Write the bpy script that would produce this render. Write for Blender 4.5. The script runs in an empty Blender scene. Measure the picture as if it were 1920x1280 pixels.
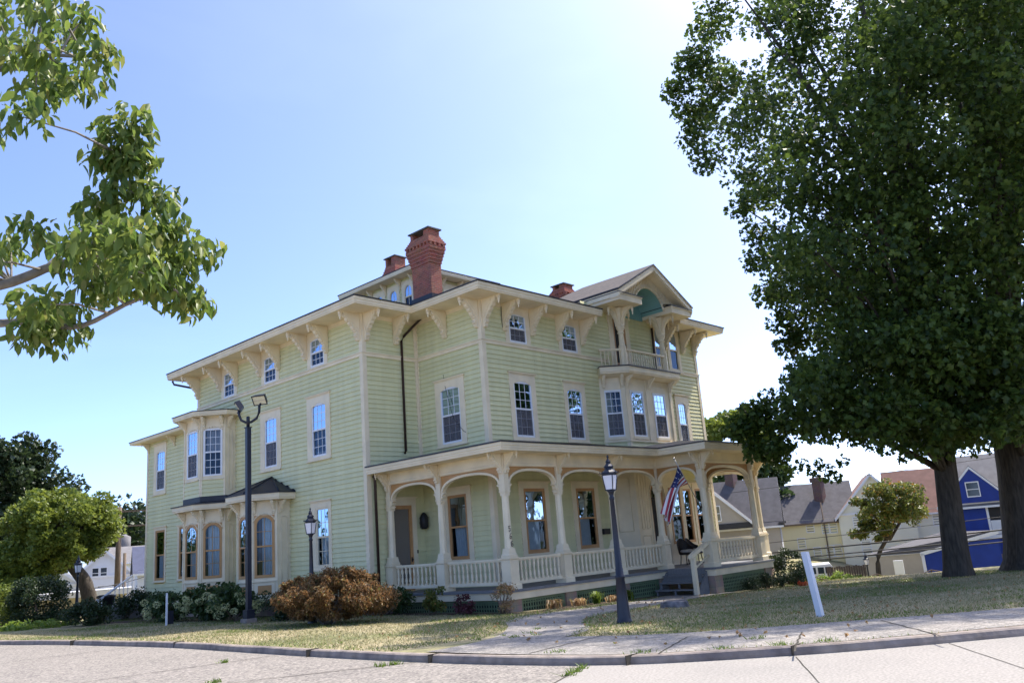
import bpy, math, random
import numpy as np
from mathutils import Vector, Matrix
R = math.radians
random.seed(11)
scene = bpy.context.scene
C = scene.collection

# ------------------------------------------------------------------ camera
cam = bpy.data.cameras.new('camera')
cam.sensor_width = 36.0
cam.lens = 1578.87 / 1920 * 36.0
cam.clip_start = 0.1
cam.clip_end = 4000
camo = bpy.data.objects.new('camera', cam)
C.objects.link(camo)
YAW, PITCH, ROLL = 0.8243, 0.2376, 0.0794
Rv = Vector((0.69063581, -0.71908245, -0.07708825))
Uv = Vector((-0.11837326, -0.21755402, 0.96884365))
Fv = Vector((0.71344933, 0.65999293, 0.23537073))
m = Matrix((Rv, Uv, -Fv)).transposed().to_4x4()
m.translation = (-19.3731, -19.2821, 0.0)
camo.matrix_world = m
scene.camera = camo

# ------------------------------------------------------------------ light
SUN_AZ, SUN_EL = 100.5, 57.0      # azimuth clockwise from +Y
w = bpy.data.worlds.new('World')
scene.world = w
w.use_nodes = True
nt = w.node_tree
nt.nodes.clear()
wo = nt.nodes.new('ShaderNodeOutputWorld')
bg = nt.nodes.new('ShaderNodeBackground')
sky = nt.nodes.new('ShaderNodeTexSky')
sky.sky_type = 'NISHITA'
sky.sun_disc = False
sky.sun_elevation = R(SUN_EL)
sky.sun_rotation = R(SUN_AZ)
sky.air_density = 0.36
sky.dust_density = 1.4
sky.ozone_density = 5.0
bg.inputs['Strength'].default_value = 0.135
# thin summer cirrus, laid out by sky direction
tc = nt.nodes.new('ShaderNodeTexCoord')
mp = nt.nodes.new('ShaderNodeMapping')
mp.inputs['Scale'].default_value = (1.2, 2.6, 5.0)
nz = nt.nodes.new('ShaderNodeTexNoise')
nz.inputs['Scale'].default_value = 1.6
nz.inputs['Detail'].default_value = 6
nz.inputs['Distortion'].default_value = 0.6
cr = nt.nodes.new('ShaderNodeValToRGB')
cr.color_ramp.elements[0].position = 0.5
cr.color_ramp.elements[0].color = (0, 0, 0, 1)
cr.color_ramp.elements[1].position = 0.85
cr.color_ramp.elements[1].color = (0.02, 0.02, 0.02, 1)
mx = nt.nodes.new('ShaderNodeMixRGB')
mx.inputs['Color2'].default_value = (7.5, 8.0, 8.8, 1)
nt.links.new(tc.outputs['Generated'], mp.inputs['Vector'])
nt.links.new(mp.outputs['Vector'], nz.inputs['Vector'])
nt.links.new(nz.outputs['Fac'], cr.inputs['Fac'])
nt.links.new(cr.outputs['Color'], mx.inputs['Fac'])
nt.links.new(sky.outputs['Color'], mx.inputs['Color1'])
nt.links.new(mx.outputs['Color'], bg.inputs['Color'])
nt.links.new(bg.outputs['Background'], wo.inputs['Surface'])

sl = bpy.data.lights.new('sun', 'SUN')
sl.energy = 2.0
sl.angle = R(0.53)
sl.color = (1.0, 0.93, 0.82)
so = bpy.data.objects.new('sun', sl)
C.objects.link(so)
sd = Vector((math.sin(R(SUN_AZ)) * math.cos(R(SUN_EL)), math.cos(R(SUN_AZ)) * math.cos(R(SUN_EL)), math.sin(R(SUN_EL))))
so.rotation_euler = sd.to_track_quat('Z', 'Y').to_euler()
so.location = sd * 60

scene.view_settings.view_transform = 'Standard'
scene.view_settings.look = 'None'
scene.view_settings.exposure = 2.02
scene.view_settings.gamma = 1.0
scene.cycles.max_bounces = 8
scene.cycles.transparent_max_bounces = 16

# ------------------------------------------------------------------ materials
M = {}
def mat(name, col, rough=0.6, var=0.0, vscale=3.0, col2=None, bump=0.0, bscale=20.0, spec=0.4, metal=0.0, detail=4.0, aniso=None):
    m = bpy.data.materials.new(name); m.use_nodes = True
    n = m.node_tree.nodes; l = m.node_tree.links
    b = n['Principled BSDF']
    b.inputs['Base Color'].default_value = (*col, 1)
    b.inputs['Roughness'].default_value = rough
    b.inputs['Specular IOR Level'].default_value = spec
    b.inputs['Metallic'].default_value = metal
    if var or bump:
        t = n.new('ShaderNodeTexCoord')
        src = t.outputs['Object']
        if aniso:
            mp = n.new('ShaderNodeMapping'); mp.inputs['Scale'].default_value = aniso
            l.new(src, mp.inputs['Vector']); src = mp.outputs['Vector']
    if var:
        z = n.new('ShaderNodeTexNoise'); z.inputs['Scale'].default_value = vscale; z.inputs['Detail'].default_value = detail
        l.new(src, z.inputs['Vector'])
        r = n.new('ShaderNodeValToRGB')
        c2 = col2 or tuple(c * (1 - var) for c in col)
        r.color_ramp.elements[0].position = 0.35; r.color_ramp.elements[1].position = 0.68
        r.color_ramp.elements[0].color = (*c2, 1); r.color_ramp.elements[1].color = (*col, 1)
        l.new(z.outputs['Fac'], r.inputs['Fac']); l.new(r.outputs['Color'], b.inputs['Base Color'])
    if bump:
        z2 = n.new('ShaderNodeTexNoise'); z2.inputs['Scale'].default_value = bscale; z2.inputs['Detail'].default_value = 5
        l.new(src, z2.inputs['Vector'])
        bp = n.new('ShaderNodeBump'); bp.inputs['Strength'].default_value = bump; bp.inputs['Distance'].default_value = 0.02
        l.new(z2.outputs['Fac'], bp.inputs['Height']); l.new(bp.outputs['Normal'], b.inputs['Normal'])
    M[name] = m
    return m
def leafmat(name, c1, c2, trans=0.35, c3=None, rough=0.45):
    m = bpy.data.materials.new(name); m.use_nodes = True
    n = m.node_tree.nodes; l = m.node_tree.links
    b = n['Principled BSDF']; o = n['Material Output']
    b.inputs['Roughness'].default_value = rough
    b.inputs['Specular IOR Level'].default_value = 0.35
    g = n.new('ShaderNodeNewGeometry'); r = n.new('ShaderNodeValToRGB')
    r.color_ramp.elements[0].color = (*c1, 1); r.color_ramp.elements[1].color = (*c2, 1)
    if c3:
        e = r.color_ramp.elements.new(0.86); e.color = (*c2, 1)
        r.color_ramp.elements[2].color = (*c3, 1)
    l.new(g.outputs['Random Per Island'], r.inputs['Fac'])
    l.new(r.outputs['Color'], b.inputs['Base Color'])
    t = n.new('ShaderNodeBsdfTranslucent'); mx = n.new('ShaderNodeMixShader'); mx.inputs['Fac'].default_value = trans
    hs = n.new('ShaderNodeHueSaturation'); hs.inputs['Value'].default_value = 1.7; hs.inputs['Hue'].default_value = 0.485
    l.new(r.outputs['Color'], hs.inputs['Color']); l.new(hs.outputs['Color'], t.inputs['Color'])
    l.new(b.outputs['BSDF'], mx.inputs[1]); l.new(t.outputs['BSDF'], mx.inputs[2]); l.new(mx.outputs['Shader'], o.inputs['Surface'])
    M[name] = m
def glassmat(name, tint=(0.75, 0.8, 0.82), refl=0.16, rough=0.02):
    m = bpy.data.materials.new(name); m.use_nodes = True
    n = m.node_tree.nodes; l = m.node_tree.links; n.remove(n['Principled BSDF']); o = n['Material Output']
    tr = n.new('ShaderNodeBsdfTransparent'); tr.inputs['Color'].default_value = (*tint, 1)
    gl = n.new('ShaderNodeBsdfGlossy'); gl.inputs['Roughness'].default_value = rough
    gl.inputs['Color'].default_value = (0.38, 0.52, 0.70, 1)
    f = n.new('ShaderNodeFresnel'); f.inputs['IOR'].default_value = 1.5
    ma = n.new('ShaderNodeMath'); ma.operation = 'MULTIPLY_ADD'; ma.use_clamp = True
    ma.inputs[1].default_value = 1.6; ma.inputs[2].default_value = refl - 0.06
    # slightly wavy old glass
    t = n.new('ShaderNodeTexCoord'); z = n.new('ShaderNodeTexNoise'); z.inputs['Scale'].default_value = 2.2; z.inputs['Detail'].default_value = 1
    bp = n.new('ShaderNodeBump'); bp.inputs['Strength'].default_value = 0.06; bp.inputs['Distance'].default_value = 0.1
    l.new(t.outputs['Object'], z.inputs['Vector']); l.new(z.outputs['Fac'], bp.inputs['Height']); l.new(bp.outputs['Normal'], gl.inputs['Normal'])
    mx = n.new('ShaderNodeMixShader')
    l.new(f.outputs['Fac'], ma.inputs[0]); l.new(ma.outputs[0], mx.inputs['Fac'])
    l.new(tr.outputs['BSDF'], mx.inputs[1]); l.new(gl.outputs['BSDF'], mx.inputs[2]); l.new(mx.outputs['Shader'], o.inputs['Surface'])
    M[name] = m
def screenmat(name, col, alpha):
    m = bpy.data.materials.new(name); m.use_nodes = True
    n = m.node_tree.nodes; l = m.node_tree.links; n.remove(n['Principled BSDF']); o = n['Material Output']
    tr = n.new('ShaderNodeBsdfTransparent'); d = n.new('ShaderNodeBsdfDiffuse'); d.inputs['Color'].default_value = (*col, 1)
    mx = n.new('ShaderNodeMixShader'); mx.inputs['Fac'].default_value = alpha
    l.new(tr.outputs['BSDF'], mx.inputs[1]); l.new(d.outputs['BSDF'], mx.inputs[2]); l.new(mx.outputs['Shader'], o.inputs['Surface'])
    M[name] = m
def brickmat(name, c1, c2, mortar, bw=0.2, bh=0.07, scale=1.0):
    m = bpy.data.materials.new(name); m.use_nodes = True
    n = m.node_tree.nodes; l = m.node_tree.links; b = n['Principled BSDF']
    t = n.new('ShaderNodeTexCoord'); g = n.new('ShaderNodeNewGeometry')
    sx = n.new('ShaderNodeSeparateXYZ'); cx = n.new('ShaderNodeCombineXYZ'); ad = n.new('ShaderNodeMath'); ad.operation = 'ADD'
    l.new(t.outputs['Object'], sx.inputs[0]); l.new(sx.outputs['X'], ad.inputs[0]); l.new(sx.outputs['Y'], ad.inputs[1])
    l.new(ad.outputs[0], cx.inputs['X']); l.new(sx.outputs['Z'], cx.inputs['Y'])
    k = n.new('ShaderNodeTexBrick'); k.inputs['Scale'].default_value = scale
    k.inputs['Color1'].default_value = (*c1, 1); k.inputs['Color2'].default_value = (*c2, 1); k.inputs['Mortar'].default_value = (*mortar, 1)
    k.inputs['Brick Width'].default_value = bw; k.inputs['Row Height'].default_value = bh; k.inputs['Mortar Size'].default_value = 0.007
    l.new(cx.outputs[0], k.inputs['Vector'])
    z = n.new('ShaderNodeTexNoise'); z.inputs['Scale'].default_value = 3; z.inputs['Detail'].default_value = 5
    l.new(t.outputs['Object'], z.inputs['Vector'])
    mx = n.new('ShaderNodeMixRGB'); mx.blend_type = 'MULTIPLY'; mx.inputs['Fac'].default_value = 0.55
    l.new(k.outputs['Color'], mx.inputs['Color1']); l.new(z.outputs['Color'], mx.inputs['Color2'])
    hs = n.new('ShaderNodeHueSaturation'); hs.inputs['Value'].default_value = 1.35
    l.new(mx.outputs['Color'], hs.inputs['Color'])
    l.new(hs.outputs['Color'], b.inputs['Base Color']); b.inputs['Roughness'].default_value = 0.85
    bp = n.new('ShaderNodeBump'); bp.inputs['Strength'].default_value = 0.4; bp.inputs['Distance'].default_value = 0.01; bp.invert = True
    l.new(k.outputs['Fac'], bp.inputs['Height']); l.new(bp.outputs['Normal'], b.inputs['Normal'])
    M[name] = m

def boardmat(name, col, col2, rough=0.55):
    # painted boards: every board a slightly different shade, faint vertical weathering streaks
    m = bpy.data.materials.new(name); m.use_nodes = True
    n = m.node_tree.nodes; l = m.node_tree.links; b = n['Principled BSDF']; b.inputs['Roughness'].default_value = rough
    b.inputs['Specular IOR Level'].default_value = 0.35
    g = n.new('ShaderNodeNewGeometry'); t = n.new('ShaderNodeTexCoord')
    mp = n.new('ShaderNodeMapping'); mp.inputs['Scale'].default_value = (3.2, 3.2, .35)
    z = n.new('ShaderNodeTexNoise'); z.inputs['Scale'].default_value = 1.0; z.inputs['Detail'].default_value = 6; z.inputs['Roughness'].default_value = .6
    l.new(t.outputs['Object'], mp.inputs['Vector']); l.new(mp.outputs['Vector'], z.inputs['Vector'])
    a = n.new('ShaderNodeMath'); a.operation = 'MULTIPLY_ADD'; a.inputs[1].default_value = .24
    l.new(g.outputs['Random Per Island'], a.inputs[0]); l.new(z.outputs['Fac'], a.inputs[2])
    r = n.new('ShaderNodeValToRGB'); r.color_ramp.elements[0].position = .36; r.color_ramp.elements[1].position = .88
    r.color_ramp.elements[0].color = (*col2, 1); r.color_ramp.elements[1].color = (*col, 1)
    l.new(a.outputs[0], r.inputs['Fac']); l.new(r.outputs['Color'], b.inputs['Base Color'])
    M[name] = m
boardmat('siding', (0.735, 0.70, 0.41), (0.615, 0.585, 0.335))
mat('trim', (0.87, 0.735, 0.51), 0.5, 0.16, 1.6, bump=0.05, bscale=40)
mat('white', (0.78, 0.78, 0.80), 0.4, 0.06, 4)
mat('tan', (0.52, 0.28, 0.105), 0.5, 0.12, 5)
mat('door_tan', (0.55, 0.29, 0.12), 0.45, 0.15, 5)
mat('roof_dark', (0.022, 0.024, 0.036), 0.45, 0.3, 4, bump=0.1)
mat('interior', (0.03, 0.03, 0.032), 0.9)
mat('curtain', (0.74, 0.80, 0.82), 0.9, 0.1, 6)
mat('blind', (0.42, 0.42, 0.44), 0.8)
mat('drape', (0.36, 0.22, 0.11), 0.9, 0.3, 3, aniso=(8, 8, 0.5))
glassmat('glass', (0.7, 0.74, 0.76), 0.05)
screenmat('screen', (0.17, 0.165, 0.18), 0.62)
screenmat('door_screen', (0.25, 0.22, 0.18), 0.8)
brickmat('brick', (0.40, 0.115, 0.065), (0.24, 0.07, 0.045), (0.33, 0.20, 0.16))
brickmat('far_brick', (0.13, 0.07, 0.06), (0.10, 0.055, 0.05), (0.17, 0.13, 0.12))
mat('cap_stone', (0.12, 0.13, 0.12), 0.8, 0.3, 6)
mat('shingle', (0.115, 0.092, 0.082), 0.9, 0.5, 5, (0.07, 0.062, 0.06), bump=0.3, bscale=30)
mat('lattice', (0.15, 0.21, 0.115), 0.6, 0.15, 5)
brickmat('stone', (0.36, 0.26, 0.19), (0.30, 0.215, 0.17), (0.22, 0.19, 0.16), 0.42, 0.2)
mat('deck', (0.20, 0.20, 0.205), 0.6, 0.2, 6, aniso=(1, 8, 1))
mat('ceiling', (0.42, 0.39, 0.29), 0.6)
mat('teal', (0.22, 0.42, 0.40), 0.6, 0.06, 3)
mat('bronze', (0.050, 0.024, 0.018), 0.4, 0.2, 4)
mat('lamp_black', (0.012, 0.014, 0.028), 0.38, 0.2, 8, spec=0.5)
mat('lamp_panel', (0.80, 0.77, 0.80), 0.5)
mat('led', (0.80, 0.72, 0.48), 0.35, 0.15, 20)
mat('black', (0.012, 0.012, 0.014), 0.5)
mat('number', (0.03, 0.024, 0.02), 0.4)
mat('steel', (0.5, 0.48, 0.45), 0.35, metal=0.8)
mat('flag_red', (0.36, 0.035, 0.05), 0.8)
mat('flag_white', (0.72, 0.70, 0.68), 0.8)
mat('flag_blue', (0.022, 0.03, 0.115), 0.8)
mat('wicker', (0.028, 0.022, 0.018), 0.6, 0.4, 30)
mat('cushion', (0.50, 0.46, 0.40), 0.9, 0.3, 8)
mat('bark', (0.085, 0.068, 0.052), 0.9, 0.55, 5, bump=1.0, bscale=7, aniso=(3, 3, 0.5))
mat('bark_grey', (0.27, 0.24, 0.20), 0.9, 0.4, 9, bump=0.6, bscale=20)
mat('stump_wood', (0.23, 0.21, 0.21), 0.9, 0.6, 7, bump=0.6, bscale=12)
mat('post_white', (0.74, 0.75, 0.80), 0.5, 0.06, 3)
mat('wood', (0.19, 0.14, 0.10), 0.85, 0.35, 5, bump=0.3, aniso=(4, 4, 0.6))
leafmat('maple_leaf', (0.024, 0.050, 0.011), (0.078, 0.125, 0.022), 0.45, (0.11, 0.16, 0.03))
leafmat('dogwood_leaf', (0.06, 0.115, 0.022), (0.15, 0.205, 0.042), 0.45, (0.19, 0.20, 0.06))
leafmat('left_maple_leaf', (0.085, 0.125, 0.018), (0.18, 0.225, 0.04), 0.35)
leafmat('dark_leaf', (0.018, 0.036, 0.013), (0.04, 0.065, 0.022), 0.2)
leafmat('shrub_leaf', (0.022, 0.05, 0.014), (0.06, 0.10, 0.028), 0.25)
leafmat('lime_leaf', (0.085, 0.15, 0.02), (0.19, 0.26, 0.04), 0.35)
leafmat('red_leaf', (0.09, 0.060, 0.022), (0.30, 0.175, 0.07), 0.35, (0.13, 0.155, 0.045))
leafmat('burgundy_leaf', (0.06, 0.016, 0.022), (0.13, 0.04, 0.045), 0.2)
leafmat('dry_leaf', (0.24, 0.15, 0.075), (0.40, 0.28, 0.13), 0.3, (0.15, 0.19, 0.05))
leafmat('autumn_mix_leaf', (0.065, 0.10, 0.02), (0.15, 0.165, 0.035), 0.3, (0.28, 0.15, 0.04))
leafmat('blossom', (0.32, 0.37, 0.16), (0.56, 0.55, 0.32), 0.25)
leafmat('flower_red', (0.5, 0.08, 0.03), (0.65, 0.2, 0.06), 0.2)
leafmat('grass_blade', (0.13, 0.15, 0.055), (0.33, 0.29, 0.16), 0.3, (0.43, 0.36, 0.235))
leafmat('green_blade', (0.07, 0.13, 0.018), (0.14, 0.21, 0.03), 0.3)

# ------------------------------------------------------------------ mesh helpers
class MB:
    def __init__(s): s.v = []; s.f = []; s.m = []; s.sm = []
    def add(s, vs, fs, mt, smooth=False):
        b = len(s.v); s.v += [tuple(v) for v in vs]
        for f in fs: s.f.append([b + i for i in f]); s.m.append(mt); s.sm.append(smooth)
    def quad(s, a, b, c, d, mt): s.add([a, b, c, d], [(0, 1, 2, 3)], mt)
    def poly(s, pts, mt): s.add(pts, [tuple(range(len(pts)))], mt)
    def box(s, x0, x1, y0, y1, z0, z1, mt):
        s.add([(x0, y0, z0), (x1, y0, z0), (x1, y1, z0), (x0, y1, z0), (x0, y0, z1), (x1, y0, z1), (x1, y1, z1), (x0, y1, z1)],
              [(0, 3, 2, 1), (4, 5, 6, 7), (0, 1, 5, 4), (1, 2, 6, 5), (2, 3, 7, 6), (3, 0, 4, 7)], mt)
    def fbox(s, F, u0, u1, z0, z1, n0, n1, mt):       # box in wall coordinates
        P = [F(u0, z0, n0), F(u1, z0, n0), F(u1, z0, n1), F(u0, z0, n1), F(u0, z1, n0), F(u1, z1, n0), F(u1, z1, n1), F(u0, z1, n1)]
        s.add(P, [(0, 1, 2, 3), (4, 7, 6, 5), (0, 4, 5, 1), (1, 5, 6, 2), (2, 6, 7, 3), (3, 7, 4, 0)], mt)
    def lathe(s, cx, cy, prof, mt, seg=16, sq=False, smooth=True, a0=0.0):
        # prof: (radius, z); sq: four sides with radius = half width
        n = 4 if sq else seg; vs = []
        for r, z in prof:
            for k in range(n):
                a = a0 + (math.pi / 4 + k * math.pi / 2 if sq else 2 * math.pi * k / n)
                q = r * (math.sqrt(2) if sq else 1)
                vs.append((cx + q * math.cos(a), cy + q * math.sin(a), z))
        fs = []
        for i in range(len(prof) - 1):
            for k in range(n):
                fs.append((i * n + k, i * n + (k + 1) % n, (i + 1) * n + (k + 1) % n, (i + 1) * n + k))
        fs.append(tuple(range(n))[::-1]); fs.append(tuple((len(prof) - 1) * n + k for k in range(n)))
        s.add(vs, fs, mt, smooth and not sq)
    def tube(s, pts, rad, mt, seg=8, smooth=True):
        pts = [Vector(p) for p in pts]
        if not hasattr(rad, '__len__'): rad = [rad] * len(pts)
        vs = []; up = Vector((0, 0, 1))
        for i, p in enumerate(pts):
            d = (pts[min(i + 1, len(pts) - 1)] - pts[max(i - 1, 0)])
            d = d.normalized() if d.length > 1e-9 else up
            a = d.cross(up if abs(d.z) < 0.95 else Vector((1, 0, 0))).normalized(); b = a.cross(d)
            for k in range(seg):
                t = 2 * math.pi * k / seg
                vs.append(p + (a * math.cos(t) + b * math.sin(t)) * rad[i])
        fs = []
        for i in range(len(pts) - 1):
            for k in range(seg):
                fs.append((i * seg + k, i * seg + (k + 1) % seg, (i + 1) * seg + (k + 1) % seg, (i + 1) * seg + k))
        fs.append(tuple(range(seg))[::-1]); fs.append(tuple((len(pts) - 1) * seg + k for k in range(seg)))
        s.add(vs, fs, mt, smooth)
    def prism(s, poly, T, d0, d1, mt):                # 2D polygon extruded: T(a,b,d) -> point
        n = len(poly)
        s.add([T(a, b, d0) for a, b in poly] + [T(a, b, d1) for a, b in poly],
              [tuple(range(n))[::-1], tuple(range(n, 2 * n))] + [(i, (i + 1) % n, n + (i + 1) % n, n + i) for i in range(n)], mt)
    def sweep(s, path, prof, mt, closed=False, caps=True, z=0.0):
        # path in plan, outward = right of travel; prof closed loop of (outward, z)
        n = len(path); P = [Vector(p) for p in path]; nm = []
        for i in range(n):
            ds = []
            if closed or i > 0: ds.append((P[i] - P[i - 1]).normalized())
            if closed or i < n - 1: ds.append((P[(i + 1) % n] - P[i]).normalized())
            rs = [Vector((d.y, -d.x)) for d in ds]
            if len(rs) == 2:
                mvec = (rs[0] + rs[1]).normalized(); k = 1 / max(0.25, mvec.dot(rs[0])); nm.append(mvec * k)
            else: nm.append(rs[0])
        k = len(prof); vs = []
        for i in range(n):
            for o, zz in prof: vs.append((P[i].x + nm[i].x * o, P[i].y + nm[i].y * o, z + zz))
        fs = []
        for i in range(n if closed else n - 1):
            j = (i + 1) % n
            for a in range(k): fs.append((i * k + a, j * k + a, j * k + (a + 1) % k, i * k + (a + 1) % k))
        if caps and not closed: fs.append(tuple(range(k))[::-1]); fs.append(tuple((n - 1) * k + a for a in range(k)))
        s.add(vs, fs, mt)
    def mesh(s, name, org=(0, 0, 0)):
        me = bpy.data.meshes.new(name)
        ox, oy, oz = org
        me.from_pydata([(x - ox, y - oy, z - oz) for x, y, z in s.v], [], s.f)
        keys = list(dict.fromkeys(s.m))
        for k in keys: me.materials.append(M[k])
        ix = {k: i for i, k in enumerate(keys)}
        me.polygons.foreach_set('material_index', [ix[k] for k in s.m])
        me.polygons.foreach_set('use_smooth', s.sm)
        me.update()
        return me
    def org(s):
        a = np.array(s.v); lo = a.min(0); hi = a.max(0)
        return (float((lo[0] + hi[0]) / 2), float((lo[1] + hi[1]) / 2), float(lo[2]))

WL = {}                                               # world locations of parents while building
def link(name, data, parent=None, loc=(0, 0, 0), rz=0.0):
    o = bpy.data.objects.new(name, data); C.objects.link(o)
    if parent is not None:
        pl = WL[parent.name]; o.parent = parent
        o.location = (loc[0] - pl[0], loc[1] - pl[1], loc[2] - pl[2])
    else: o.location = loc
    o.rotation_euler = (0, 0, rz)
    WL[o.name] = tuple(loc)
    return o
def part(name, mb, parent, label=None):
    if not mb.v: return None
    g = mb.org(); o = link(name, mb.mesh(name, g), parent, g)
    if label: o['label'] = label
    return o
def thing(name, label, cat, loc=(0, 0, 0), group=None):
    o = link(name, None, None, loc); o['label'] = label; o['category'] = cat
    if group: o['group'] = group
    return o
def single(name, mb, label, cat, group=None):
    o = part(name, mb, None, label); o['category'] = cat
    if group: o['group'] = group
    return o
def struct(name, mb, kind='structure', label=None):
    o = part(name, mb, None); o['kind'] = kind
    if label: o['label'] = label
    return o
def kids(o): return [c for c in bpy.data.objects if c.parent == o]
def copy_tree(o, parent=None):
    c = o.copy(); C.objects.link(c)
    if parent is not None: c.parent = parent
    for ch in kids(o): copy_tree(ch, c)
    return c

def frame(ox, oy, ux, uy):                            # wall coordinates: u to the right seen from outside, z up, n outward
    L = math.hypot(ux, uy); ux /= L; uy /= L; nx, ny = uy, -ux
    return lambda u, z, n=0.0: (ox + u * ux + n * nx, oy + u * uy + n * ny, z)

def arch_pts(a0, a1, b0, b1, rise, seg=10):
    if rise <= 0: top = [(a0, b1), (a1, b1)]
    else:
        w = (a1 - a0) / 2; c = (a0 + a1) / 2
        if rise >= w * 0.95:
            top = [(c - w * math.cos(math.pi * k / seg), b1 - rise + rise * math.sin(math.pi * k / seg)) for k in range(seg + 1)]
        else:
            r = (w * w + rise * rise) / (2 * rise); h = math.asin(min(1, w / r))
            top = [(c + r * math.sin(-h + 2 * h * k / seg), b1 - r + r * math.cos(-h + 2 * h * k / seg)) for k in range(seg + 1)]
    return [(a0, b0)] + top + [(a1, b0)]
def arch_frame(mb, F, u0, u1, z0, z1, a0, a1, b0, b1, rise, n0, n1, mt, seg=10, pts=None):
    I = pts or arch_pts(a0, a1, b0, b1, rise, seg)
    sz = I[1][1]
    O = [(u0, b0)]; inn = [I[0]]
    O.append((u0, sz)); inn.append(I[1])
    O.append((u0, z1)); inn.append(I[1])
    top = I[1:-1]
    for x, y in top[1:-1]:
        O.append((u0 + (u1 - u0) * (x - a0) / (a1 - a0), z1)); inn.append((x, y))
    O.append((u1, z1)); inn.append(I[-2])
    O.append((u1, I[-2][1])); inn.append(I[-2])
    O.append((u1, b0)); inn.append(I[-1])
    n = len(O)
    vs = [F(x, y, n1) for x, y in O] + [F(x, y, n1) for x, y in inn] + [F(x, y, n0) for x, y in inn] + [F(x, y, n0) for x, y in O]
    fs = []
    for i in range(n - 1):
        fs += [(i, i + 1, n + i + 1, n + i), (n + i, n + i + 1, 2 * n + i + 1, 2 * n + i), (3 * n + i, 3 * n + i + 1, i + 1, i)]
        fs.append((2 * n + i, 2 * n + i + 1, 3 * n + i + 1, 3 * n + i))
    mb.add(vs, fs, mt)
    if z0 < b0 - 1e-4: mb.fbox(F, u0, u1, z0, b0, n0, n1, mt)
    else: mb.add([F(u0, b0, n0), F(a0, b0, n0), F(a0, b0, n1), F(u0, b0, n1), F(a1, b0, n0), F(u1, b0, n0), F(u1, b0, n1), F(a1, b0, n1)], [(0, 1, 2, 3), (4, 5, 6, 7)], mt)
def arch_fill(mb, F, pts, n, mt): mb.poly([F(x, y, n) for x, y in pts], mt)

def window(F, a0, a1, b0, b1, rise, cols=3, rows=(3, 3), sash='white', fw=0.06, screen=True, depth=0.0, inside=None, glassy=True):
    """sash window in an opening: returns meshes for sash, panes, screen, inside"""
    S = MB(); G = MB(); K = MB(); N = MB()
    d = depth
    flat = rise and rise < 0.2
    gt = b1 - rise * 0.42 - fw * 0.35 if flat else b1 - fw
    gr = 0 if (flat or not rise) else max(0, rise - fw * 0.2)
    arch_frame(S, F, a0 - (.02 if flat else 0), a1 + (.02 if flat else 0), b0, b1, a0 + fw, a1 - fw, b0 + fw * 1.2, gt, gr, d - 0.05, d + 0.022, sash)
    mid = (b0 + b1) / 2 + 0.0
    S.fbox(F, a0 + fw, a1 - fw, mid - 0.03, mid + 0.03, d - 0.03, d + 0.026, sash)
    g0, g1 = a0 + fw, a1 - fw
    for lo, hi, rws, nn in ((mid + 0.03, gt, rows[0], d - 0.004), (b0 + fw * 1.2, mid - 0.03, rows[1], d - 0.016)):
        t = 0.0095
        for c in range(1, cols):
            u = g0 + (g1 - g0) * c / cols
            S.fbox(F, u - t, u + t, lo, hi - (0.01 if hi > mid else 0), nn - 0.012, nn + 0.006, sash)
        for r in range(1, rws):
            z = lo + (hi - lo) * r / rws
            S.fbox(F, g0, g1, z - t, z + t, nn - 0.011, nn + 0.005, sash)
    I = arch_pts(g0, g1, mid, gt, gr)
    arch_fill(G, F, I, d - 0.006, 'glass')
    G.quad(F(g0, b0 + fw, d - 0.02), F(g1, b0 + fw, d - 0.02), F(g1, mid, d - 0.02), F(g0, mid, d - 0.02), 'glass')
    if screen:
        K.quad(F(g0, b0 + fw, d + 0.004), F(g1, b0 + fw, d + 0.004), F(g1, mid - 0.03, d + 0.004), F(g0, mid - 0.03, d + 0.004), 'screen')
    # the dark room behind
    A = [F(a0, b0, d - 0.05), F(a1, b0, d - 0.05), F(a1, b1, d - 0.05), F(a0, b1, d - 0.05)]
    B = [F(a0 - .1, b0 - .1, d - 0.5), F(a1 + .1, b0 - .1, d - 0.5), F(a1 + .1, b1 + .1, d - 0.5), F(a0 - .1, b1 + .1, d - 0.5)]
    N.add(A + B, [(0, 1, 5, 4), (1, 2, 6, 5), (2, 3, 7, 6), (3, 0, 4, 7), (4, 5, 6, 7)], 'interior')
    if inside:
        for (c0, c1, zz0, zz1, mt, lean) in inside:
            k = 14; row = []
            for i in range(k + 1):
                q = i / k
                row.append((g0 + (g1 - g0) * (c0 + (c1 - c0) * q), -0.13 + 0.025 * math.sin(i * 2.1)))
            vs = [F(u, b0 + (b1 - b0) * zz0, d + n) for u, n in row] + [F(u + lean * (g1 - g0) * (0 if i < 1 else 1), b0 + (b1 - b0) * zz1, d + n) for i, (u, n) in enumerate(row)]
            N.add(vs, [(i, i + 1, k + 2 + i, k + 1 + i) for i in range(k)], mt)
    return S, G, K, N

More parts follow.
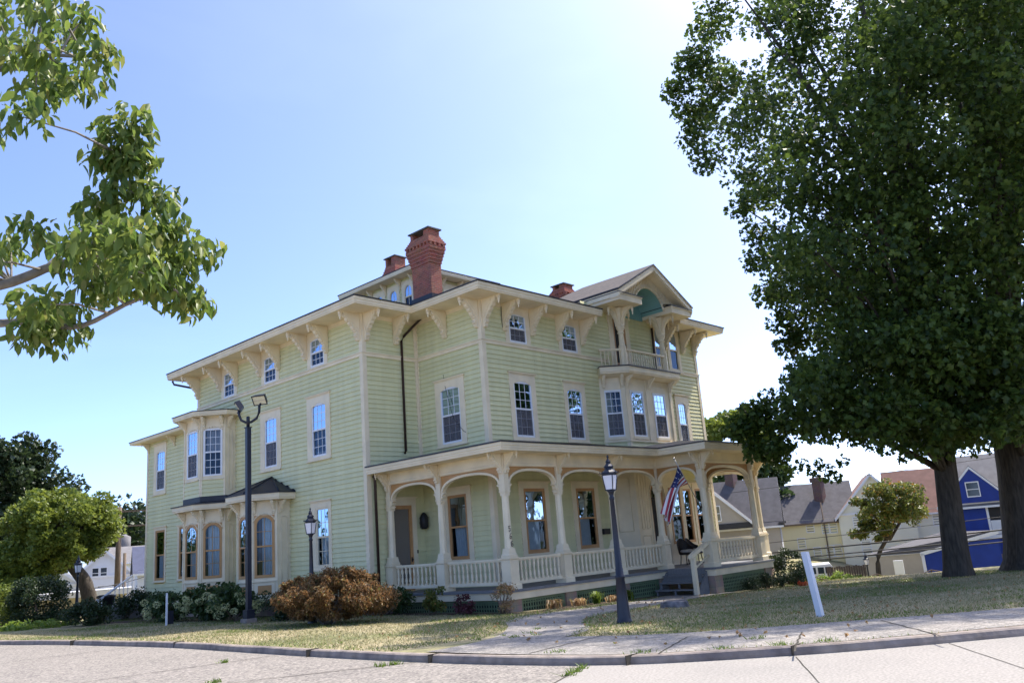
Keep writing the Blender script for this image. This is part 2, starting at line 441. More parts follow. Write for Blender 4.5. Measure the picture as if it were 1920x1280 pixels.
SR = random.Random(4)
def siding(mb, F, u0, u1, z0, z1, holes=(), ex=0.16, mt='siding', over=0.036):
    z = z0
    while z < z1 - 1e-4:
        zt = min(z + ex, z1)
        cuts = sorted((a, b) for a, b, c, d in holes if c < zt - 0.005 and d > z + 0.005)
        segs = []; p = u0
        for a, b in cuts:
            if b <= u0 or a >= u1: continue
            if a > p: segs.append((p, a))
            p = max(p, b)
        if p < u1: segs.append((p, u1))
        cut2 = []
        for a, b in segs:                             # butt joints between board lengths
            while b - a > 5.2:
                q = a + 2.4 + 2.4 * SR.random(); cut2.append((a, q - .002)); a = q + .002
            cut2.append((a, b))
        segs = cut2
        nt_ = over - (over - 0.004) * (zt - z) / ex
        for a, b in segs:
            mb.add([F(a, z, over), F(b, z, over), F(b, zt, nt_), F(a, zt, nt_), F(a, z, 0.0), F(b, z, 0.0)], [(0, 1, 2, 3), (4, 5, 1, 0)], mt)
        z = zt
def npmesh(name, verts, faces_flat, nper, matname, mats=None):
    me = bpy.data.meshes.new(name)
    nv = len(verts); nf = len(faces_flat) // nper
    me.vertices.add(nv); me.vertices.foreach_set('co', np.asarray(verts, np.float32).ravel())
    me.loops.add(nf * nper); me.loops.foreach_set('vertex_index', np.asarray(faces_flat, np.int32))
    me.polygons.add(nf); me.polygons.foreach_set('loop_start', np.arange(0, nf * nper, nper, dtype=np.int32))
    me.polygons.foreach_set('loop_total', np.full(nf, nper, np.int32))
    me.materials.append(M[matname]); me.update(calc_edges=True)
    return me
def leaves(centers, radii, per, size, seed, droop=0.0, aspect=0.62, flat=0.0, shell=0.35, squash=0.8, jag=False, up=0.0, oval=False):
    """many small folded leaf faces filling the volume of each clump; returns verts, flat tris"""
    g = np.random.default_rng(seed)
    c = np.asarray(centers, float); r = np.asarray(radii, float)
    if r.ndim == 1: r = np.stack([r, r, r * squash], 1)
    nper = np.maximum(4, (np.asarray(per) * np.ones(len(c))).astype(int))
    idx = np.repeat(np.arange(len(c)), nper); n = len(idx)
    d = g.normal(size=(n, 3)); d /= np.linalg.norm(d, axis=1)[:, None]
    rad = g.random(n) ** shell
    p = c[idx] + d * r[idx] * rad[:, None]
    ax = g.normal(size=(n, 3)) * (1 - flat); ax += d * 0.7; ax[:, 2] -= droop * 2.2; ax[:, 2] += up * 2
    ax /= np.linalg.norm(ax, axis=1)[:, None]
    sv = np.cross(ax, g.normal(size=(n, 3)) + np.array([0, 0, 1.2])); sv /= np.linalg.norm(sv, axis=1)[:, None] + 1e-9
    nv = np.cross(sv, ax)
    s = size * (0.65 + 0.7 * g.random(n))[:, None]
    base = p - ax * s * 0.5; tip = p + ax * s * 0.5 - nv * s * 0.1
    if jag:                                           # five-lobed outline
        mid = p - ax * s * 0.1
        l1 = mid + sv * s * 0.52 + nv * s * 0.1; r1 = mid - sv * s * 0.52 + nv * s * 0.1
        l2 = p + ax * s * 0.22 + sv * s * 0.36 + nv * s * .06; r2 = p + ax * s * 0.22 - sv * s * 0.36 + nv * s * .06
        V = np.stack([base, l1, l2, tip, r2, r1, p + ax * s * .1 + sv * s * .16, p + ax * s * .1 - sv * s * .16], 1).reshape(-1, 3)
        o = (np.arange(n) * 8)[:, None]
        T = np.concatenate([o + np.array([[0, 1, 6]]), o + np.array([[6, 2, 3]]), o + np.array([[0, 6, 3]]), o + np.array([[0, 3, 7]]), o + np.array([[7, 3, 4]]), o + np.array([[0, 7, 5]])], 1).reshape(-1)
    elif oval:                                        # pointed oval blade, folded along the midrib and bent down at the tip
        a5 = aspect * 0.5; ml = p + ax * s * .05 - nv * s * .04
        dn = np.array([0, 0, -1.0]) * s * .12
        V = np.stack([base, base + ax * s * .28 + sv * s * a5 * .85 + nv * s * .07, base + ax * s * .62 + sv * s * a5 * .8 + nv * s * .06 + dn * .4, tip + dn,
                      base + ax * s * .62 - sv * s * a5 * .8 + nv * s * .06 + dn * .4, base + ax * s * .28 - sv * s * a5 * .85 + nv * s * .07, ml + dn * .2], 1).reshape(-1, 3)
        o = (np.arange(n) * 7)[:, None]
        T = np.concatenate([o + np.array([[0, 1, 6]]), o + np.array([[1, 2, 6]]), o + np.array([[2, 3, 6]]), o + np.array([[3, 4, 6]]), o + np.array([[4, 5, 6]]), o + np.array([[5, 0, 6]])], 1).reshape(-1)
    else:
        l = p + sv * s * aspect * 0.5 + nv * s * 0.08; q = p - sv * s * aspect * 0.5 + nv * s * 0.08
        V = np.stack([base, l, tip, q], 1).reshape(-1, 3)
        o = (np.arange(n) * 4)[:, None]
        T = np.concatenate([o + np.array([[0, 1, 2]]), o + np.array([[0, 2, 3]])], 1).reshape(-1)
    return V, T
def leafpart(name, parent, V, T, mt, label=None):
    g = (float(V[:, 0].mean()), float(V[:, 1].mean()), float(V[:, 2].min()))
    o = link(name, npmesh(name, V - np.array(g), T, 3, mt), parent, g)
    if label: o['label'] = label
    return o
# ------------------------------------------------------------------ the house
H = thing('victorian_house', 'large pale green clapboard house with cream trim, bracketed eaves, wrap-around porch and brick chimneys', 'house', (5.5, 7.5, -1.9))
XA, YC, YD, YG, XE = -2.4, 3.37, 15.17, 20.1, 13.49
FL = frame(XA, 0, 0, -1)       # long wall facing left, u = -y
FA = frame(0, YC, 1, 0)        # short front wall beside the recess, u = x
FB = frame(0, 0, 0, -1)        # recess side wall, u = -y
FF = frame(0, 0, 1, 0)         # front wall, u = x
FR = frame(XE, 0, 0, 1)        # wall facing right, u = y
ZS, ZB, ZF = 8.15, -1.2, -1.17
holesL, holesA, holesB, holesF = [], [], [], []

def put_window(F, holes, a0, a1, b0, b1, rise, cas, cols=3, rows=(3, 3), sash='white', casmat='trim', crown=True, sill=True, fw=0.06, screen=True, inside=None, label=None, depth=0.012, cn=0.05):
    c0, c1, cb, ct = cas
    holes.append((a0 - 0.02, a1 + 0.02, b0 - 0.02, b1))
    K = MB()
    arch_frame(K, F, c0, c1, cb, ct, a0, a1, b0, b1, rise, -0.02, cn, casmat)
    if crown:
        K.fbox(F, c0 - 0.05, c1 + 0.05, ct, ct + 0.035, 0.0, cn + 0.06, casmat)
        K.fbox(F, c0 - 0.02, c1 + 0.02, ct - 0.035, ct, cn, cn + 0.025, casmat)
    if sill: K.fbox(F, c0 - 0.03, c1 + 0.03, cb - 0.045, cb, 0.0, cn + 0.05, casmat)
    wn = part('window', K, H, label)
    S, G, Q, N = window(F, a0, a1, b0, b1, rise, cols, rows, sash, fw, screen, depth, inside)
    part('sash', S, wn); part('pane', G, wn)
    part('insect_screen', Q, wn); part('room_lining', N, wn)
    return wn
BL = [(0, 1, .5, 1, 'blind', 0)]
# third floor, left wall: casing boards run up between the brackets
for i, (a0, a1) in enumerate([(-6.46, -5.60), (-9.68, -8.82), (-12.86, -12.0)]):
    put_window(FL, holesL, a0, a1, 6.84, 7.86, 0.075, (a0 - 0.21, a1 + 0.21, 6.8, 8.14), rows=(2, 2), crown=False, sill=False, screen=False, cn=0.04)
for a0, a1 in [(1.33, 2.2), (4.15, 5.02)]:
    put_window(FF, holesF, a0, a1, 6.84, 7.88, 0.075, (a0 - 0.2, a1 + 0.2, 6.8, 8.14), rows=(2, 2), crown=False, sill=False, cn=0.04)
# second floor
put_window(FL, holesL, -6.45, -5.57, 3.58, 5.47, 0.13, (-6.75, -5.45 + .14, 3.48, 5.77), inside=[(0, 1, 0, .1, 'blind', 0)], screen=False)
put_window(FL, holesL, -9.66, -8.8, 3.58, 5.47, 0.13, (-9.98, -8.62 + .1, 3.48, 5.74))
put_window(FL, holesL, -19.1, -18.25, 3.66, 5.45, 0.13, (-19.35, -18.1, 3.5, 5.76), inside=BL)
put_window(FB, holesB, -2.19, -1.21, 3.53, 5.46, 0.13, (-2.45, -.97, 3.46, 5.75))
put_window(FF, holesF, 1.32, 2.22, 3.55, 5.48, 0.13, (1.12, 2.44, 3.46, 5.75), inside=[(0, .5, 0, .42, 'curtain', 0)])
put_window(FF, holesF, 4.15, 5.0, 3.57, 5.44, 0.13, (3.98, 5.2, 3.48, 5.68))
put_window(FF, holesF, 11.5, 12.12, 3.5, 5.42, 0.16, (11.3, 12.38, 3.42, 5.72), inside=[(0, .6, 0, .45, 'curtain', 0)])
# first floor, left wall
LACE = [(.12, .95, 0, 1, 'curtain', 0)]
put_window(FL, holesL, -6.32, -5.54, -0.18, 1.8, 0, (-6.64, -5.4, -0.28, 2.04), rows=(2, 2), sash='trim', inside=LACE, screen=False)
put_window(FL, holesL, -19.05, -18.1, -0.26, 1.9, 0, (-19.18, -17.97, -0.3, 2.03), cols=1, rows=(1, 1), sash='tan', inside=[(.05, .95, .05, .95, 'curtain', 0)], screen=False, fw=0.09)
put_window(FL, holesL, -16.72, -15.8, -0.26, 1.9, 0, (-16.86, -15.65, -0.3, 1.96), cols=1, rows=(1, 1), sash='tan', inside=[(.05, .95, .05, .95, 'curtain', 0)], screen=False, fw=0.09)
# porch windows with tan sashes and lace curtains
CU = [(.16, .84, 0, 1, 'curtain', 0.0)]
put_window(FB, holesB, -2.13, -1.2, -0.29, 1.8, 0, (-2.28, -.98, -0.34, 2.03), cols=1, rows=(1, 1), sash='door_tan', inside=[(.1, .8, 0, 1, 'curtain', -.12)], screen=False, fw=0.09)
put_window(FF, holesF, 1.4, 2.46, -0.28, 1.83, 0, (1.18, 2.66, -0.32, 2.03), cols=1, rows=(1, 1), sash='door_tan', inside=CU, screen=False, fw=0.1)
put_window(FF, holesF, 4.12, 5.18, -0.28, 1.82, 0, (3.9, 5.4, -0.32, 2.03), cols=1, rows=(1, 1), sash='door_tan', inside=CU, screen=False, fw=0.1)
put_window(FF, holesF, 10.95, 11.6, -0.4, 1.75, 0, (10.85, 11.72, -0.5, 1.98), cols=1, rows=(1, 1), sash='door_tan', screen=False, fw=0.08)
put_window(FF, holesF, 11.95, 12.65, -0.4, 1.75, 0, (11.8, 12.8, -0.5, 1.98), cols=1, rows=(1, 1), sash='door_tan', screen=False, fw=0.08)
# third floor, balcony end: tall round-headed lights
for a0, a1 in [(10.3, 10.95), (11.4, 12.05)]:
    put_window(FF, holesF, a0, a1, 6.82, 8.62, 0.32, (a0 - 0.17, a1 + 0.17, 6.76, 8.72), cols=1, rows=(1, 1), crown=False, screen=False, sash='trim')

# screen door on the porch and the balcony door
def door(F, holes, a0, a1, b0, b1, cas, knob, dark='door_screen'):
    c0, c1, ct = cas
    holes.append((a0, a1, b0, b1))
    K = MB(); arch_frame(K, F, c0, c1, b0, ct, a0, a1, b0, b1, 0, -0.02, 0.05, 'trim')
    K.fbox(F, c0 - 0.04, c1 + 0.04, ct, ct + 0.04, 0.0, 0.1, 'trim')
    d = part('door_casing', K, H)
    D = MB(); arch_frame(D, F, a0, a1, b0, b1, a0 + .12, a1 - .12, b0 + .24, b1 - .12, 0, -0.04, 0.02, 'door_tan')
    dd = part('screen_door', D, d)
    G = MB(); G.quad(F(a0 + .12, b0 + .24, -0.015), F(a1 - .12, b0 + .24, -0.015), F(a1 - .12, b1 - .12, -0.015), F(a0 + .12, b1 - .12, -0.015), dark)
    N = MB(); N.add([F(a0, b0, -.05), F(a1, b0, -.05), F(a1, b1, -.05), F(a0, b1, -.05), F(a0, b0, -.5), F(a1, b0, -.5), F(a1, b1, -.5), F(a0, b1, -.5)],
                    [(0, 1, 5, 4), (1, 2, 6, 5), (2, 3, 7, 6), (3, 0, 4, 7), (4, 5, 6, 7)], 'interior')
    part('door_mesh', G, d); part('room_lining', N, d)
    B = MB(); x, y, z = F(knob, b0 + 1.0, 0.06); B.tube([F(knob, b0 + 1.0, 0.02), F(knob, b0 + 1.0, 0.07)], [0.012, 0.03], 'black', 8)
    B.fbox(F, knob - .025, knob + .025, b0 + .92, b0 + 1.08, .02, .028, 'black')
    part('handle', B, d)
door(FA, holesA, -1.55, -.6, ZF, 1.62, (-1.68, -.42, 1.86), -.67)
door(FF, holesF, 7.42, 8.25, 6.5, 8.55, (7.12, 8.5, 8.78), 8.15, 'interior')

# clapboards
mb = MB(); siding(mb, FL, -YD, -YC, ZB, 8.2, holesL); part('clapboard_wall', mb, H)
mb = MB(); siding(mb, FL, -YG, -YD, ZB + .0, 6.0, holesL); part('clapboard_wall', mb, H)
mb = MB(); siding(mb, FA, XA, 0, ZB, 8.2, holesA); part('clapboard_wall', mb, H)
mb = MB(); siding(mb, FB, -YC, 0, ZB, 8.2, holesB); part('clapboard_wall', mb, H)
mb = MB(); siding(mb, FF, 0, XE, ZB, 8.2, holesF)
siding(mb, FF, 5.5, XE, 8.2, 9.0, holesF); part('clapboard_wall', mb, H)
mb = MB(); siding(mb, FR, 0, YD, ZB, 8.9); part('clapboard_wall', mb, H)
mb = MB(); FK = frame(XE, YD, -1, 0); siding(mb, FK, 0, XE - XA, 6.0, 8.8)
FW = frame(4, YG, -1, 0); siding(mb, FW, 0, 4 - XA, ZB, 6.0); part('clapboard_wall', mb, H)
# stone base
mb = MB()
mb.fbox(FL, -YG, -YC, -2.4, ZB, -0.1, -0.02, 'stone'); part('foundation', mb, H)
mb = MB(); mb.fbox(FR, 0, YD, -3, ZB, -0.1, -0.02, 'stone'); part('foundation', mb, H)
mb = MB(); mb.fbox(FL, -YG, -YC, ZB - .08, ZB + .09, 0.0, 0.045, 'trim'); part('water_table', mb, H)
# corner boards and belt course
e = 0.045
for F, u0, u1, z0, z1 in [(FL, -YC - .13, -YC + e, ZB, 8.15), (FA, XA, XA + .13, -1.1, 8.15), (FB, -.13, e, -1.1, 8.15), (FF, 0, .13, -1.1, 8.15),
                          (FA, -.14, 0, 3.3, 8.1), (FB, -YC, -YC + .1, 3.3, 8.1), (FL, -YD, -YD + .2, 6.1, 8.15), (FL, -YG, -YG + .16, ZB, 5.95),
                          (FF, XE - .15, XE + e, -1.1, 8.86), (FR, 0, .24, -1.1, 8.86)]:
    mb = MB(); mb.fbox(F, u0, u1, z0, z1, 0.0, e, 'trim'); part('corner_board', mb, H)
for path in ([(XA, YD), (XA, YC), (0, YC), (0, 0), (6.9, 0)], [(10.1, 0), (XE, 0), (XE, YD)]):
    belt = MB(); belt.sweep(path, [(0, 6.66), (.055, 6.66), (.055, 6.76), (.085, 6.765), (.085, 6.80), (0, 6.82)], 'trim'); part('belt_course', belt, H)
fr = MB()
fr.sweep([(XA, YD), (XA, YC), (0, YC), (0, 0), (5.5, 0)], [(0, 8.02), (.035, 8.02), (.035, 8.1), (.06, 8.15), (0, 8.15)], 'trim')
part('frieze', fr, H); fr = MB()
fr.sweep([(10.95, 0), (XE, 0), (XE, YD)], [(0, 8.70), (.035, 8.70), (.035, 8.8), (.06, 8.86), (0, 8.86)], 'trim')
part('frieze', fr, H)

# main cornice and roof
ov = 0.95
EAVE = [(XA - ov, YD + ov), (XA - ov, YC - ov), (-ov, YC - ov), (-ov, -ov), (5.55, -ov)]
FASC = [(-ov - .05, 8.15), (0, 8.15), (0.0, 8.20), (.022, 8.205), (.022, 8.29), (.045, 8.30), (.045, 8.385), (-ov - .05, 8.385)]
mb = MB(); mb.sweep(EAVE, FASC, 'trim'); part('cornice', mb, H)
mb = MB(); mb.sweep([(10.95, -1.0), (XE + 1.0, -1.0), (XE + 1.0, YD + 1)], [(-1.05, 8.86 - .25), (0, 8.61), (0, 8.66), (.022, 8.665), (.022, 8.75), (.045, 8.76), (.045, 8.845), (-1.05, 8.845)], 'trim'); part('cornice', mb, H)
rf = MB()
rf.sweep(EAVE, [(-.2, 8.387), (.075, 8.387), (.08, 8.425), (-.2, 8.47)], 'roof_dark')
rf.sweep([(10.95, -1.0), (XE + 1.0, -1.0), (XE + 1.0, YD + 1)], [(-.2, 8.847), (.075, 8.847), (.08, 8.885), (-.2, 8.93)], 'roof_dark')
c00, c10, c11, c01 = (3.0, 6.7, 9.75), (7.2, 6.7, 9.75), (7.2, 11.2, 9.75), (3.0, 11.2, 9.75)
E3 = [(x, y, 8.43) for x, y in EAVE]
rf.quad(E3[0], E3[1], c00, c01, 'roof_dark'); rf.poly([E3[1], E3[2], c00], 'roof_dark'); rf.poly([E3[2], E3[3], c00], 'roof_dark')
rf.quad(E3[3], (5.55, -ov, 8.43), c10, c00, 'roof_dark')
g0, g1, g2 = (8.5, .1, 8.9), (XE + 1, -1, 8.9), (XE + 1, YD + 1, 8.9)
rf.quad(g0, g1, (10, 5, 9.9), c10, 'roof_dark'); rf.poly([g1, g2, (10, 10, 9.9), (10, 5, 9.9)], 'roof_dark')
rf.quad(g2, E3[0], c01, (10, 10, 9.9), 'roof_dark'); rf.poly([(10, 5, 9.9), (10, 10, 9.9), c11, c10], 'roof_dark'); rf.poly([c01, c11, (10, 10, 9.9)], 'roof_dark')
part('roof', rf, H)
mb = MB(); mb.sweep([(6, YG + .6), (XA - .6, YG + .6), (XA - .6, YD)], [(-.65, 5.93), (0, 5.93), (.02, 5.98), (.03, 6.05), (-.65, 6.05)], 'trim'); part('cornice', mb, H)
mb = MB(); mb.sweep([(6, YG + .6), (XA - .6, YG + .6), (XA - .6, YD)], [(-.7, 6.052), (.05, 6.052), (.05, 6.085), (-.7, 6.2)], 'roof_dark')
mb.quad((XA, YG, 6.15), (4, YG, 6.15), (4, YD, 6.7), (XA, YD, 6.3), 'roof_dark'); part('roof', mb, H)

# scrolled eave bracket, extends along +X, top at z = 0
BP = [(0, 0), (.70, 0), (.70, -.055), (.655, -.075), (.64, -.15), (.595, -.2), (.55, -.205), (.53, -.28), (.47, -.335), (.43, -.335), (.42, -.40), (.365, -.455), (.32, -.455),
      (.31, -.52), (.265, -.585), (.215, -.60), (.215, -.64), (.165, -.67), (.15, -.71), (.185, -.745), (.19, -.80), (.15, -.84), (.125, -.83), (.13, -.90), (.09, -.955), (.03, -.965), (0, -.93)]
def bracket_mesh(s=1.0, th=.075):
    b = MB()
    T = lambda a, z, d: (a * s, d, z * s)
    b.prism(BP, T, -th, th, 'trim')
    inner = [(.06, -.05), (.52, -.05), (.45, -.2), (.3, -.36), (.17, -.52), (.1, -.62), (.06, -.62)]
    b.prism(inner, T, -th - .02, th + .02, 'trim')
    return b.mesh('bracket')
def pendant_mesh(s=1.0):
    b = MB()
    b.lathe(0, 0, [(.05 * s, -.1 * s), (.05 * s, 0)], 'trim', sq=True)
    b.lathe(0, 0, [(.004, -.31 * s), (.018 * s, -.285 * s), (.03 * s, -.26 * s), (.02 * s, -.225 * s), (.034 * s, -.2 * s), (.052 * s, -.17 * s), (.06 * s, -.13 * s), (.04 * s, -.1 * s)], 'trim', 10)
    return b.mesh('pendant')
BRK, PEN = bracket_mesh(), pendant_mesh()
SBRK, SPEN = bracket_mesh(.46, .05), pendant_mesh(.5)
def bracket(x, y, z, nx, ny, small=False, pend=True, parent=None):
    s = .46 if small else 1.0
    a = math.atan2(ny, nx)
    o = link('bracket', SBRK if small else BRK, parent or H, (x, y, z), a)
    if pend and parent is None:
        p = bpy.data.objects.new('pendant', SPEN if small else PEN); C.objects.link(p); p.parent = o; p.location = (.76 * s, 0, 0)
for y in (3.49, 5.40, 6.74, 8.60, 9.96, 11.80, 13.14, 15.05): bracket(XA - .03, y, ZS, -1, 0)
for x in (-2.28, -1.0): bracket(x, YC - .03, ZS, 0, -1)
for y in (1.74, .12): bracket(-.03, y, ZS, -1, 0)
for x in (.12, 1.08, 2.5, 3.92, 5.34): bracket(x, -.03, ZS, 0, -1)
for x in (11.05, 12.42, 13.36): bracket(x, -.03, 8.6, 0, -1)
for y in (19.95, 17.3): bracket(XA - .02, y, 5.93, -1, 0, True)

# cupola
CX0, CX1, CY0, CY1 = 3.15, 7.05, 6.85, 11.0
cu = MB()
FC = frame(CX0, 0, 0, -1); FC2 = frame(0, CY0, 1, 0)
ch = []; chf = []
cup = part('cupola', (lambda b: (b.fbox(FC, -CY1, -CY0, 8.9, 9.4, -.2, .02, 'trim'), b)[1])(MB()), H)
for k in range(4):
    u = -10.35 + k * 1.0
    ch.append((u - .26, u + .26, 10.2, 11.25))
    K = MB(); arch_frame(K, FC, u - .42, u + .42, 10.0, 11.45, u - .25, u + .25, 10.2, 11.25, .25, -.02, .05, 'trim')
    S, G, Q, N = window(FC, u - .25, u + .25, 10.2, 11.25, .25, 2, (1, 1), 'trim', .035, False, .015)
    for b in (S, G, N): K.add(b.v, b.f, 'x'); K.m[-len(b.f):] = b.m
    part('window', K, cup)
for k in range(3):
    u = 4.1 + k * 1.0
    chf.append((u - .26, u + .26, 10.2, 11.25))
    K = MB(); arch_frame(K, FC2, u - .42, u + .42, 10.0, 11.45, u - .25, u + .25, 10.2, 11.25, .25, -.02, .05, 'trim')
    S, G, Q, N = window(FC2, u - .25, u + .25, 10.2, 11.25, .25, 2, (1, 1), 'trim', .035, False, .015)
    for b in (S, G, N): K.add(b.v, b.f, 'x'); K.m[-len(b.f):] = b.m
    part('window', K, cup)
b = MB(); siding(b, FC, -CY1, -CY0, 9.4, 11.7, ch, .12); siding(b, FC2, CX0, CX1, 9.2, 11.7, chf, .12)
siding(b, frame(CX1, 0, 0, 1), CY0, CY1, 9.2, 11.7, (), .12); siding(b, frame(CX1, CY1, -1, 0), 0, CX1 - CX0, 9.2, 11.7, (), .12); part('clapboard_wall', b, cup)
b = MB(); P = [(CX0 - .6, CY1 + .6), (CX0 - .6, CY0 - .6), (CX1 + .6, CY0 - .6), (CX1 + .6, CY1 + .6)]
b.sweep(P, [(-.65, 11.6), (0, 11.6), (.02, 11.66), (.03, 11.76), (-.65, 11.76)], 'trim', closed=True); part('cornice', b, cup)
b = MB(); b.sweep(P, [(-.2, 11.762), (.05, 11.762), (.05, 11.80), (-.2, 11.84)], 'roof_dark', closed=True)
ap = ((CX0 + CX1) / 2, (CY0 + CY1) / 2, 12.1); Q4 = [(x, y, 11.79) for x, y in P]
for i in range(4): b.poly([Q4[i], Q4[(i + 1) % 4], ap], 'roof_dark')
part('roof', b, cup)
for y in (10.85, 9.88, 8.88, 7.88, 6.98): bracket(CX0 - .02, y, 11.6, -1, 0, True, parent=cup)
for x in (3.3, 4.6, 5.6, 6.9): bracket(x, CY0 - .02, 11.6, 0, -1, True, parent=cup)

# chimneys
def chimney(x0, x1, y0, y1, zb, zt, label):
    b = MB(); cx, cy = (x0 + x1) / 2, (y0 + y1) / 2; hx, hy = (x1 - x0) / 2, (y1 - y0) / 2
    def ring(o, z0, z1): b.box(cx - hx - o, cx + hx + o, cy - hy - o, cy + hy + o, z0, z1, 'brick')
    h = zt - zb; z = zb + h * .555
    ring(0, zb, z)
    for k, o in enumerate((.03, .06, .09, .12, .15)):
        z2 = z + h * .042; ring(o, z, z2); z = z2
    n = 7                                             # dentil course
    z2 = z + h * .03
    ring(.105, z, z2)
    for sx in (-1, 1):
        for i in range(n):
            yy = cy - hy - .17 + (2 * hy + .34) * (i + .5) / n
            b.box(cx + sx * (hx + .115) - .05, cx + sx * (hx + .115) + .05, yy - .045, yy + .045, z, z2, 'brick')
    for sy in (-1, 1):
        for i in range(4):
            xx = cx - hx - .17 + (2 * hx + .34) * (i + .5) / 4
            b.box(xx - .045, xx + .045, cy + sy * (hy + .115) - .05, cy + sy * (hy + .115) + .05, z, z2, 'brick')
    z = z2
    for o in (.17, .13, .09, .05):
        z2 = z + h * .024; ring(o, z, z2); z = z2
    ring(.02, z, z + h * .02); z += h * .02
    zt2 = zt - .05                                    # open flue under a slab, brick piers at the ends
    b.box(cx - hx, cx + hx, cy - hy, cy - hy + .3, z, zt2, 'brick'); b.box(cx - hx, cx + hx, cy + hy - .14, cy + hy, z, zt2, 'brick')
    c = part('chimney', b, H, label)
    k = MB(); k.box(cx - hx - .07, cx + hx + .07, cy - hy - .07, cy + hy + .07, zt2, zt, 'cap_stone'); part('cap_slab', k, c)
    f = MB(); f.lathe(cx, cy, [(1.0, zb), (1.0, zb + .05)], 'roof_dark', sq=True)
    f.v = [(cx + (x - cx) * (hx + .06), cy + (y - cy) * (hy + .06), zz if zz < zb + .02 else zb + h * .16) for x, y, zz in f.v]
    part('flashing', f, c)
chimney(.40, .93, 2.8, 3.85, 8.7, 11.8, 'tall corbelled red brick chimney with dentil band at the near corner of the roof')
chimney(10.45, 11.1, 4.7, 5.4, 9.5, 11.9, None)
chimney(5.75, 6.4, 11.35, 12.1, 9.2, 14.35, None)

# ------------------------------------------------------------------ left wall bays
def flat_face(b, P, Q, z0, z1, mt):
    b.quad((*P, z0), (*Q, z0), (*Q, z1), (*P, z1), mt)
def bay_window_mesh(F, a0, a1, b0, b1, rise, sash, cols, rows, fw, inside=None, screen=False, glass=None):
    K = MB(); S, G, Q, N = window(F, a0, a1, b0, b1, rise, cols, rows, sash, fw, screen, 0.0, inside)
    for b in (S, G, Q, N):
        K.add(b.v, b.f, 'x')
        if b.f: K.m[-len(b.f):] = b.m
    return K
def seglen(P, Q): return math.hypot(Q[0] - P[0], Q[1] - P[1])
def panel(b, F, u0, u1, z0, z1, arch=True, mt='trim'):
    # raised moulding in the shape of an arched panel
    I = arch_pts(u0 + .05, u1 - .05, z0 + .05, z1 - .05, (u1 - u0) / 2 - .051 if arch else 0, 8)
    for (x0, y0), (x1, y1) in zip(I[:-1], I[1:]):
        b.tube([F(x0, y0, .008), F(x1, y1, .008)], .018, mt, 5)
    b.tube([F(*I[-1], .008), F(*I[0], .008)], .018, mt, 5)
def left_bay(yw, c1, c2, xr, xf, yfar, floors, name_roof=None):
    """path from far wall end to near wall end, outward on the right"""
    P = [(XA, yfar), (xr, yfar), (xf, c2), (xf, c1), (xr, yw), (XA, yw)]
    return P
def build_bay(P, z0, z1, faces, body, kind):
    bay = None
    b = MB(); wins = []
    for i, spec in enumerate(faces):
        A, B = P[i], P[i + 1]; L = seglen(A, B); F = frame(A[0], A[1], B[0] - A[0], B[1] - A[1])
        if spec is None: flat_face(b, A, B, z0, z1, 'trim'); continue
        if spec[0] == 'panel':
            flat_face(b, A, B, z0, z1, 'trim'); panel(b, F, .1, L - .1, spec[1], spec[2]); continue
        _, wa, wb, lo, hi, rise, sash, cols, rows, fw, low, inside, scr = spec
        arch_frame(b, F, 0, L, lo - .1, hi + .22, wa, wb, lo, hi, rise, -.06, 0.0, 'trim')
        flat_face(b, A, B, hi + .22, z1, 'trim')
        # hood moulding over the arch
        I = arch_pts(wa - .05, wb + .05, lo, hi + .05, rise, 8)[1:-1]
        for (x0, y0), (x1, y1) in zip(I[:-1], I[1:]): b.tube([F(x0, y0, .012), F(x1, y1, .012)], .025, 'trim', 5)
        b.fbox(F, wa - .08, wb + .08, lo - .14, lo - .1, 0, .06, 'trim')
        if low == 'siding': siding(b, F, .06, L - .06, z0, lo - .14)
        else:
            flat_face(b, A, B, z0, lo - .1, 'trim')
            w = wb - wa; b.fbox(F, wa + w * .16, wb - w * .16, lo - .58, lo - .26, -.02, .012, 'tan')
            arch_frame(b, F, wa, wb, lo - .66, lo - .2, wa + w * .16, wb - w * .16, lo - .58, lo - .26, 0, 0, .022, 'trim')
        b.fbox(F, 0, .07, z0, z1, -.01, .03, 'trim'); b.fbox(F, L - .07, L, z0, z1, -.01, .03, 'trim')
        wins.append(bay_window_mesh(F, wa, wb, lo, hi, rise, sash, cols, rows, fw, inside, scr))
    bay = part('bay_window', b, H)
    for wmb in wins: part('window', wmb, bay)
    return bay
def bay_eave(P, o, zb, zt, bay, roofname='roof'):
    b = MB(); b.sweep(P, [(0, zb - .02), (.02, zb - .05), (.05, zb - .02), (o, zb), (o, zb + .05), (o + .025, zb + .06), (o + .025, zt), (0, zt)], 'trim'); part('cornice', b, bay)
    # small scrolls
    for i in range(1, len(P) - 1):
        A = Vector(P[i - 1]); B = Vector(P[i]); D = Vector(P[i + 1])
        for U, V_, q in ((B, A, .12), (B, D, .12)):
            d = (V_ - U); 
            if d.length < .3: continue
            d.normalize(); n = Vector((d.y, -d.x)) if V_ is D else Vector((-d.y, d.x)); pt = U + d * q
            bracket(pt.x, pt.y, zb - .03, n.x, n.y, True, parent=bay)
BLUE = None
bay1 = left_bay(11.93, 12.61, 14.01, -2.85, -3.54, 14.69, None)
tanw = lambda a, b, ins: ('win', a, b, -.3, 1.78, .28, 'tan', 2, (2, 2), .085, 'panel', ins, False)
LC = math.hypot(.69, .68)
body = build_bay(bay1, -1.15, 2.28, [None, None, tanw(.2, 1.2, LACE), tanw(.13, .84, LACE), ('panel', -.9, 1.75), None][:5], None, 1)
bay_eave(bay1, .38, 2.3, 2.5, body)
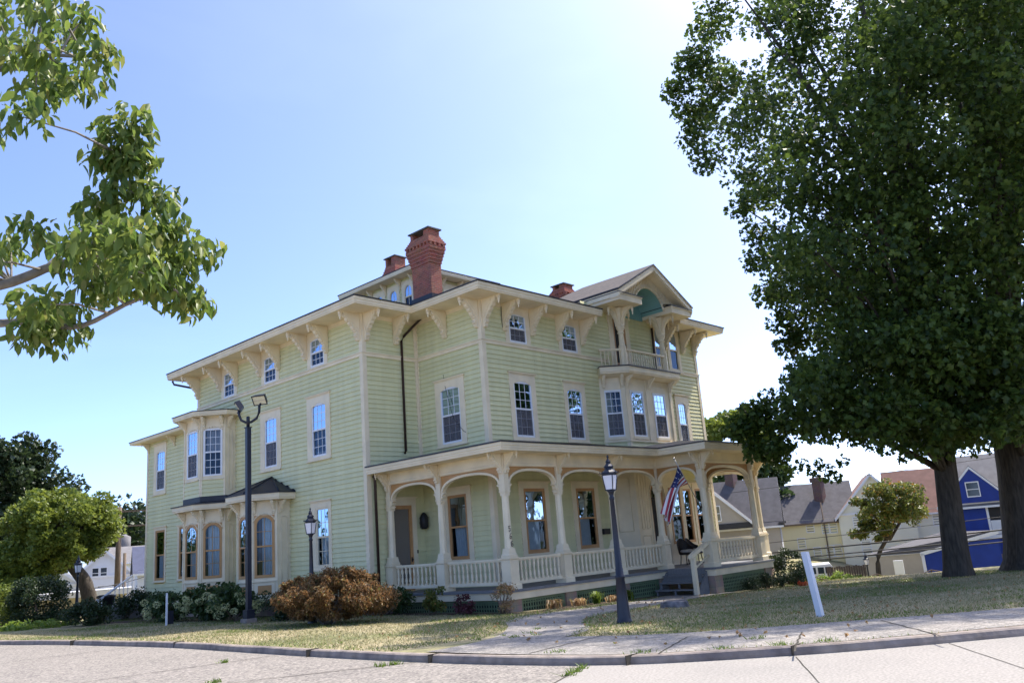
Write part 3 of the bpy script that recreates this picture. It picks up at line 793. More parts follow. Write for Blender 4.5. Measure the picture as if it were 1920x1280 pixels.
mb = MB(); mb.sweep(bay1, [(-.05, 2.502), (.46, 2.502), (.46, 2.53), (.03, 2.62), (.03, 2.82), (-.05, 2.82)], 'roof_dark'); part('roof', mb, body)
whw = lambda a, b, ins, sc: ('win', a, b, 3.6, 5.48, .13, 'white', 3, (3, 3), .055, 'siding', ins, sc)
body = build_bay(bay1, 2.82, 6.0, [None, None, whw(.3, 1.15, None, True), whw(.12, .83, [(0, 1, .5, 1, 'blind', 0)], False), ('panel', 3.0, 5.5), None][:5], None, 1)
bay_eave(bay1, .42, 5.96, 6.13, body)
mb = MB(); mb.sweep(bay1, [(-.05, 6.132), (.48, 6.132), (.48, 6.16), (-.05, 6.25)], 'roof_dark')
mb.poly([(x, y, 6.24) for x, y in bay1], 'roof_dark'); part('roof', mb, body)
bay2 = left_bay(8.0, 8.66, 9.63, -2.94, -3.6, 10.29, None)
DR = [(.05, .3, 0, 1, 'drape', 0), (.3, .98, 0, 1, 'curtain', 0)]
tanw2 = lambda a, b, ins: ('win', a, b, -.4, 1.76, .28, 'tan', 2, (2, 2), .085, 'panel', ins, False)
body = build_bay(bay2, -1.15, 2.28, [None, None, tanw2(.14, .83, LACE), tanw2(.12, .83, DR), ('panel', -.9, 1.75), None][:5], None, 1)
bay_eave(bay2, .36, 2.28, 2.5, body)
mb = MB()
E2 = []
mb.sweep(bay2, [(-.05, 2.502), (.43, 2.502), (.43, 2.535), (-.05, 2.55)], 'roof_dark')
ring = [(XA, 10.68), (-3.1, 10.68), (-3.98, 9.8), (-3.98, 8.5), (-3.1, 7.62), (XA, 7.62)]
for A, B in zip(ring[:-1], ring[1:]):
    mb.poly([(*A, 2.535), (*B, 2.535), (XA, 9.25, 3.22)], 'roof_dark'); mb.tube([(*B, 2.55), (XA + .02, 9.25, 3.23)], .03, 'roof_dark', 6)
part('roof', mb, body)

# ------------------------------------------------------------------ front bay with balcony and gable
FB_P = [(6.18, 0), (6.9, -.65), (10.1, -.65), (10.82, 0)]
whf = lambda a, b, ins: ('win', a, b, 3.7, 5.5, .14, 'white', 3, (3, 3), .055, 'siding', ins, True)
b = MB(); wins = []
for i, lst in enumerate([[(.16, .82)], [(.34, 1.16), (1.86, 2.68)], [(.16, .82)]]):
    A, B = FB_P[i], FB_P[i + 1]; L = seglen(A, B); F = frame(A[0], A[1], B[0] - A[0], B[1] - A[1])
    seg = [0] + [(lst[0][1] + lst[1][0]) / 2] * (len(lst) == 2) + [L] if len(lst) == 2 else [0, L]
    for (wa, wb), s0, s1 in zip(lst, seg[:-1], seg[1:]):
        arch_frame(b, F, s0, s1, 3.55, 5.72, wa, wb, 3.7, 5.5, .15, -.06, 0, 'trim')
        b.fbox(F, wa - .06, wb + .06, 3.6, 3.7, 0, .05, 'trim')
        wins.append(bay_window_mesh(F, wa, wb, 3.7, 5.5, .15, 'white', 3, (3, 3), .055, [(0, .4, 0, .4, 'curtain', -.2)] if wa > 1 else None, True))
        b.fbox(F, s0, s0 + .16, 3.55, 6.0, 0, .035, 'trim'); b.fbox(F, s1 - .16, s1, 3.55, 6.0, 0, .035, 'trim')
        b.fbox(F, s0 + .16, s1 - .16, 5.78, 5.82, 0, .02, 'trim')
    flat_face(b, A, B, 5.72, 6.15, 'trim'); siding(b, F, .0, L, 3.15, 3.55); b.fbox(F, 0, .12, 3.15, 3.55, 0, .03, 'trim'); b.fbox(F, L - .12, L, 3.15, 3.55, 0, .03, 'trim')
    b.fbox(F, -.02, L + .02, 3.5, 3.56, 0, .06, 'trim')
fbay = part('bay_window', b, H)
for wmb in wins: part('window', wmb, fbay)
b = MB(); b.sweep(FB_P, [(0, 6.0), (.1, 5.98), (.4, 6.08), (.4, 6.13), (.43, 6.14), (.43, 6.33), (0, 6.33)], 'trim'); part('cornice', b, fbay)
b = MB(); b.sweep(FB_P, [(-.05, 6.332), (.47, 6.332), (.47, 6.37), (-.05, 6.39)], 'roof_dark'); b.poly([(x, y, 6.385) for x, y in FB_P], 'deck'); part('roof', b, fbay)
for x, y, nx, ny in [(7.02, -.68, 0, -1), (8.5, -.68, 0, -1), (9.98, -.68, 0, -1), (6.8, -.6, -.67, -.74), (6.28, -.12, -.67, -.74)]: bracket(x, y, 6.03, nx, ny, True, parent=fbay)

# first floor of the front bay: cream panelled vestibule with a round-headed door
b = MB()
A, B = FB_P[0], FB_P[1]; F = frame(*A, B[0] - A[0], B[1] - A[1]); L = seglen(A, B)
flat_face(b, A, B, ZF, 2.6, 'trim'); panel(b, F, .15, .8, .15, 2.2, False)
A, B = FB_P[1], FB_P[2]; F = frame(*A, 1, 0)
arch_frame(b, F, .75, 1.95, ZF, 2.6, .9, 1.8, ZF, 1.95, .44, -.06, 0, 'trim'); arch_frame(b, F, 1.95, 3.2, ZF, 2.6, 2.15, 2.95, -.4, 1.75, 0, -.06, 0, 'trim')
flat_face(b, A, (7.65, -.65), ZF, 2.6, 'trim'); panel(b, F, .12, .4, .2, 2.3, False); panel(b, F, .45, .72, .2, 2.3, False); panel(b, F, .12, .72, -1.0, .05, False)
I = arch_pts(.85, 1.85, ZF, 2.0, .47, 10)
for p, q in zip(I[:-1], I[1:]): b.tube([F(*p, .015), F(*q, .015)], .035, 'trim', 6)
A, B = FB_P[2], FB_P[3]; flat_face(b, A, B, ZF, 2.6, 'trim')
vest = part('vestibule', b, H)
D = MB(); arch_frame(D, F, .9, 1.8, ZF, 1.95, 1.02, 1.68, -.3, 1.83, .32, -.1, -.05, 'door_tan', pts=None)
D.quad(F(.95, -.9, -.075), F(1.75, -.9, -.075), F(1.75, 1.4, -.075), F(.95, 1.4, -.075), 'interior'); part('front_door', D, vest)
part('window', bay_window_mesh(F, 2.15, 2.95, -.4, 1.75, 0, 'door_tan', 1, (1, 1), .08), vest)

# balcony
ZD = 6.39
BALN = 0
def baluster_mesh(h, r=.03):
    b = MB(); s = h
    b.lathe(0, 0, [(r * 1.05, 0), (r * 1.05, .08 * s)], 'trim', sq=True)
    b.lathe(0, 0, [(r * .9, .08 * s), (r * 1.15, .11 * s), (r * .8, .14 * s), (r * 1.25, .24 * s), (r * 1.0, .36 * s), (r * .6, .46 * s), (r * 1.1, .49 * s), (r * .6, .52 * s), (r * 1.0, .6 * s), (r * 1.25, .72 * s), (r * .8, .84 * s), (r * 1.15, .88 * s), (r * .9, .91 * s)], 'trim', 8)
    b.lathe(0, 0, [(r * 1.05, .91 * s), (r * 1.05, s)], 'trim', sq=True)
    return b.mesh('baluster')
SLIM = (lambda b: (b.lathe(0, 0, [(.02, 0), (.026, .08), (.018, .2), (.024, .35), (.018, .5), (.02, .62)], 'trim', 6), b.mesh('baluster'))[1])(MB())
TURN = baluster_mesh(.62, .038)
def balustrade(p, q, z0, bal, n, h, top=.055, zb=.1, railname='rail'):
    global BALN
    d = Vector((q[0] - p[0], q[1] - p[1])); L = d.length; F = frame(p[0], p[1], d.x, d.y)
    r = MB()
    r.fbox(F, 0, L, z0 + zb + h, z0 + zb + h + top, -.06, .06, 'trim'); r.fbox(F, 0, L, z0 + zb + h - .03, z0 + zb + h, -.035, .035, 'trim')
    part('rail', r, H); r = MB(); r.fbox(F, 0, L, z0 + zb - .09 if zb > .1 else z0 + zb - .05, z0 + zb, -.04, .04, 'trim'); part('rail', r, H)
    for k in range(n):
        x, y, z = F(L * (k + .5) / n, z0 + zb, 0)
        link('baluster', bal, H, (x, y, z), math.atan2(d.y, d.x)); BALN += 1
balustrade((6.3, -.05), (7.0, -.62), ZD, SLIM, 6, .62, .05, .07)
balustrade((7.2, -.68), (9.83, -.68), ZD, SLIM, 17, .62, .05, .07)
# balcony posts with flared capitals
for px in (7.1, 9.93):
    b = MB(); py = -.62
    b.lathe(px, py, [(.14, ZD - .02), (.14, ZD + .85), (.11, ZD + .9), (.10, 7.6), (.095, 7.72), (.13, 7.74), (.13, 7.80), (.10, 7.82), (.14, 7.9), (.17, 7.95), (.17, 8.0), (.13, 8.03)], 'trim', 8, smooth=False)
    b.lathe(px, py, [(.13, 8.03), (.15, 8.3), (.22, 8.55), (.30, 8.72)], 'trim', sq=True)
    post = part('balcony_post', b, H)
    for nx, ny in ((-1, 0), (1, 0), (0, -1)):
        k = MB(); a = math.atan2(ny, nx)
        T = lambda r_, z_, d_: (px + r_ * nx + d_ * ny, py + r_ * ny - d_ * nx, z_)
        k.prism([(.1, 8.05), (.17, 8.15), (.2, 8.3), (.3, 8.45), (.48, 8.6), (.66, 8.66), (.66, 8.75), (.1, 8.75)], T, -.06, .06, 'trim')
        k.lathe(px + .66 * nx, py + .66 * ny, [(.004, 8.35), (.03, 8.42), (.02, 8.47), (.045, 8.53), (.05, 8.6), (.05, 8.72)], 'trim', 8); part('post_bracket', k, post)
# gable
GX, GZ, GE, GF = 8.5, 10.55, 9.14, -1.55
g = MB()
hw = 2.5
# boxed returns each side of the arched opening
for s in (-1, 1):
    if s > 0: gable0 = part('gable_cornice', g, H); g = MB()
    xo, xi = GX + s * (hw + .02), GX + s * 1.05
    x0, x1 = min(xo, xi), max(xo, xi)
    g.box(x0, x1, GF + .02, .9 if s < 0 else .9, 8.75, 8.98, 'trim')
    g.box(x0 - .03, x1 + .03, GF - .01, .9, 8.98, 9.03, 'trim')
gable = part('gable_cornice', g, H)
for s in (-1, 1):
    g = MB()
    xo, xi = GX + s * (hw + .06), GX + s * 1.02
    x0, x1 = min(xo, xi), max(xo, xi)
    g.box(x0 - .04, x1 + .04, GF - .04, .9, 9.032, 9.055, 'roof_dark')
    # little sloping roof on each return
    g.add([(x0 - .04, GF - .04, 9.055), (x1 + .04, GF - .04, 9.055), (x1 + .04, GF + .45, 9.2), (x0 - .04, GF + .45, 9.2)], [(0, 1, 2, 3)], 'roof_dark')
    part('roof', g, gable if s > 0 else gable0)
# spandrel wall of battens above the arch
sp = MB(); FG = frame(0, GF + .42, 1, 0); SL_ = (GZ - GE) / hw
I = arch_pts(GX - 1.05, GX + 1.05, 8.9, 9.72, .82, 16)
top = [(x, GZ - abs(x - GX) * SL_ - .12) for x, y in I[1:-1]]
vs = [FG(x, y, 0) for x, y in I[1:-1]] + [FG(x, y, 0) for x, y in top]; n = len(top)
sp.add(vs, [(i, i + 1, n + i + 1, n + i) for i in range(n - 1)], 'trim')
for s in (-1, 1): sp.poly([FG(GX + s * 1.05, 8.9), FG(GX + s * 2.45, 8.9), FG(GX + s * 2.45, GE - .1), FG(GX + s * 1.05, GZ - 1.05 * SL_ - .12)], 'trim')
k = -2.3
while k < 2.31:
    zt = GZ - abs(k) * SL_ - .2; zb = max(9.06, (8.9 + .82 * math.sqrt(max(0, 1 - (k / 1.05) ** 2)) + .14) if abs(k) < 1.05 else 9.06)
    if zt > zb + .04: sp.fbox(FG, GX + k - .028, GX + k + .028, zb, zt, 0, .035, 'trim')
    k += .115
for p, q in zip(I[1:-2], I[2:-1]): sp.tube([FG(p[0], p[1], .03), FG(q[0], q[1], .03)], .05, 'trim', 6)
part('gable_screen', sp, gable)
v = MB()                                              # blue-green barrel ceiling
J = I[1:-1]
v.add([FG(x, y - .01, -.02) for x, y in J] + [(x, -.06, y - .01) for x, y in J], [(i, i + 1, len(J) + i + 1, len(J) + i) for i in range(len(J) - 1)], 'teal')
v.poly([(x, -.062, y) for x, y in J] + [(GX + 1.05, -.062, 8.7), (GX - 1.05, -.062, 8.7)], 'teal'); part('barrel_ceiling', v, gable)
r = MB()
for s in (-1, 1):
    e0, e1 = (GX + s * (hw + .12), GF - .06, GE - .02), (GX, GF - .06, GZ)
    b0, b1 = (GX + s * (hw + .12), 4.6, GE - .02), (GX, 2.1, GZ)
    up = lambda p, d: (p[0], p[1], p[2] + d)
    r.quad(up(e0, .06), up(e1, .06), up(b1, .06), up(b0, .06), 'shingle'); r.quad(e0, e1, b1, b0, 'trim')
    r.quad(e0, e1, up(e1, .06), up(e0, .06), 'roof_dark'); r.quad(e0, b0, up(b0, .06), up(e0, .06), 'roof_dark')
r.poly([(GX - hw - .12, 4.6, GE + .04), (GX, 2.1, GZ + .06), (GX + hw + .12, 4.6, GE + .04)], 'shingle'); part('gable_roof', r, gable)
for s in (-1, 1):                                     # raking boards and eave fascia
    rk = MB()
    for d, th, y0 in ((.0, .2, GF - .03), (.2, .06, GF + .01)):
        p = [(GX + s * (hw + .08), GE - .03 - d), (GX, GZ - .01 - d), (GX, GZ - .01 - d - th), (GX + s * (hw + .08), GE - .03 - d - th)]
        rk.prism(p, lambda a, z, dd: (a, dd, z), y0, GF + .42, 'trim')
    x = GX + s * (hw + .08); rk.box(min(x, x - s * .06), max(x, x - s * .06), GF + .425, 1.0, GE - .26, GE - .03, 'trim'); part('rake_board', rk, gable)

for px in (7.1, 9.93):                                # arch braces between posts and wall
    b = MB()
    T = lambda a, z, d: (px + d, -.62 + a, z)
    pts = [(.05, 8.1)] + [(.6 - .5 * math.cos(t), 8.15 + .52 * math.sin(t)) for t in np.linspace(.2, math.pi / 2, 7)] + [(.62, 8.75), (.05, 8.75)]
    b.prism(pts, T, -.05, .05, 'trim'); part('arch_brace', b, H)
# downspouts
def downspout(pts, rad=.045):
    b = MB(); b.tube(pts, rad, 'bronze', 8); return part('downspout', b, H)
downspout([(-.08, 2.6, 8.3), (-.1, 3.0, 8.15), (-.16, 3.2, 8.02), (-.62, 3.28, 7.55), (-.74, 3.29, 7.35), (-.77, 3.29, 3.45), (-.84, 3.26, 3.38)])
downspout([(-2.2, 3.3, 2.6), (-2.14, 3.29, 2.5), (-2.12, 3.29, -1.5)])
downspout([(XA - .8, YD + .8, 8.1), (XA - .75, YD + .75, 7.95), (XA - .1, YD + .1, 7.7)])
downspout([(10.15, -.08, 8.5), (10.12, -.08, 6.5)], .05)
b = MB(); b.tube([(-.03, 1.98, 5.95), (-.035, 1.93, 5.6), (-.07, 1.85, 5.4), (-.08, 1.62, 4.6), (-.09, 1.5, 4.3), (-.06, 1.1, 3.85), (-.05, 1.0, 3.8)], .008, 'black', 5); part('cable', b, H)
b = MB(); b.tube([(1.0, -.05, 8.05), (.98, -.05, 7.7), (1.0, -.05, 7.3)], .008, 'black', 5); part('cable', b, H)
# ------------------------------------------------------------------ porch
LX, FY, PX0, PX1, PFY, RX = -1.65, -2.13, 6.1, 9.45, -3.97, 13.3
ZT, ZARCH, ZSPR = 2.27, 2.2, 1.74
COLS = [(LX, 3.15, 'L0'), (LX, .65, 'L'), (LX, FY, 'C'), (.7, FY, 'F'), (3.4, FY, 'F'), (PX0, FY, 'F'), (PX0, PFY, 'P'), (PX1, PFY, 'P'), (PX1, FY, 'F'), (RX, FY, 'F')]
def column_meshes():
    p = MB()
    p.lathe(0, 0, [(.21, -.02), (.21, .13), (.175, .15), (.175, .80), (.20, .83), (.20, .87)], 'trim', sq=True)
    s = MB()
    s.lathe(0, 0, [(.165, .87), (.165, .93), (.14, .98), (.125, 1.12)], 'trim', sq=True)
    s.lathe(0, 0, [(.128, 1.1), (.118, 1.3), (.108, 2.68)], 'trim', 8, smooth=False, a0=math.pi / 8)
    s.lathe(0, 0, [(.10, 2.6), (.10, ZT - ZF + .0)], 'trim', sq=True)
    s.lathe(0, 0, [(.125, 2.70), (.125, 2.74)], 'trim', sq=True)
    s.lathe(0, 0, [(.118, ZT - ZF), (.118, 2.60 - ZF)], 'trim', sq=True)
    c = MB()                                          # impost scroll, along +X
    c.prism([(.09, 2.62), (.13, 2.66), (.12, 2.74), (.17, 2.80), (.16, 2.86), (.24, 2.9), (.24, 2.93), (.09, 2.93)], lambda a, z, d: (a, d, z), -.075, .075, 'trim')
    return p.mesh('pedestal'), s.mesh('porch_column'), c.mesh('impost')
PED, SHA, IMP = column_meshes()
def neigh(x, y):
    out = []
    for (a, b) in SPANS:
        for p, q in ((a, b), (b, a)):
            if abs(p[0] - x) < .01 and abs(p[1] - y) < .01: out.append(Vector((q[0] - p[0], q[1] - p[1])).normalized())
    return out
cc = [(c[0], c[1]) for c in COLS]
SPANS = [(cc[0], cc[1]), (cc[1], cc[2]), (cc[2], cc[3]), (cc[3], cc[4]), (cc[4], cc[5]), (cc[5], cc[6]), (cc[6], cc[7]), (cc[7], cc[8]), (cc[8], cc[9])]
for (x, y) in cc:
    col = link('porch_column', SHA, H, (x, y, ZF))
    p = bpy.data.objects.new('pedestal', PED); C.objects.link(p); p.parent = col
    for d in neigh(x, y):
        q = bpy.data.objects.new('impost', IMP); C.objects.link(q); q.parent = col; q.rotation_euler = (0, 0, math.atan2(d.y, d.x))
    if (x, y) == cc[2]:
        n = MB()                                      # house number on the shaft
        DG = {'5': [[(.9, 1), (.1, 1), (.08, .55), (.5, .66), (.9, .5), (.95, .25), (.6, .0), (.05, .12)]],
              '6': [[(.85, .95), (.5, 1), (.15, .7), (.05, .3), (.3, .02), (.7, .02), (.92, .28), (.7, .55), (.3, .55), (.08, .35)]]}
        FN = frame(x, y - .118, 1, 0)
        for i, chn in enumerate('566'):
            for st in DG[chn]:
                n.tube([FN(-.09 + i * .03 + a * .085, .42 - i * .21 + bb * .145, .012) for a, bb in st], .0095, 'number', 6)
        pn = part('house_number', n, H)
# eave brackets over the columns
PBRK, PPEN = bracket_mesh(.6, .06), pendant_mesh(.62)
def ebr(x, y, nx, ny):
    o = link('bracket', PBRK, H, (x, y, 2.64), math.atan2(ny, nx))
    p = bpy.data.objects.new('pendant', PPEN); C.objects.link(p); p.parent = o; p.location = (.47, 0, 0)
for (x, y), dirs in zip(cc, [[(-1, 0)], [(-1, 0)], [(-1, 0), (0, -1)], [(0, -1)], [(0, -1)], [], [(-1, 0), (0, -1)], [(0, -1), (1, 0)], [], [(0, -1)]]):
    for nx, ny in dirs: ebr(x + nx * .1, y + ny * .1, nx, ny)
# arches, tan spandrels
for p, q in SPANS:
    d = Vector((q[0] - p[0], q[1] - p[1])); L = d.length
    F = frame(p[0], p[1], d.x, d.y)
    a0, a1 = .105, L - .105
    ring = arch_pts(a0, a1, ZSPR, ZARCH, ZARCH - ZSPR, 18)
    # flattened (basket) arch
    w_ = (a1 - a0) / 2; c_ = (a0 + a1) / 2
    def basket(w, h, n=20): return [(c_ - w * math.copysign(abs(math.cos(t)) ** .85, math.cos(t)), ZSPR + h * (math.sin(t)) ** .85) for t in [math.pi * k / n for k in range(n + 1)]]
    out, inn = basket(w_, .48), basket(w_ - .075, .41)
    A = MB()
    n = len(out); vs = []
    for P_, nn in ((out, .075), (inn, .075), (inn, -.075), (out, -.075)): vs += [F(x, y, nn) for x, y in P_]
    fs = []
    for i in range(n - 1):
        for k in range(4): fs.append((k * n + i, k * n + i + 1, ((k + 1) % 4) * n + i + 1, ((k + 1) % 4) * n + i))
    A.add(vs, fs, 'trim'); ar = part('porch_arch', A, H)
    S = MB(); T_ = [(x, ZT) for x, y in out]
    for nn in (.03, -.03):
        S.add([F(x, y - .02, nn) for x, y in out] + [F(x, y, nn) for x, y in T_], [(i, i + 1, n + i + 1, n + i) for i in range(n - 1)], 'tan')
    part('spandrel', S, ar)
# balustrades (none across the steps)
def between(p, q, n):
    d = (Vector(q) - Vector(p)); L = d.length; d.normalize(); a = Vector(p) + d * .175; b_ = Vector(q) - d * .175
    balustrade(tuple(a), tuple(b_), ZF, TURN, n, .58, .06, .21)
NB = [11, 13, 11, 12, 12, None, 14, None, 0]
for (p, q), n in zip(SPANS, NB):
    if n is not None: between(p, q, n)
# beam, cornice, roof
PATH = [(LX, 3.3), (LX, FY), (PX0, FY), (PX0, PFY), (PX1, PFY), (PX1, FY), (RX, FY), (RX, .0)]
b = MB(); b.sweep(PATH, [(-.1, ZT), (.085, ZT), (.105, ZT + .03), (.105, ZT + .07), (.085, ZT + .1), (.085, 2.66), (-.1, 2.66)], 'trim'); part('porch_beam', b, H)
EP = [(-2.43, 3.34), (-2.43, -2.87), (5.3, -2.87), (5.3, -4.73), (PX1 + .78, -4.73), (PX1 + .78, -2.87), (RX + .75, -2.87), (RX + .75, 0)]
b = MB(); b.sweep(EP, [(-.75, 2.64), (0, 2.64), (0, 2.70), (.02, 2.705), (.02, 2.77), (.045, 2.78), (.045, 2.86), (-.75, 2.86)], 'trim'); part('porch_cornice', b, H)
b = MB(); b.sweep(EP, [(-.3, 2.862), (.08, 2.862), (.08, 2.90), (-.3, 2.95)], 'roof_dark')
z0, z1 = 2.905, 3.34
b.quad((-2.43, 3.34, z0), (-2.43, -2.87, z0), (0, 0, z1), (0, 3.34, z1), 'roof_dark')
b.quad((-2.43, -2.87, z0), (RX + .75, -2.87, z0), (RX, 0, z1), (0, 0, z1), 'roof_dark')
b.quad((RX + .75, -2.87, z0), (RX + .75, 0, z0), (RX, 0.0, z1), (RX, 0, z1 - .01), 'roof_dark')
e = [(5.3, -4.73, z0), (PX1 + .78, -4.73, z0), (PX1 + .2, -3.4, 3.1), (5.9, -3.4, 3.1)]
b.add(e + [(PX1 + .78, -2.87, z0), (PX1 + .2, -1.8, 3.1), (5.9, -1.8, 3.1), (5.3, -2.87, z0)], [(0, 1, 2, 3), (1, 4, 5, 2), (3, 2, 5, 6), (7, 0, 3, 6)], 'roof_dark')
part('porch_roof', b, H)
b = MB()
for x0, x1, y0, y1 in [(LX + .1, -.0, FY + .1, 3.34), (0, RX - .1, FY + .1, -.0), (PX0 + .1, PX1 - .1, PFY + .1, FY + .1)]: b.box(x0, x1, y0, y1, 2.64, 2.655, 'ceiling')
part('porch_ceiling', b, H)
# deck and skirt
b = MB()
for x0, x1, y0, y1 in [(-2.0, 0, -2.42, 3.36), (0, RX + .35, -2.42, -.01), (5.75, PX1 + .4, -4.3, -2.42)]: b.box(x0, x1, y0, y1, ZF - .07, ZF - .003 * (x0 < 0) - .006 * (y0 < -4), 'deck')
part('porch_deck', b, H)
DP = [(-1.95, 3.34), (-1.95, -2.37), (5.78, -2.37), (5.78, -4.25), (PX1 + .35, -4.25), (PX1 + .35, -2.37), (RX + .3, -2.37), (RX + .3, 0)]
b = MB(); b.sweep(DP, [(-.08, ZF - .27), (0, ZF - .27), (0, ZF - .1), (.03, ZF - .09), (.03, ZF - .075), (-.08, ZF - .075)], 'trim'); part('porch_skirt', b, H)
piers = [(-1.95, 3.2), (-1.72, -2.1), (.7, -2.1), (3.4, -2.1), (5.65, -2.1), (6.02, -3.98), (PX1 + .05, -3.98), (PX1 + .1, -2.1), (RX, -2.1)]
for x, y in piers: b = MB(); b.box(x - .24, x + .24, y - .22, y + .22, -2.6, ZF - .272, 'stone'); part('pier', b, H)
def lattice(p, q, zb):
    d = Vector((q[0] - p[0], q[1] - p[1])); L = d.length; F = frame(p[0], p[1], d.x, d.y); b = MB()
    zt = ZF - .275
    b.fbox(F, 0, L, zb, zb + .07, -.03, .012, 'lattice'); b.fbox(F, 0, L, zt - .08, zt, -.03, .012, 'lattice'); b.fbox(F, 0, .09, zb + .07, zt - .08, -.03, .012, 'lattice'); b.fbox(F, L - .09, L, zb + .07, zt - .08, -.03, .012, 'lattice')
    nx = max(4, int(L / .105)); nz = max(3, int((zt - zb) / .105))
    for i in range(1, nx): u = L * i / nx; b.fbox(F, u - .021, u + .021, zb + .07, zt - .08, -.018, -.002, 'lattice')
    for j in range(1, nz): z = zb + (zt - zb) * j / nz; b.fbox(F, .09, L - .09, z - .021, z + .021, -.028, -.010, 'lattice')
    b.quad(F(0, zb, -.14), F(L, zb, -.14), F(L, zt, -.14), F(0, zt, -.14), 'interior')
    part('lattice_panel', b, H)
for p, q, zb in [((-1.86, 2.95), (-1.86, -1.9), -1.9), ((-1.46, -2.24), (.46, -2.24), -1.95), ((.96, -2.24), (3.14, -2.24), -2.0), ((3.66, -2.24), (5.4, -2.24), -2.05), ((6.28, -4.13), (PX1 - .2, -4.13), -2.3), ((PX1 + .3, -2.24), (RX - .3, -2.24), -2.6)]: lattice(p, q, zb)
# steps down to the left of the pavilion
b = MB()
for i, (x, z) in enumerate([(5.46, ZF - .2), (5.2, ZF - .41), (4.94, ZF - .62)]):
    b.box(x - .03, x + .3, -3.92 + .03, -2.4, z - .04, z, 'deck')
    if i == 0: b.box(x + .02, x + .05, -3.9, -2.42, z - .21, z - .04, 'deck')
    else:
        for y in (-3.86, -3.15, -2.45): b.box(x + .01, x + .06, y - .03, y + .03, (z - .2), z - .04, 'deck')
b.box(5.71, 5.75, -3.9, -2.42, ZF - .2, ZF - .005, 'deck')
for y in (-3.95, -2.4):
    b.prism([(4.93, -2.05), (5.7, ZF - .1), (5.72, -2.1)], lambda a, z, d: (a, y + d, z), -.03, .03, 'deck')
steps = part('steps', b, H)
b = MB()
b.box(4.86, 5.0, -4.05, -3.92, -2.1, -.82, 'trim')
b.prism([(4.78, -.84), (4.78, -.74), (5.0, -.64), (5.92, -.33), (5.92, -.43), (5.0, -.76)], lambda a, z, d: (a, -3.985 + d, z), -.075, .075, 'trim')
b.tube([(5.0, -3.985, -1.15), (5.92, -3.985, -.78)], .035, 'trim', 6)
part('handrail', b, steps)
# lantern, bell push and letter box fixed to the walls
b = MB(); b.lathe(-.2, 3.2, [(.09, .80), (.14, .86), (.14, 1.2), (.10, 1.28), (.03, 1.36)], 'black', 8); b.box(-.26, -.14, 3.25, 3.36, .9, 1.2, 'black'); part('wall_lantern', b, H)
b = MB(); b.box(-.46, -.42, 3.3, 3.33, .02, .13, 'black'); part('bell_push', b, H)
b = MB(); b.box(5.42, 5.78, -.14, -.03, .16, .36, 'black'); part('letter_box', b, H)
# dark cut-out figures beside the corner pedestal
for (x, y) in ((LX - .02, FY + .27), (LX + .27, FY - .02)):
    b = MB(); b.lathe(x, y, [(.02, -.95), (.05, -.85), (.06, -.72), (.045, -.6), (.03, -.55), (.045, -.5), (.02, -.45)], 'black', 8); part('iron_ornament', b, H)

# flag on its pole
mb = MB(); p0, p1 = Vector((5.93, -3.9, .83)), Vector((4.76, -3.85, 2.39))
mb.tube([p0, p1], [.016, .013], 'steel', 8); mb.lathe(p1.x, p1.y, [(.005, 2.36), (.035, 2.39), (.035, 2.42), (.005, 2.45)], 'steel', 8)
mb.tube([p0, p0 + Vector((.08, 0, -.06)), p0 + Vector((.1, 0, .08))], .03, 'bronze', 6)
pole = single('flag_pole', mb, 'slanted metal pole with a round knob, fixed to the porch corner column above the steps', 'flagpole')
fl = MB(); H1, H2 = p0.lerp(p1, .86), p0.lerp(p1, .45)
E1, E2_ = Vector((3.78, -3.8, .62)), Vector((4.05, -3.95, .22))
NS, NT = 26, 40; pts = []
UP = [Vector(p) for p in [(4.92, -3.86, 2.19), (4.53, -3.85, 1.56), (4.19, -3.84, 1.22), (3.76, -3.82, .66)]]
LO = [Vector(p) for p in [(5.40, -3.88, 1.57), (4.76, -3.87, 1.40), (4.40, -3.9, .98), (3.92, -3.92, .22)]]
def along(P, t): return catmull_at(P, t)
def catmull_at(P, t):
    k = min(int(t * 3), 2); u = t * 3 - k
    a, b, c, d = P[max(k - 1, 0)], P[k], P[k + 1], P[min(k + 2, 3)]
    return .5 * ((2 * b) + (c - a) * u + (2 * a - 5 * b + 4 * c - d) * u * u + (3 * b - a - 3 * c + d) * u ** 3)
for j in range(NT + 1):
    t = j / NT
    for i in range(NS + 1):
        s = i / NS
        p = along(UP, t).lerp(along(LO, t), s)
        fold = math.sin(s * 13 + t * 1.5) * .11 * min(1, t * 2.5)
        pts.append(p + Vector((0.03 * math.sin(s * 13 + 1.3) * t, fold, 0)))
b = MB(); b.v = [tuple(p) for p in pts]
for j in range(NT):
    for i in range(NS):
        s = (i + .5) / NS; t = (j + .5) / NT
        k = int(s * 13)
        c = 'flag_blue' if (s < 7 / 13 and t < .4) else ('flag_red' if k % 2 == 0 else 'flag_white')
        q = j * (NS + 1) + i
        b.f.append([q, q + 1, q + NS + 2, q + NS + 1]); b.m.append(c); b.sm.append(True)
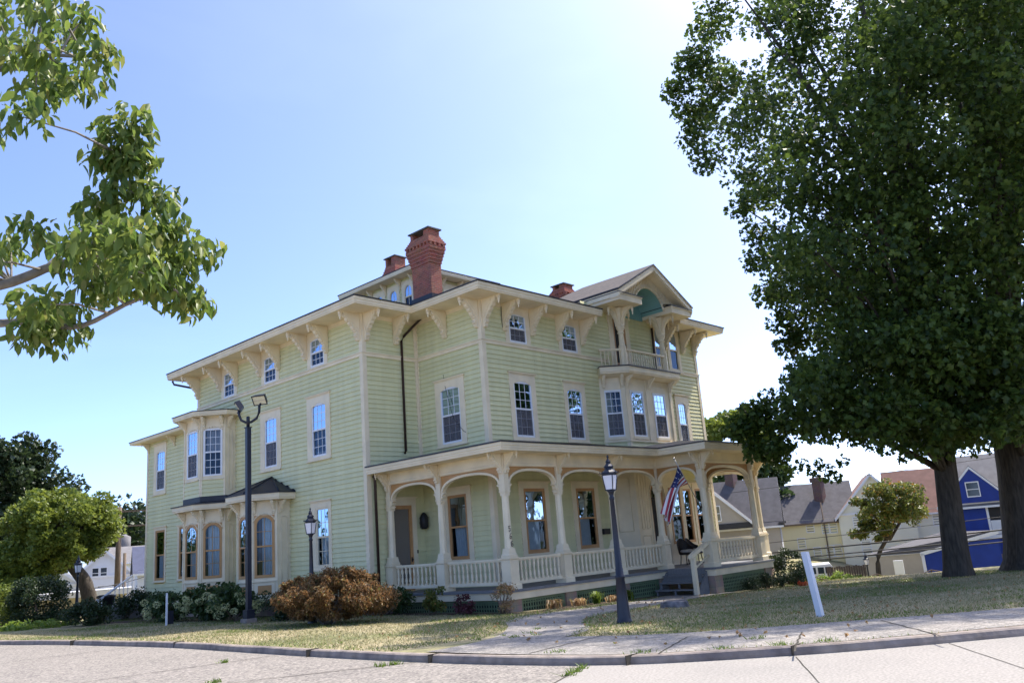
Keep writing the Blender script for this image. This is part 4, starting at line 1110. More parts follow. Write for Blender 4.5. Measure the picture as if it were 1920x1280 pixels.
# stars
for r_ in range(6):
    for c_ in range(5):
        s = (r_ + .6) / 6 * (7 / 13) * .96; t = (c_ + .6 + .0) / 5 * .39
        i, j = int(s * NS), int(t * NT); q = Vector(pts[j * (NS + 1) + i])
        n = (Vector(pts[j * (NS + 1) + i + 1]) - q).cross(Vector(pts[(j + 1) * (NS + 1) + i]) - q).normalized()
        u = (Vector(pts[j * (NS + 1) + i + 1]) - q).normalized(); w2 = n.cross(u)
        for sg in (.006, -.006):
            st = [q + n * sg + (u * math.cos(a) + w2 * math.sin(a)) * (.028 if kk % 2 == 0 else .012) for kk, a in enumerate([math.pi * 2 * x / 10 for x in range(10)])]
            b.add(st, [tuple(range(10))], 'flag_white')
single('flag', b, 'red, white and blue striped flag with white stars drooping from the slanted porch pole', 'flag')

# wicker chairs on the porch
def chair(x, y, rz, label):
    t = thing('wicker_chair', label, 'chair', (0, 0, 0), 'chairs on the porch')
    s = MB(); s.lathe(0, 0, [(.26, .36), (.29, .38), (.29, .42), (.26, .44)], 'wicker', 14); part('seat', s, t)
    bk = MB(); n = 14; vs = []
    for zz, rr in ((.4, .29), (.7, .33), (.95, .32)):
        for k in range(n + 1):
            a = math.pi * (k / n) ; h = zz if zz < .5 else zz - (.3 if zz > .8 else .08) * abs(math.cos(a)) ** 2
            vs.append((rr * math.cos(a), rr * math.sin(a), h))
    bk.add(vs, [(j * (n + 1) + k, j * (n + 1) + k + 1, (j + 1) * (n + 1) + k + 1, (j + 1) * (n + 1) + k) for j in range(2) for k in range(n)], 'wicker', True)
    bk.tube([vs[2 * (n + 1) + k] for k in range(n + 1)], .022, 'wicker', 6); part('backrest', bk, t)
    for a in (45, 135, 225, 315):
        l = MB(); c, q = math.cos(R(a)), math.sin(R(a)); l.tube([(c * .22, q * .22, .38), (c * .27, q * .27, 0)], .018, 'wicker', 6); part('leg', l, t)
    cu = MB(); cu.lathe(0, -.02, [(.2, .44), (.25, .46), (.25, .52), (.18, .55)], 'cushion', 14); part('cushion', cu, t)
    t.location = (x, y, ZF); t.rotation_euler = (0, 0, rz)
chair(8.75, -1.35, R(-20), 'dark wicker porch chair with pale cushion, the nearer one beside the steps')
chair(9.35, -1.35, R(10), 'dark wicker porch chair behind the flag pole, the one closer to the corner column')
# ------------------------------------------------------------------ ground
def ground_mat(name, stops, scale, rough=0.95, speck=None, big=0.15, bump=0.3, bscale=60):
    m = bpy.data.materials.new(name); m.use_nodes = True
    n = m.node_tree.nodes; l = m.node_tree.links; b = n['Principled BSDF']; b.inputs['Roughness'].default_value = rough
    b.inputs['Specular IOR Level'].default_value = 0.25
    t = n.new('ShaderNodeTexCoord')
    z = n.new('ShaderNodeTexNoise'); z.inputs['Scale'].default_value = big; z.inputs['Detail'].default_value = 7; z.inputs['Roughness'].default_value = 0.65
    l.new(t.outputs['Object'], z.inputs['Vector'])
    r = n.new('ShaderNodeValToRGB')
    while len(r.color_ramp.elements) < len(stops): r.color_ramp.elements.new(0.5)
    for e, (p, c) in zip(r.color_ramp.elements, stops): e.position = p; e.color = (*c, 1)
    l.new(z.outputs['Fac'], r.inputs['Fac']); col = r.outputs['Color']
    z2 = n.new('ShaderNodeTexNoise'); z2.inputs['Scale'].default_value = scale; z2.inputs['Detail'].default_value = 4
    l.new(t.outputs['Object'], z2.inputs['Vector'])
    mx = n.new('ShaderNodeMixRGB'); mx.blend_type = 'OVERLAY'; mx.inputs['Fac'].default_value = 0.6
    l.new(col, mx.inputs['Color1']); l.new(z2.outputs['Fac'], mx.inputs['Color2']); col = mx.outputs['Color']
    if speck:
        v = n.new('ShaderNodeTexVoronoi'); v.inputs['Scale'].default_value = speck
        l.new(t.outputs['Object'], v.inputs['Vector'])
        h = n.new('ShaderNodeSeparateColor'); l.new(v.outputs['Color'], h.inputs[0])
        rr = n.new('ShaderNodeValToRGB'); rr.color_ramp.elements[0].color = (.42, .41, .43, 1); rr.color_ramp.elements[1].color = (1.2, 1.18, 1.15, 1)
        l.new(h.outputs[0], rr.inputs['Fac'])
        m2 = n.new('ShaderNodeMixRGB'); m2.blend_type = 'MULTIPLY'; m2.inputs['Fac'].default_value = 0.8
        l.new(col, m2.inputs['Color1']); l.new(rr.outputs['Color'], m2.inputs['Color2']); col = m2.outputs['Color']
    l.new(col, b.inputs['Base Color'])
    z3 = n.new('ShaderNodeTexNoise'); z3.inputs['Scale'].default_value = bscale; z3.inputs['Detail'].default_value = 4
    l.new(t.outputs['Object'], z3.inputs['Vector'])
    bp = n.new('ShaderNodeBump'); bp.inputs['Strength'].default_value = bump; bp.inputs['Distance'].default_value = 0.02
    l.new(z3.outputs['Fac'], bp.inputs['Height']); l.new(bp.outputs['Normal'], b.inputs['Normal'])
    M[name] = m
ground_mat('lawn', [(.30, (.11, .13, .045)), (.44, (.22, .21, .105)), (.57, (.35, .295, .18)), (.74, (.17, .18, .075))], 18, big=0.35, bump=0.6)
ground_mat('yard', [(.35, (.10, .13, .03)), (.6, (.17, .17, .06))], 6, big=.1)
ground_mat('aggregate', [(.3, (.25, .23, .208)), (.5, (.29, .266, .238)), (.7, (.27, .248, .224))], 26, speck=26, big=.5, bump=.5)
ground_mat('walk_aggregate', [(.3, (.25, .238, .222)), (.6, (.34, .315, .285)), (.75, (.29, .27, .25))], 9, speck=40, big=.4, bump=.4)
ground_mat('concrete', [(.3, (.265, .248, .228)), (.55, (.305, .283, .258)), (.75, (.28, .262, .242))], 30, big=.6, bump=.15)
ground_mat('kerbstone', [(.3, (.17, .145, .14)), (.5, (.28, .235, .20)), (.72, (.21, .185, .18))], 5, big=.9, bump=.6, bscale=14)
ground_mat('mulch', [(.3, (.05, .036, .026)), (.7, (.11, .08, .055))], 25, big=2, bump=.8)
mat('joint', (.07, .06, .045), .95, .4, 9)

KB = [(-13, 80), (-12.2, 30), (-11.75, 16), (-11.26, 9.09), (-10.84, 6.12), (-10.6, 3.17), (-10.42, 0), (-10.52, -3), (-10.62, -6.08), (-10.6, -8.89), (-10.43, -10.78), (-10.01, -12.41), (-8.9, -14.06), (-7.99, -15.05), (-6.86, -16.1), (0, -22.4), (40, -58)]
KA = np.array(KB, float)
def kdist(x, y):
    x = np.asarray(x, float); y = np.asarray(y, float); best = np.full(x.shape, 1e9)
    for a, b in zip(KA[:-1], KA[1:]):
        d = b - a; t = np.clip(((x - a[0]) * d[0] + (y - a[1]) * d[1]) / (d @ d), 0, 1)
        best = np.minimum(best, np.hypot(x - a[0] - t * d[0], y - a[1] - t * d[1]))
    return best
def ground_z(x, y):
    s = kdist(x, y)
    z = -1.5 - .031 * np.minimum(s, 21.5)
    fall = np.clip((s - 21.5) * .14, 0, 3.2)
    k = np.clip((20 - np.asarray(y, float)) / 12, 0, 1)      # the slope only falls away on the right-hand side
    return z - fall * k
def gz(x, y): return float(ground_z(np.array([x]), np.array([y]))[0])
def catmull(P, n):
    P = [Vector(p) for p in P]; out = []
    for i in range(len(P) - 1):
        a, b, c, d = P[max(i - 1, 0)], P[i], P[i + 1], P[min(i + 2, len(P) - 1)]
        for k in range(n):
            t = k / n
            out.append(.5 * ((2 * b) + (c - a) * t + (2 * a - 5 * b + 4 * c - d) * t * t + (3 * b - a - 3 * c + d) * t ** 3))
    out.append(P[-1]); return out
KS = catmull(KB, 6)
def offs(path, o):
    out = []
    for i, p in enumerate(path):
        d = (path[min(i + 1, len(path) - 1)] - path[max(i - 1, 0)]).normalized()
        out.append(p + Vector((-d.y, d.x)) * o)        # towards the lot (left of travel)
    return out
# lawn: from the kerb to the far end of the lot, then the lower yards
KI = offs(KS, .17)
mb = MB(); N = 46
FAR = [(120, 200 - 320 * i / (len(KI) - 1)) for i in range(len(KI))]
cols = []
for i, p in enumerate(KI):
    row = []
    f = Vector(FAR[i])
    for j in range(N + 1):
        t = (j / N) ** 2.4; q = p.lerp(f, t); row.append((q.x, q.y, gz(q.x, q.y)))
    cols.append(row)
vs = [v for r in cols for v in r]
mb.add(vs, [(i * (N + 1) + j, (i + 1) * (N + 1) + j, (i + 1) * (N + 1) + j + 1, i * (N + 1) + j + 1) for i in range(len(cols) - 1) for j in range(N)], 'lawn', True)
struct('lawn', mb)
mb = MB(); S = 1800
mb.quad((-S, -S, -6.2), (S, -S, -6.2), (S, S, -6.2), (-S, S, -6.2), 'yard'); struct('ground', mb)
# kerb with stone joints
mb = MB(); KO = KS; K2 = offs(KS, .16)
n = len(KO); vs = []
for a, b in zip(KO, K2):
    w_ = .012 * math.sin(a.x * 3.1 + a.y * 2.3); o = (b - a) * .12
    vs += [(a.x, a.y, -1.75), (a.x, a.y, -1.56), (a.x + o.x, a.y + o.y, -1.505 + w_ * .5), (a.x + o.x * 2.4, a.y + o.y * 2.4, -1.488 + w_ * .5), (b.x, b.y, -1.49), (b.x, b.y, -1.75)]
mb.add(vs, [(i * 6 + k, (i + 1) * 6 + k, (i + 1) * 6 + k + 1, i * 6 + k + 1) for i in range(n - 1) for k in range(5)], 'kerbstone')
struct('kerb', mb)
# road: exposed aggregate to the left, smooth concrete slabs to the right
mb = MB(); ro = [(p.x + .02, p.y) for p in KS]
vs = [(x, y, -1.6) for x, y in ro] + [(x - 60, y - 8, -1.6) for x, y in ro]; n = len(ro)
mb.add(vs, [(i, n + i, n + i + 1, i + 1) for i in range(n - 1)], 'aggregate'); struct('road', mb)
J = Vector((-10.29, -11.76)); Jd = Vector((-1.18, -.46)).normalized()
seg = [p for p in KS if p.y < -11.8]
mb = MB(); pts = [(-10.27, -11.75)] + [(p.x + .02, p.y) for p in seg]
Q = [J + Jd * 40] + [Vector((p.x - 34, p.y - 30)) for p in seg]
vs = [(x, y, -1.596) for x, y in pts] + [(q.x, q.y, -1.596) for q in Q]; n = len(pts)
mb.add(vs, [(i, n + i, n + i + 1, i + 1) for i in range(n - 1)], 'concrete'); struct('concrete_road', mb)
mb = MB()
for (x0, y0, x1, y1, wd) in [(-10.29, -11.76, -16, -14.0, .02), (-9.05, -14.08, -13.3, -16.8, .012), (-7.64, -15.44, -12.0, -18.6, .012), (-13.2, 2.23, -10.65, 1.66, .03), (-17, -3.4, -10.68, -4.79, .03), (-16.5, -5.0, -10.65, -8.69, .03)]:
    a = Vector((x0, y0)); b = Vector((x1, y1)); d = (b - a).normalized(); q = Vector((-d.y, d.x)) * wd * .5; K = 14; vs = []
    for i in range(K + 1):
        p = a.lerp(b, i / K) + Vector((-d.y, d.x)) * .004 * math.sin(i * 2.3)
        k = .7 + .5 * random.random(); vs += [(p.x + q.x * k, p.y + q.y * k, -1.591), (p.x - q.x * k, p.y - q.y * k, -1.591)]
    mb.add(vs, [(2 * i, 2 * i + 1, 2 * i + 3, 2 * i + 2) for i in range(K)], 'joint')
for (x, y) in [(-10.37, -.08), (-10.62, -5.75), (-8.91, -14.0), (-10.08, -12.29), (-10.75, 5.0), (-10.6, -9.0)]:
    mb.box(x - .06, x + .19, y - .008, y + .008, -1.6, -1.478, 'joint')
struct('road_joints', mb)
# sidewalk and curved walk: strips lying 12 mm above the lawn
def strip(name, A, B, mt, lift, sub=6, cross=3):
    A2, B2 = catmull(A, sub), catmull(B, sub); mb = MB(); vs = []
    for a, b in zip(A2, B2):
        for k in range(cross + 1):
            p = Vector(a).lerp(Vector(b), k / cross); vs.append((p.x, p.y, gz(p.x, p.y) + lift))
    n = len(A2); c = cross + 1
    mb.add(vs, [(i * c + k, (i + 1) * c + k, (i + 1) * c + k + 1, i * c + k + 1) for i in range(n - 1) for k in range(cross)], mt, True)
    return struct(name, mb)
strip('sidewalk', [(-10.28, -8.5), (-10.3, -9.6), (-10.18, -11.0), (-9.85, -12.35), (-8.75, -13.95), (-7.84, -14.93), (-6.7, -15.98), (0.1, -22.2), (20, -39.8)],
      [(-10.0, -8.52), (-9.0, -8.95), (-7.9, -9.38), (-7.4, -10.65), (-6.4, -12.05), (-5.35, -13.35), (-3.6, -15.4), (2.2, -20.6), (22, -38)], 'walk_aggregate', .016)
strip('walk', [(-10.0, -8.5), (-8.75, -8.14), (-7.6, -7.5), (-6.05, -6.2), (-4.8, -4.95), (-2.75, -3.95), (.85, -3.75), (3.2, -3.4), (5.4, -2.6)],
      [(-9.0, -9.0), (-7.95, -9.3), (-6.6, -8.8), (-5.35, -7.8), (-4.0, -6.6), (-1.7, -5.9), (.2, -5.6), (3.2, -4.95), (6.4, -4.6)], 'walk_aggregate', .011)
strip('planting_bed', [(-1.9, 3.3), (-1.9, -2.35), (.8, -2.35), (3.2, -2.35), (5.3, -2.4)], [(-2.7, 3.5), (-2.6, -3.0), (.6, -3.25), (3.2, -3.1), (5.0, -2.7)], 'mulch', .008)
strip('planting_bed', [(-2.5, 20), (-2.5, 14), (-2.5, 8), (-2.5, 4)], [(-6.0, 20), (-5.2, 13), (-4.6, 8), (-4.9, 4)], 'mulch', .006)

mb = MB()
for (x0, y0, x1, y1) in [(-7.75, -11.7, -9.85, -12.6), (-7.2, -13.3, -9.3, -14.2), (-5.5, -13.8, -7.95, -15.5), (-7.5, -9.9, -10.15, -10.6)]:
    a = Vector((x0, y0)); b = Vector((x1, y1)); q = Vector((-(b - a).y, (b - a).x)).normalized() * .012; vs = []
    for i in range(9):
        p = a.lerp(b, i / 8) + q * math.sin(i * 2.7); vs += [(p.x + q.x, p.y + q.y, gz(p.x, p.y) + .022), (p.x - q.x, p.y - q.y, gz(p.x, p.y) + .022)]
    mb.add(vs, [(2 * i, 2 * i + 1, 2 * i + 3, 2 * i + 2) for i in range(8)], 'joint')
struct('sidewalk_joints', mb)
# grass blades over the visible lawn
WLK = [(-10.2, -8.5), (-7.9, -8.4), (-6.2, -7.4), (-4.9, -6.2), (-3.0, -5.1), (.5, -4.7), (3.4, -4.2), (6, -3.4)]
SW = [(-9.1, -9.2), (-9.0, -10.2), (-8.7, -11.4), (-7.6, -13.0), (-6.5, -14.2), (-5.1, -15.7), (1, -21.4)]
def pdist(x, y, P):
    P = np.array(P, float); best = np.full(x.shape, 1e9)
    for a, b in zip(P[:-1], P[1:]):
        d = b - a; t = np.clip(((x - a[0]) * d[0] + (y - a[1]) * d[1]) / (d @ d), 0, 1)
        best = np.minimum(best, np.hypot(x - a[0] - t * d[0], y - a[1] - t * d[1]))
    return best
def inside_lot(x, y):
    kx = np.interp(y, KA[::-1, 1], KA[::-1, 0])
    return x > kx + .2
def blades(name, n, box, size, mt, seed, keep):
    g = np.random.default_rng(seed)
    x = g.uniform(box[0], box[1], n); y = g.uniform(box[2], box[3], n)
    ok = keep(x, y, g); x, y = x[ok], y[ok]; n = len(x)
    z = ground_z(x, y)
    a = g.uniform(0, 2 * np.pi, n); s = size * (.5 + g.random(n)); wd = .008 + .007 * g.random(n)
    lean = g.normal(size=(n, 2)) * .9
    c, q = np.cos(a) * wd, np.sin(a) * wd
    V = np.stack([np.stack([x - c, y - q, z - .01], 1), np.stack([x + c, y + q, z - .01], 1), np.stack([x + lean[:, 0] * s, y + lean[:, 1] * s, z + s], 1)], 1).reshape(-1, 3)
    o = link(name, npmesh(name, V, np.arange(3 * n), 3, mt)); o['kind'] = 'stuff'
    return o
def offpath(x, y, g): return inside_lot(x, y) & (pdist(x, y, WLK) > .80) & (pdist(x, y, SW) > 1.42) & ~((x > -2.6) & (y > -2.9) & (x < 14) & (y < 25)) & ~((y > -4.8) & (x > 5.3) & (x < 10) & (y < 0))
def tint(x, y): return np.sin(x * .9 + 1.3 * np.sin(y * .7)) + np.sin(y * 1.1 + .8 * np.sin(x * .6)) + .6 * np.sin(x * 2.7 + y * 1.9)
blades('dry_grass', 210000, (-12, 14, -17, 14), .034, 'grass_blade', 5, lambda x, y, g: offpath(x, y, g) & (g.random(len(x)) < np.clip(1.25 - np.hypot(x + 10, y + 9) / 34, .25, 1)))
blades('green_grass', 150000, (-12, 14, -17, 22), .04, 'green_blade', 6, lambda x, y, g: offpath(x, y, g) & ((tint(x, y) > .35) | (pdist(x, y, SW) < 2.1) | (kdist(x, y) < .6) & (g.random(len(x)) < .6) | (pdist(x, y, WLK) < 1.5) & (g.random(len(x)) < .8)))
def tufts(name, pts, n, mt, size, seed, spread=.12, z=None):
    g = np.random.default_rng(seed); P = np.array(pts, float); idx = g.integers(0, len(P), n)
    x = P[idx, 0] + g.normal(size=n) * spread; y = P[idx, 1] + g.normal(size=n) * spread
    zz = np.full(n, z) if z is not None else ground_z(x, y) + .01
    a = g.uniform(0, 6.28, n); s = size * (.5 + g.random(n)); wd = .008 + .006 * g.random(n); ln = g.normal(size=(n, 2)) * .8
    V = np.stack([np.stack([x - np.cos(a) * wd, y - np.sin(a) * wd, zz - .01], 1), np.stack([x + np.cos(a) * wd, y + np.sin(a) * wd, zz - .01], 1), np.stack([x + ln[:, 0] * s, y + ln[:, 1] * s, zz + s], 1)], 1).reshape(-1, 3)
    o = link(name, npmesh(name, V, np.arange(3 * n), 3, mt)); o['kind'] = 'stuff'
jl = [(-10.5 - .25 * i, -11.84 - .1 * i) for i in range(3)] + [(-10.9, -8.5), (-11.1, -8.4), (-11.6, -4.55), (-13, -6.9)]
tufts('weeds', jl, 260, 'green_blade', .05, 7, .05, -1.59)
tufts('weeds', [(-9.9, -10.9), (-9.75, -12.3), (-8.8, -13.8), (-9.2, -13.2), (-8.4, -14.2), (-8.0, -13.0)], 240, 'green_blade', .05, 8, .08)
tufts('weeds', [(-6.8 + random.uniform(-2, 2), -7.9 + random.uniform(-.6, .6)) for _ in range(10)], 200, 'green_blade', .04, 9, .05)
# fallen leaves
g = np.random.default_rng(3)
P = []
for _ in range(260):
    x, y = g.uniform(-9, 9), g.uniform(-15, -4)
    if inside_lot(np.array([x]), np.array([y]))[0]: P.append((x, y, gz(x, y) + .05))
V, T = leaves(P, [.02] * len(P), 4, .055, 4, flat=.3)
sel = np.arange(len(V)); o = link('fallen_leaves', npmesh('fallen_leaves', V, T, 3, 'dry_leaf')); o['kind'] = 'stuff'
P = [(1.6 + g.normal() * .35, -11.4 + g.normal() * .3, -1.86) for _ in range(60)]
V, T = leaves(P, [.06] * len(P), 6, .1, 5, flat=.2); o = leafpart('leaf_pile', None, V, T, 'burgundy_leaf', 'heap of dead brown leaves on the shaded lawn right of the white post'); o['category'] = 'leaf heap'
mb = MB(); mb.lathe(-18.4, -10.1, [(2.6, -1.62), (2.5, -1.5), (1.6, -1.4), (.4, -1.36)], 'lawn', 24); struct('verge', mb)
# ------------------------------------------------------------------ street furniture
def lamp_post(label, group='black lantern posts'):
    t = thing('street_lamp', label, 'lamp post', (0, 0, 0), group)
    b = MB(); b.lathe(0, 0, [(.22, -.15), (.22, .05), (.20, .06)], 'kerbstone', 18); part('footing', b, t)
    b = MB()
    b.lathe(0, 0, [(.165, .06), (.165, .10), (.150, .13), (.142, .16), (.118, .52), (.092, .92), (.105, .95), (.105, .98), (.085, 1.0), (.082, 1.12), (.072, 1.14), (.044, 2.50), (.055, 2.52), (.055, 2.56), (.04, 2.58), (.06, 2.66), (.095, 2.70)], 'lamp_black', 14)
    part('post', b, t)
    b = MB()
    b.lathe(0, 0, [(.085, 2.70), (.092, 2.72)], 'lamp_black', sq=True)
    for a in range(4):
        c, s = math.cos(math.pi / 4 + a * math.pi / 2), math.sin(math.pi / 4 + a * math.pi / 2)
        b.tube([(c * .118, s * .118, 2.71), (c * .165, s * .165, 3.02)], .011, 'lamp_black', 5)
    b.lathe(0, 0, [(.125, 3.01), (.155, 3.03), (.155, 3.06), (.185, 3.05), (.17, 3.075), (.10, 3.13), (.085, 3.17), (.105, 3.18), (.10, 3.20), (.055, 3.25), (.045, 3.28), (.058, 3.29), (.03, 3.34), (.012, 3.37), (.022, 3.39), (.02, 3.41), (.004, 3.45)], 'lamp_black', 8, smooth=False, a0=math.pi / 8)
    for a in range(8):
        c, s = math.cos(math.pi / 8 + a * math.pi / 4), math.sin(math.pi / 8 + a * math.pi / 4)
        b.tube([(c * .16, s * .16, 3.06), (c * .205, s * .205, 3.075), (c * .19, s * .19, 3.10)], .008, 'lamp_black', 4)
    ln = part('lantern', b, t)
    g = MB(); g.lathe(0, 0, [(.078, 2.72), (.112, 3.01)], 'lamp_panel', sq=True)
    o = bpy.data.objects.new('frosted_panel', g.mesh('frosted_panel')); C.objects.link(o); o.parent = ln
    o.location = (-ln.location.x, -ln.location.y, -ln.location.z)
    return t
LP = lamp_post('nearest black lantern post, before the porch on a round concrete footing')
for k, (x, y, zz, rz, lab) in enumerate([(-5.05, -8.5, gz(-5.05, -8.5) - .06, 12, None), (-5.55, 1.9, -1.92, 20, 'black lantern post rising behind the rust-coloured bush, before the long green wall'),
                              (-5.0, 20.9, -2.35, 5, 'black lantern post before the light green maple and the low beige shed'),
                              (-6.05, 26.7, -2.6, 5, 'black lantern post rising behind the clipped hedge at the left edge'),
                              (36.3, 3.0, -5.6, 0, 'small black lantern post by the sunlit hedge in the yard below the lawn')]):
    o = LP if k == 0 else copy_tree(LP)
    o.location = (x, y, zz); o.rotation_euler = (0, 0, R(rz))
    if lab: o['label'] = lab

# twin floodlight pole
t = thing('floodlight_pole', 'tall square dark pole carrying two floodlights on a curved fork, before the bay windows', 'floodlight', (-5.5, 5.45, -1.7))
b = MB(); b.box(-5.57, -5.43, 5.38, 5.52, -1.7, 4.36, 'lamp_black'); b.box(-5.595, -5.405, 5.355, 5.545, 4.36, 4.39, 'lamp_black'); part('pole', b, t)
b = MB(); b.box(-5.68, -5.32, 5.27, 5.63, -1.9, -1.52, 'kerbstone'); part('footing', b, t)
b = MB(); b.box(-5.63, -5.37, 5.32, 5.58, -1.52, -1.26, 'lamp_black'); part('base_cover', b, t)
b = MB(); b.lathe(-5.5, 5.45, [(.055, 4.39), (.055, 4.72), (.045, 4.74)], 'lamp_black', 12)
FX = frame(-5.5, 5.45, .69, -.72)
b.tube([FX(-.30, 4.98), FX(-.29, 4.80), FX(-.22, 4.63), FX(-.08, 4.55), FX(.1, 4.55), FX(.28, 4.66), FX(.36, 4.85), FX(.37, 5.06)], .042, 'lamp_black', 10)
part('fork', b, t)
def flood(u, z, yawd, name):
    b = MB()
    # box head, tapered behind
    w_, h_, d_ = .25, .17, .17
    P = []
    for (sx, sz, dy) in [(-1, -1, 0), (1, -1, 0), (1, 1, 0), (-1, 1, 0), (-.72, -.6, 1), (.72, -.6, 1), (.72, .85, 1), (-.72, .85, 1)]: P.append(Vector((sx * w_, -dy * d_ * -1.0, sz * h_)))
    rot = Matrix.Rotation(R(yawd), 3, 'Z') @ Matrix.Rotation(R(32), 3, 'X')
    org = Vector(FX(u, z))
    tr = lambda p: tuple(org + rot @ p)
    b.add([tr(p) for p in P], [(4, 5, 6, 7), (0, 1, 5, 4), (1, 2, 6, 5), (2, 3, 7, 6), (3, 0, 4, 7)], 'lamp_black')
    fr = [(-1, -1), (1, -1), (1, 1), (-1, 1)]
    vs = [tr(Vector((x * w_, -.012, y * h_))) for x, y in fr] + [tr(Vector((x * (w_ - .03), -.012, y * (h_ - .03)))) for x, y in fr]
    b.add(vs, [(i, (i + 1) % 4, 4 + (i + 1) % 4, 4 + i) for i in range(4)], 'lamp_black')
    b.tube([org + rot @ Vector((0, .05, -.1)), Vector(FX(u, z - .2))], .035, 'lamp_black', 8)
    h = part('floodlight', b, t)
    g = MB(); g.add([tr(Vector((x * (w_ - .03), -.004, y * (h_ - .03)))) for x, y in fr], [(0, 1, 2, 3)], 'led')
    g.add([tr(Vector((x * (w_ - .03), -.009, y * .012))) for x, y in fr], [(0, 1, 2, 3)], 'steel'); part('lens', g, h)
    return h
flood(.37, 5.24, -62, 'a'); flood(-.34, 5.06, -120, 'b')

# white posts, sign, stump and other small things
mb = MB(); mb.add([tuple(Vector((-4.18, -12.23, -1.75)) + Vector(v)) for v in [(-.06, -.05, 0), (.06, -.05, 0), (.06, .05, 0), (-.06, .05, 0), (-.09, .06, 1.24), (.03, .06, 1.24), (.03, .16, 1.24), (-.09, .16, 1.24)]],
                       [(0, 1, 5, 4), (1, 2, 6, 5), (2, 3, 7, 6), (3, 0, 4, 7), (4, 5, 6, 7)], 'post_white')
single('white_post', mb, 'leaning square white wooden post on the lawn beside the sidewalk', 'post')
mb = MB(); mb.box(-6.33, -6.28, 9.3, 9.35, -1.7, -.62, 'post_white'); 
t = thing('yard_sign', 'thin white stake with a small dark board at the hydrangeas', 'yard sign', (-6.3, 9.3, -1.7)); part('stake', mb, t)
mb = MB(); mb.box(-6.27, -6.07, 9.32, 9.35, -1.62, -1.2, 'lamp_black'); mb.box(-6.4, -5.9, 9.2, 9.45, -1.69, -1.66, 'post_white'); part('board', mb, t)
mb = MB(); mb.lathe(-6.54, 17.4, [(.05, -1.72), (.05, -1.45), (.075, -1.44), (.075, -1.3), (.05, -1.28)], 'post_white', 10); single('marker_post', mb, 'short white and grey marker stub in the shaded grass before the dark bush', 'marker')
b = MB(); n = 22; vs = []
for zz, rr in ((-.25, 1.15), (0.0, 1.05), (.13, .96), (.15, .9)):
    for k in range(n):
        a = 2 * math.pi * k / n; r_ = .35 * rr * (1 + .08 * math.sin(3 * a + .5) + .05 * math.sin(7 * a)); vs.append((-.4 + r_ * math.cos(a), -6.65 + r_ * math.sin(a), -1.81 + zz))
b.add(vs, [(j * n + k, j * n + (k + 1) % n, (j + 1) * n + (k + 1) % n, (j + 1) * n + k) for j in range(3) for k in range(n)] + [tuple(3 * n + k for k in range(n))], 'stump_wood', False)
single('tree_stump', b, 'low grey sawn tree stump on the lawn beside the walk to the porch steps', 'stump')

# ------------------------------------------------------------------ trees
def limb(b, pts, r0, r1, mt, seg=9):
    P = catmull([Vector(p) for p in pts], 4); n = len(P)
    b.tube(P, [r0 + (r1 - r0) * (i / (n - 1)) ** .8 for i in range(n)], mt, seg)
UPPER = [[5.02, -5.63, 15.26, 0.55], [5.38, -5.79, 14.59, 0.6], [5.64, -5.7, 13.56, 0.6], [6.06, -5.87, 12.79, 0.6], [5.32, -6.28, 16.14, 0.7], [5.58, -6.94, 17.2, 0.8], [5.68, -7.33, 18.0, 0.8], [5.96, -6.62, 15.16, 0.7], [7.18, -6.46, 11.03, 0.6], [7.62, -6.59, 10.07, 0.6], [7.73, -6.39, 9.15, 0.6], [8.13, -6.41, 8.01, 0.6], [8.63, -6.62, 7.05, 0.6], [8.88, -6.55, 6.12, 0.55], [8.07, -9.53, 16.92, 0.8], [7.73, -9.4, 17.59, 0.8], [7.63, -8.84, 16.33, 0.7], [8.29, -10.08, 17.8, 0.8], [8.14, -9.21, 15.82, 0.8], [8.6, -10.08, 16.86, 0.8], [7.11, -8.66, 17.39, 0.7]]
